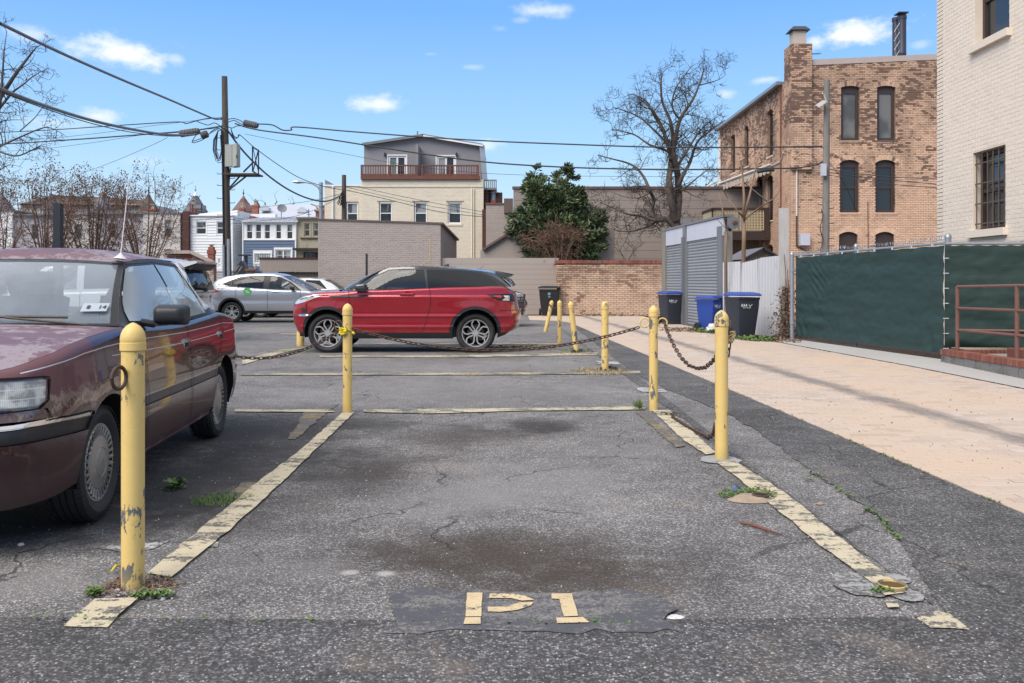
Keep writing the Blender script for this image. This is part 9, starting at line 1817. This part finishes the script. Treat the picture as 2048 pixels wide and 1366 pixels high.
def myrtle(lab, u0, Yb_, stems, seed, base_v=585, ht=345, w_=60):
 rng = random.Random(seed); T = thing('bare_shrub', lab, 'shrub', ((u0 - 1024) * Yb_ / F, Yb_, 0), 0, 'bare shrubs with seed heads behind the maroon car'); big, fine = MB(), MB(); tips = []
 for k in range(stems):
  f = rng.uniform(-1, 1); v1 = ht + abs(f) ** 2 * 75 + rng.uniform(-12, 25); pl_ = [(u0 + f * 10, base_v + 40), (u0 + f * 18, base_v - 40), (u0 + f * w_ * .55 + rng.uniform(-6, 6), (base_v + v1) / 2 - 10), (u0 + f * w_ * .85 + rng.uniform(-6, 6), v1 + 40), (u0 + f * w_ + rng.uniform(-8, 8), v1)]
  Q, Rr = limb(pl_, Yb_, .024, .006, rng, .5); big.tube(Q, Rr, 5, cap=False); grow(big, fine, Q, Rr, rng, 2, 3.9, .10, .66, .95, tips); tips.append(Q[-1])
 obj('trunk', big, M_TWIGR, T, smooth=True); obj('crown', fine, M_TWIGR, T, kind='stuff')
 m = MB()
 for q in tips:
  vv = 566 - (q.z - CAM_H) / q.y * F
  if vv > 400 and rng.random() < .8 or rng.random() < .62: continue
  for j in range(rng.randint(3, 7)): a = q + Vector((rng.gauss(0, .04), rng.gauss(0, .04), rng.gauss(.02, .05))); r_ = rng.uniform(.010, .024); m.add([a + Vector((r_, 0, 0)), a + Vector((-r_ * .5, r_, 0)), a + Vector((-r_ * .5, -r_, 0)), a + Vector((0, 0, r_ * 1.3)), a - Vector((0, 0, r_))], [(0, 1, 3), (1, 2, 3), (2, 0, 3), (1, 0, 4), (2, 1, 4), (0, 2, 4)])
 obj('seed_heads', m, M_SEED, T, kind='stuff')
myrtle('bare crape myrtle shrub just left of the maroon car aerial', 185, 25, 17, 3, w_=95, ht=352); myrtle('bare crape myrtle shrub right of the maroon car aerial', 290, 26.5, 16, 8, w_=85, ht=348); myrtle('bare crape myrtle shrub behind the thick black post', 95, 24, 15, 13, w_=80, ht=352); myrtle('dense brown bare shrub at the left edge above the windscreen', 0, 23, 13, 21, w_=70, ht=372)
# evergreen tree behind the garden wall
def leafy(T, blobs, Y, n, size, mt, seed, nm='crown', dz=1.0):
 rng = random.Random(seed); m = MB(); tot = sum(b[2] * b[3] for b in blobs)
 for (u, v, ru, rv) in blobs:
  c = pt(u, v, Y + (rng.uniform(-1.3, 1.3) if ru < 30 else 0)); a, b, d = px(ru, Y), px(rv, Y), px(ru, Y) * dz; k = int(n * ru * rv / tot); sub = [(Vector((rng.gauss(0, .5), rng.gauss(0, .5), rng.gauss(0, .5))).normalized() * rng.uniform(.45, 1.0)) for _ in range(max(6, k // 36))]
  for _ in range(k):
   s0 = rng.choice(sub); w_ = s0 * 1.05 + Vector((rng.gauss(0, .10), rng.gauss(0, .10), rng.gauss(0, .08))); q = c + Vector((w_.x * a, w_.y * d, w_.z * b))
   o_ = Vector((w_.x, w_.y, w_.z * .6 + .35)).normalized(); o_ = (o_ + Vector((rng.gauss(0, .5), rng.gauss(0, .5), rng.gauss(0, .45)))).normalized(); sd_ = o_.cross(Vector((rng.gauss(0, 1), rng.gauss(0, 1), rng.gauss(0, 1)))).normalized(); L = size * rng.uniform(.7, 1.25); n_ = o_.cross(sd_) * L * .12
   m.add([q, q + o_ * L * .5 + sd_ * L * .19 + n_, q + o_ * L, q + o_ * L * .5 - sd_ * L * .19 + n_], [(0, 1, 2), (0, 2, 3)])
 return obj(nm, m, mt, T, kind='stuff')
EG = thing('evergreen_tree', 'dense dark green evergreen tree behind the garden wall', 'tree', ((1100 - 1024) * 38.5 / F, 38.5, 0))
SIL = [(1015, 470), (1022, 430), (1035, 400), (1050, 378), (1064, 338), (1078, 334), (1090, 352), (1105, 362), (1120, 345), (1132, 324), (1148, 345), (1155, 380), (1180, 386), (1188, 418), (1205, 440), (1212, 470), (1198, 490), (1208, 515), (1150, 532), (1100, 538), (1040, 535), (1030, 512)]
rng = random.Random(44); bl = []
while len(bl) < 62:
 u, v, r_ = rng.uniform(1015, 1212), rng.uniform(326, 535), rng.uniform(9, 24) * (.55 if len(bl) % 3 == 0 else 1)
 if all(in_poly(u + r_ * .55 * a, v + r_ * .55 * b, SIL) for a, b in ((1, 0), (-1, 0), (0, 1), (0, -1))): bl.append((u, v, r_, r_ * rng.uniform(.7, 1.0)))
bl += [(1072, 346, 7, 13), (1133, 338, 8, 15), (1110, 470, 70, 52), (1065, 470, 44, 46), (1160, 462, 44, 44), (1100, 415, 48, 38), (1135, 395, 34, 30), (1082, 385, 26, 30), (1180, 490, 26, 34), (1090, 510, 60, 22), (1190, 440, 18, 22)]
leafy(EG, bl, 38.5, 30000, .24, M_LEAF, 4, dz=1.2)
rng = random.Random(2); big, fine = MB(), MB()
for pl_, a, b in (([(1108, 640), (1106, 540), (1110, 470), (1112, 400), (1118, 350)], .16, .03), ([(1108, 520), (1085, 450), (1078, 390), (1076, 355)], .1, .02), ([(1110, 500), (1140, 440), (1155, 400)], .09, .02)): Q, Rr = limb(pl_, 38.5, a, b, rng, .1); big.tube(Q, Rr, 7, cap=False)
obj('trunk', big, M_BARK, EG, smooth=True)
rng = random.Random(9); Bs = thing('bare_shrub', 'tan bare shrub sprawling in front of the evergreen tree', 'shrub', ((1120 - 1024) * 35.6 / F, 35.6, 0)); big, fine = MB(), MB()
for k in range(15):
 f = rng.uniform(-1, 1); Q, Rr = limb([(1122 + f * 8, 620), (1122 + f * 18, 530), (1120 + f * 50, 490 - rng.uniform(0, 25)), (1118 + f * 85, 470 + abs(f) * 30 - rng.uniform(0, 20))], 36.3, .03, .008, rng, .25); big.tube(Q, Rr, 5, cap=False); grow(big, fine, Q, Rr, rng, 1, 6, .02, .65, .9)
obj('trunk', big, M_TWIGB, Bs, smooth=True); obj('crown', fine, M_TWIGR, Bs, kind='stuff')
tree('thin bare sapling in front of the taupe block building', 'sapling', (pt(1250, 0, 36).x, 36, 0), [([(1252, 620), (1250, 540), (1245, 510), (1225, 490), (1215, 478)], .03, .01), ([(1250, 540), (1262, 510), (1275, 495), (1290, 485)], .025, .008), ([(1262, 600), (1268, 520), (1262, 490)], .02, .008)], 36, 31, 1, 1.8, .15, .5, .8)
# small pollarded tree before the deck
tree('young bare tree with upswept tan branches in front of the lattice deck', 'young_tree', (pt(1487, 0, 22.4).x, 22.4, 0), [([(1484, 660), (1486, 600), (1487, 520), (1488, 470), (1487, 433)], .055, .05), ([(1487, 436), (1488, 400), (1486, 360), (1482, 320)], .042, .015), ([(1488, 436), (1497, 400), (1505, 365), (1516, 315)], .04, .014), ([(1488, 440), (1510, 422), (1535, 405), (1550, 395), (1560, 378)], .028, .008), ([(1486, 434), (1470, 415), (1455, 395), (1444, 376)], .028, .01), ([(1486, 434), (1478, 424), (1468, 421)], .02, .008), ([(1512, 421), (1519, 412), (1522, 400)], .012, .004)], 22.4, 41, 0, .25, .2, .4, .3, mb=M_TWIGB, mf=M_TWIGB)
tree('thin leaning bare sapling by the shutter drum', 'sapling', (pt(1452, 0, 22.7).x, 22.7, 0), [([(1452, 600), (1452, 500), (1453, 460), (1447, 428), (1441, 400), (1437, 385)], .03, .012), ([(1450, 455), (1440, 445), (1434, 438)], .01, .004)], 22.7, 43, 0, .4, .2, .5, .3, mb=M_TWIGB, mf=M_TWIGB)
tree('faint bare treetops behind the pale metal roof', 'bare_tree', (pt(530, 0, 82).x, 82, 0), [([(530, 560), (531, 440), (530, 405)], .2, .05), ([(531, 440), (518, 410), (510, 398)], .1, .03), ([(531, 440), (546, 415), (555, 402)], .1, .03), ([(531, 440), (570, 420), (590, 405)], .1, .03)], 82, 51, 2, .8, .2, .5, 1.8)
tree('small bare treetop behind the block building, right of the forked tree', 'bare_tree', (pt(1412, 0, 60).x, 60, 0), [([(1412, 560), (1412, 400), (1412, 368)], .15, .04), ([(1412, 400), (1398, 378), (1390, 370)], .08, .03), ([(1412, 400), (1428, 376), (1434, 368)], .08, .03)], 60, 52, 2, 1.0, .2, .5, 1.4)
# dead ivy on the white post
IV = thing('dead_ivy', 'reddish brown dead ivy climbing the flaking white post', 'ivy', (pt(1572, 0, 20.2).x, 20.2, 0)); rng = random.Random(6); m = MB()
for k in range(1500):
 f = rng.random() ** 1.4; z = f * 1.15; q = Vector((pt(1572, 0, 20.2).x + rng.gauss(0, .10 + .10 * (1 - f)), 20.22 - abs(rng.gauss(0, .10)), z + .01)); d = Vector((rng.gauss(0, 1), rng.gauss(0, 1), rng.gauss(0, 1))).normalized(); e = d.cross(Vector((rng.gauss(0, 1), rng.gauss(0, 1), rng.gauss(0, 1)))).normalized(); s_ = rng.uniform(.018, .04); m.add([q, q + d * s_ + e * s_ * .6, q + d * s_ * 1.6, q + d * s_ - e * s_ * .6], [(0, 1, 2), (0, 2, 3)])
obj('leaves', m, M_IVY, IV, kind='stuff'); m = MB()
for k in range(5): m.tube([Vector((pt(1568 + k * 4, 0, 20.2).x, 20.2, 0)), Vector((pt(1572 + rng.uniform(-8, 8), 0, 20.2).x, 20.18, .7)), Vector((pt(1574 + rng.uniform(-6, 6), 0, 20.2).x, 20.2, rng.uniform(1.2, 2.0)))], .008, 4, cap=False)
obj('stems', m, M_TWIGR, IV, kind='stuff')
# ground plants and debris
def patch(lab, cat, u, v, ru, rv, n, size, mt, seed, h=1.0, name='weed_patch', blade=False, z=.006):
 rng = random.Random(seed); X, Y = gp(u, v); a = px(ru, Y); b = (gp(u, v - rv)[1] - gp(u, v + rv)[1]) / 2; m = MB()
 for _ in range(n):
  r_ = rng.random() ** .6; th = rng.uniform(0, 6.283); k = 1 + .35 * mnoise.noise(Vector((math.cos(th) * 1.5, math.sin(th) * 1.5, seed))); q = Vector((X + a * r_ * k * math.cos(th), Y + b * r_ * k * math.sin(th), z)); s_ = size * rng.uniform(.5, 1.3); d = Vector((rng.gauss(0, 1), rng.gauss(0, 1), 0)).normalized()
  if blade: tip = q + d * s_ * rng.uniform(.2, .8) + Vector((0, 0, s_ * h * rng.uniform(.5, 1.2))); w_ = Vector((-d.y, d.x, 0)) * s_ * .06; m.add([q - w_, q + w_, tip], [(0, 1, 2)])
  else: q.z += rng.uniform(0, s_ * h); e = Vector((-d.y, d.x, rng.gauss(0, .3))).normalized(); d2 = (d + Vector((0, 0, rng.uniform(-.1, .8)))).normalized(); m.add([q, q + d2 * s_ * .6 + e * s_ * .4, q + d2 * s_, q + d2 * s_ * .6 - e * s_ * .4], [(0, 1, 2), (0, 2, 3)])
 return tag(obj(name, m, mt, kind='stuff'), lab, cat)
patch('clover patch round the sunken pipe hole', 'weeds', 1498, 992, 60, 12, 900, .016, M_WEED, 1); patch('grass patch beside the left stall line', 'weeds', 440, 1001, 56, 14, 1500, .028, M_WEED, 2, blade=True, h=.6); patch('small dandelion rosette on the dark asphalt', 'weeds', 352, 977, 14, 5, 90, .04, M_WEED, 3)
patch('weeds before the foot of the nearest bollard', 'weeds', 300, 1196, 45, 6, 330, .016, M_WEED, 4); patch('weeds left of the foot of the nearest bollard', 'weeds', 188, 1192, 12, 6, 130, .02, M_WEED, 14); patch('leaf litter round the foot of the nearest bollard', 'leaf litter', 268, 1178, 85, 24, 620, .016, M_IVY, 5, name='leaf_litter', h=.3); patch('dry straw round the foot of the nearest bollard', 'dry grass', 290, 1172, 80, 16, 260, .035, M_DRY, 55, name='dry_grass', blade=True, h=.3)
patch('dry grass round the badly chipped bollard', 'dry grass', 1205, 744, 62, 7, 1300, .07, M_DRY, 6, name='dry_grass', blade=True, h=.5); patch('dry grass round the leaning bollard foot', 'dry grass', 1150, 706, 40, 5, 600, .06, M_DRY, 7, name='dry_grass', blade=True, h=.5); patch('green tufts beside the leaning bollard', 'weeds', 1150, 702, 40, 3, 350, .05, M_WEED, 77, blade=True)
patch('small yucca like tuft by the ringed bollard', 'weeds', 1277, 816, 8, 3, 60, .10, M_WEED, 8, blade=True, h=1.0); patch('weeds on the stall end line', 'weeds', 860, 827, 40, 3, 160, .03, M_DRY, 9, blade=True, h=.5); patch('weeds in the crack near the middle', 'weeds', 945, 750, 18, 6, 180, .03, M_DRY, 10, blade=True)
patch('weed strip under the front of the red car', 'weeds', 590, 705, 60, 3, 700, .05, M_WEED, 11, blade=True, h=.5); patch('weed strip under the rear of the red car', 'weeds', 935, 706, 60, 2.5, 500, .04, M_WEED, 12, blade=True, h=.4); patch('tan litter beyond the red car', 'leaf litter', 1040, 697, 90, 4, 700, .05, M_DRY, 13, name='leaf_litter', h=.2)
patch('green weeds between the blue bins', 'weeds', 1412, 664, 22, 4, 700, .07, M_WEED, 15, h=.8); patch('green weeds at the wheel of the large navy bin', 'weeds', 1510, 680, 36, 4.5, 1100, .06, M_WEED, 16, h=.8); patch('leaf litter along the garage foot', 'leaf litter', 1385, 661, 60, 5, 1300, .05, M_IVY, 17, name='leaf_litter', h=.2); patch('leaf litter at the foot of the white post', 'leaf litter', 1560, 682, 40, 5, 800, .045, M_IVY, 18, name='leaf_litter', h=.4)
patch('weeds along the foot of the garden wall', 'weeds', 1220, 632, 105, 1.2, 700, .10, M_DRY, 19, h=.6); patch('weeds by the rusty yellow stump', 'weeds', 1765, 1186, 24, 6, 150, .014, M_WEED, 20)
def crack_weeds(lab, pts, seed, n=260):
 rng = random.Random(seed); m = MB()
 for _ in range(n):
  i = rng.randrange(len(pts) - 1); f = rng.random(); u = pts[i][0] + (pts[i + 1][0] - pts[i][0]) * f; v = pts[i][1] + (pts[i + 1][1] - pts[i][1]) * f
  if mnoise.noise(Vector((u * .02, v * .02, seed))) < -.05: continue
  X, Y = gp(u, v); q = Vector((X + rng.gauss(0, .008), Y + rng.gauss(0, .012), .009)); s_ = rng.uniform(.006, .016); a = rng.uniform(0, 6.28); d = Vector((math.cos(a), math.sin(a), .5)); e = Vector((-d.y, d.x, 0)); m.add([q, q + d * s_ + e * s_ * .5, q + d * s_ * 1.5, q + d * s_ - e * s_ * .5], [(0, 1, 2), (0, 2, 3)])
 return tag(obj('moss_line', m, M_WEED, kind='stuff'), lab, 'moss')
crack_weeds('moss in the seam across the foreground', [(40, 1240), (400, 1243), (780, 1247), (1300, 1250)], 1, 130); crack_weeds('moss along the edge of the newer asphalt strip', ns and [(1620, 945), (1690, 990), (1760, 1040), (1800, 1085)], 2); crack_weeds('moss in the short crack across the right stall line', [(1545, 985), (1580, 972), (1622, 962)], 3, 160); crack_weeds('moss along the brick lane edge', [(1400, 755), (1600, 840), (1750, 905), (1900, 968), (2040, 1028)], 4, 300)
# grit and chips
rng = random.Random(12); m = MB(); m2 = MB()
for k in range(2600):
 Y = 2.75 + rng.random() ** 1.8 * 9; X = rng.uniform(-.62, .62) * Y
 if X > edge(LE, Y) - .05: continue
 s_ = rng.uniform(.0015, .0048) * (1 + .05 * Y); q = Vector((X, Y, .009 if Y < 3.4 or X > 1.6 else .001)); a = rng.uniform(0, 6.28); P = [q + Vector((s_ * math.cos(a + i * 1.57) * rng.uniform(.7, 1.3), s_ * math.sin(a + i * 1.57) * rng.uniform(.7, 1.3), 0)) for i in range(4)] + [q + Vector((0, 0, s_ * .9))]
 (m if k % 3 else m2).add(P, [(0, 1, 4), (1, 2, 4), (2, 3, 4), (3, 0, 4)])
tag(obj('pale_grit', m, simple('pale_grit', (.36, .34, .32), .9, var=.4, vs_=30), kind='stuff'), 'pale grit scattered over the asphalt', 'grit'); tag(obj('dark_grit', m2, simple('tan_grit', (.20, .13, .09), .9, var=.4, vs_=30), kind='stuff'), 'tan grit scattered over the asphalt', 'grit')
rng = random.Random(15); m = MB()
for k in range(46):
 X, Y = gp(rng.gauss(262, 42), rng.uniform(1176, 1200)); s_ = rng.uniform(.006, .016); q = Vector((X, Y, .002)); P = [q + Vector((s_ * math.cos(i * 1.05 + k) * rng.uniform(.7, 1.2), s_ * math.sin(i * 1.05 + k) * rng.uniform(.7, 1.2), 0)) for i in range(6)]; P2 = [q + (p - q) * .6 + Vector((0, 0, s_ * .7)) for p in P]; m.add(P + P2, [(i, (i + 1) % 6, 6 + (i + 1) % 6, 6 + i) for i in range(6)] + [tuple(range(6, 12))])
tag(obj('gravel', m, simple('light_gravel', (.36, .34, .35), .85, var=.3, vs_=20), kind='stuff'), 'light gravel at the foot of the nearest bollard', 'gravel')
m = MB()
for k in range(150): X, Y = gp(rng.uniform(1500, 2040), rng.uniform(760, 1000)); s_ = rng.uniform(.004, .011); 
for k in range(70):
 Y = rng.uniform(4.8, 10); X = rng.uniform(edge(LE, Y) + .1, 5.4); s_ = rng.uniform(.004, .010); q = Vector((X, Y, .014)); m.add([q + Vector((s_, 0, 0)), q + Vector((0, s_, 0)), q - Vector((s_, 0, 0)), q - Vector((0, s_, 0)), q + Vector((0, 0, s_))], [(0, 1, 4), (1, 2, 4), (2, 3, 4), (3, 0, 4)])
tag(obj('dark_specks', m, simple('dark_debris', (.03, .02, .018), .9), kind='stuff'), 'small dark seeds scattered on the brick lane', 'seeds')
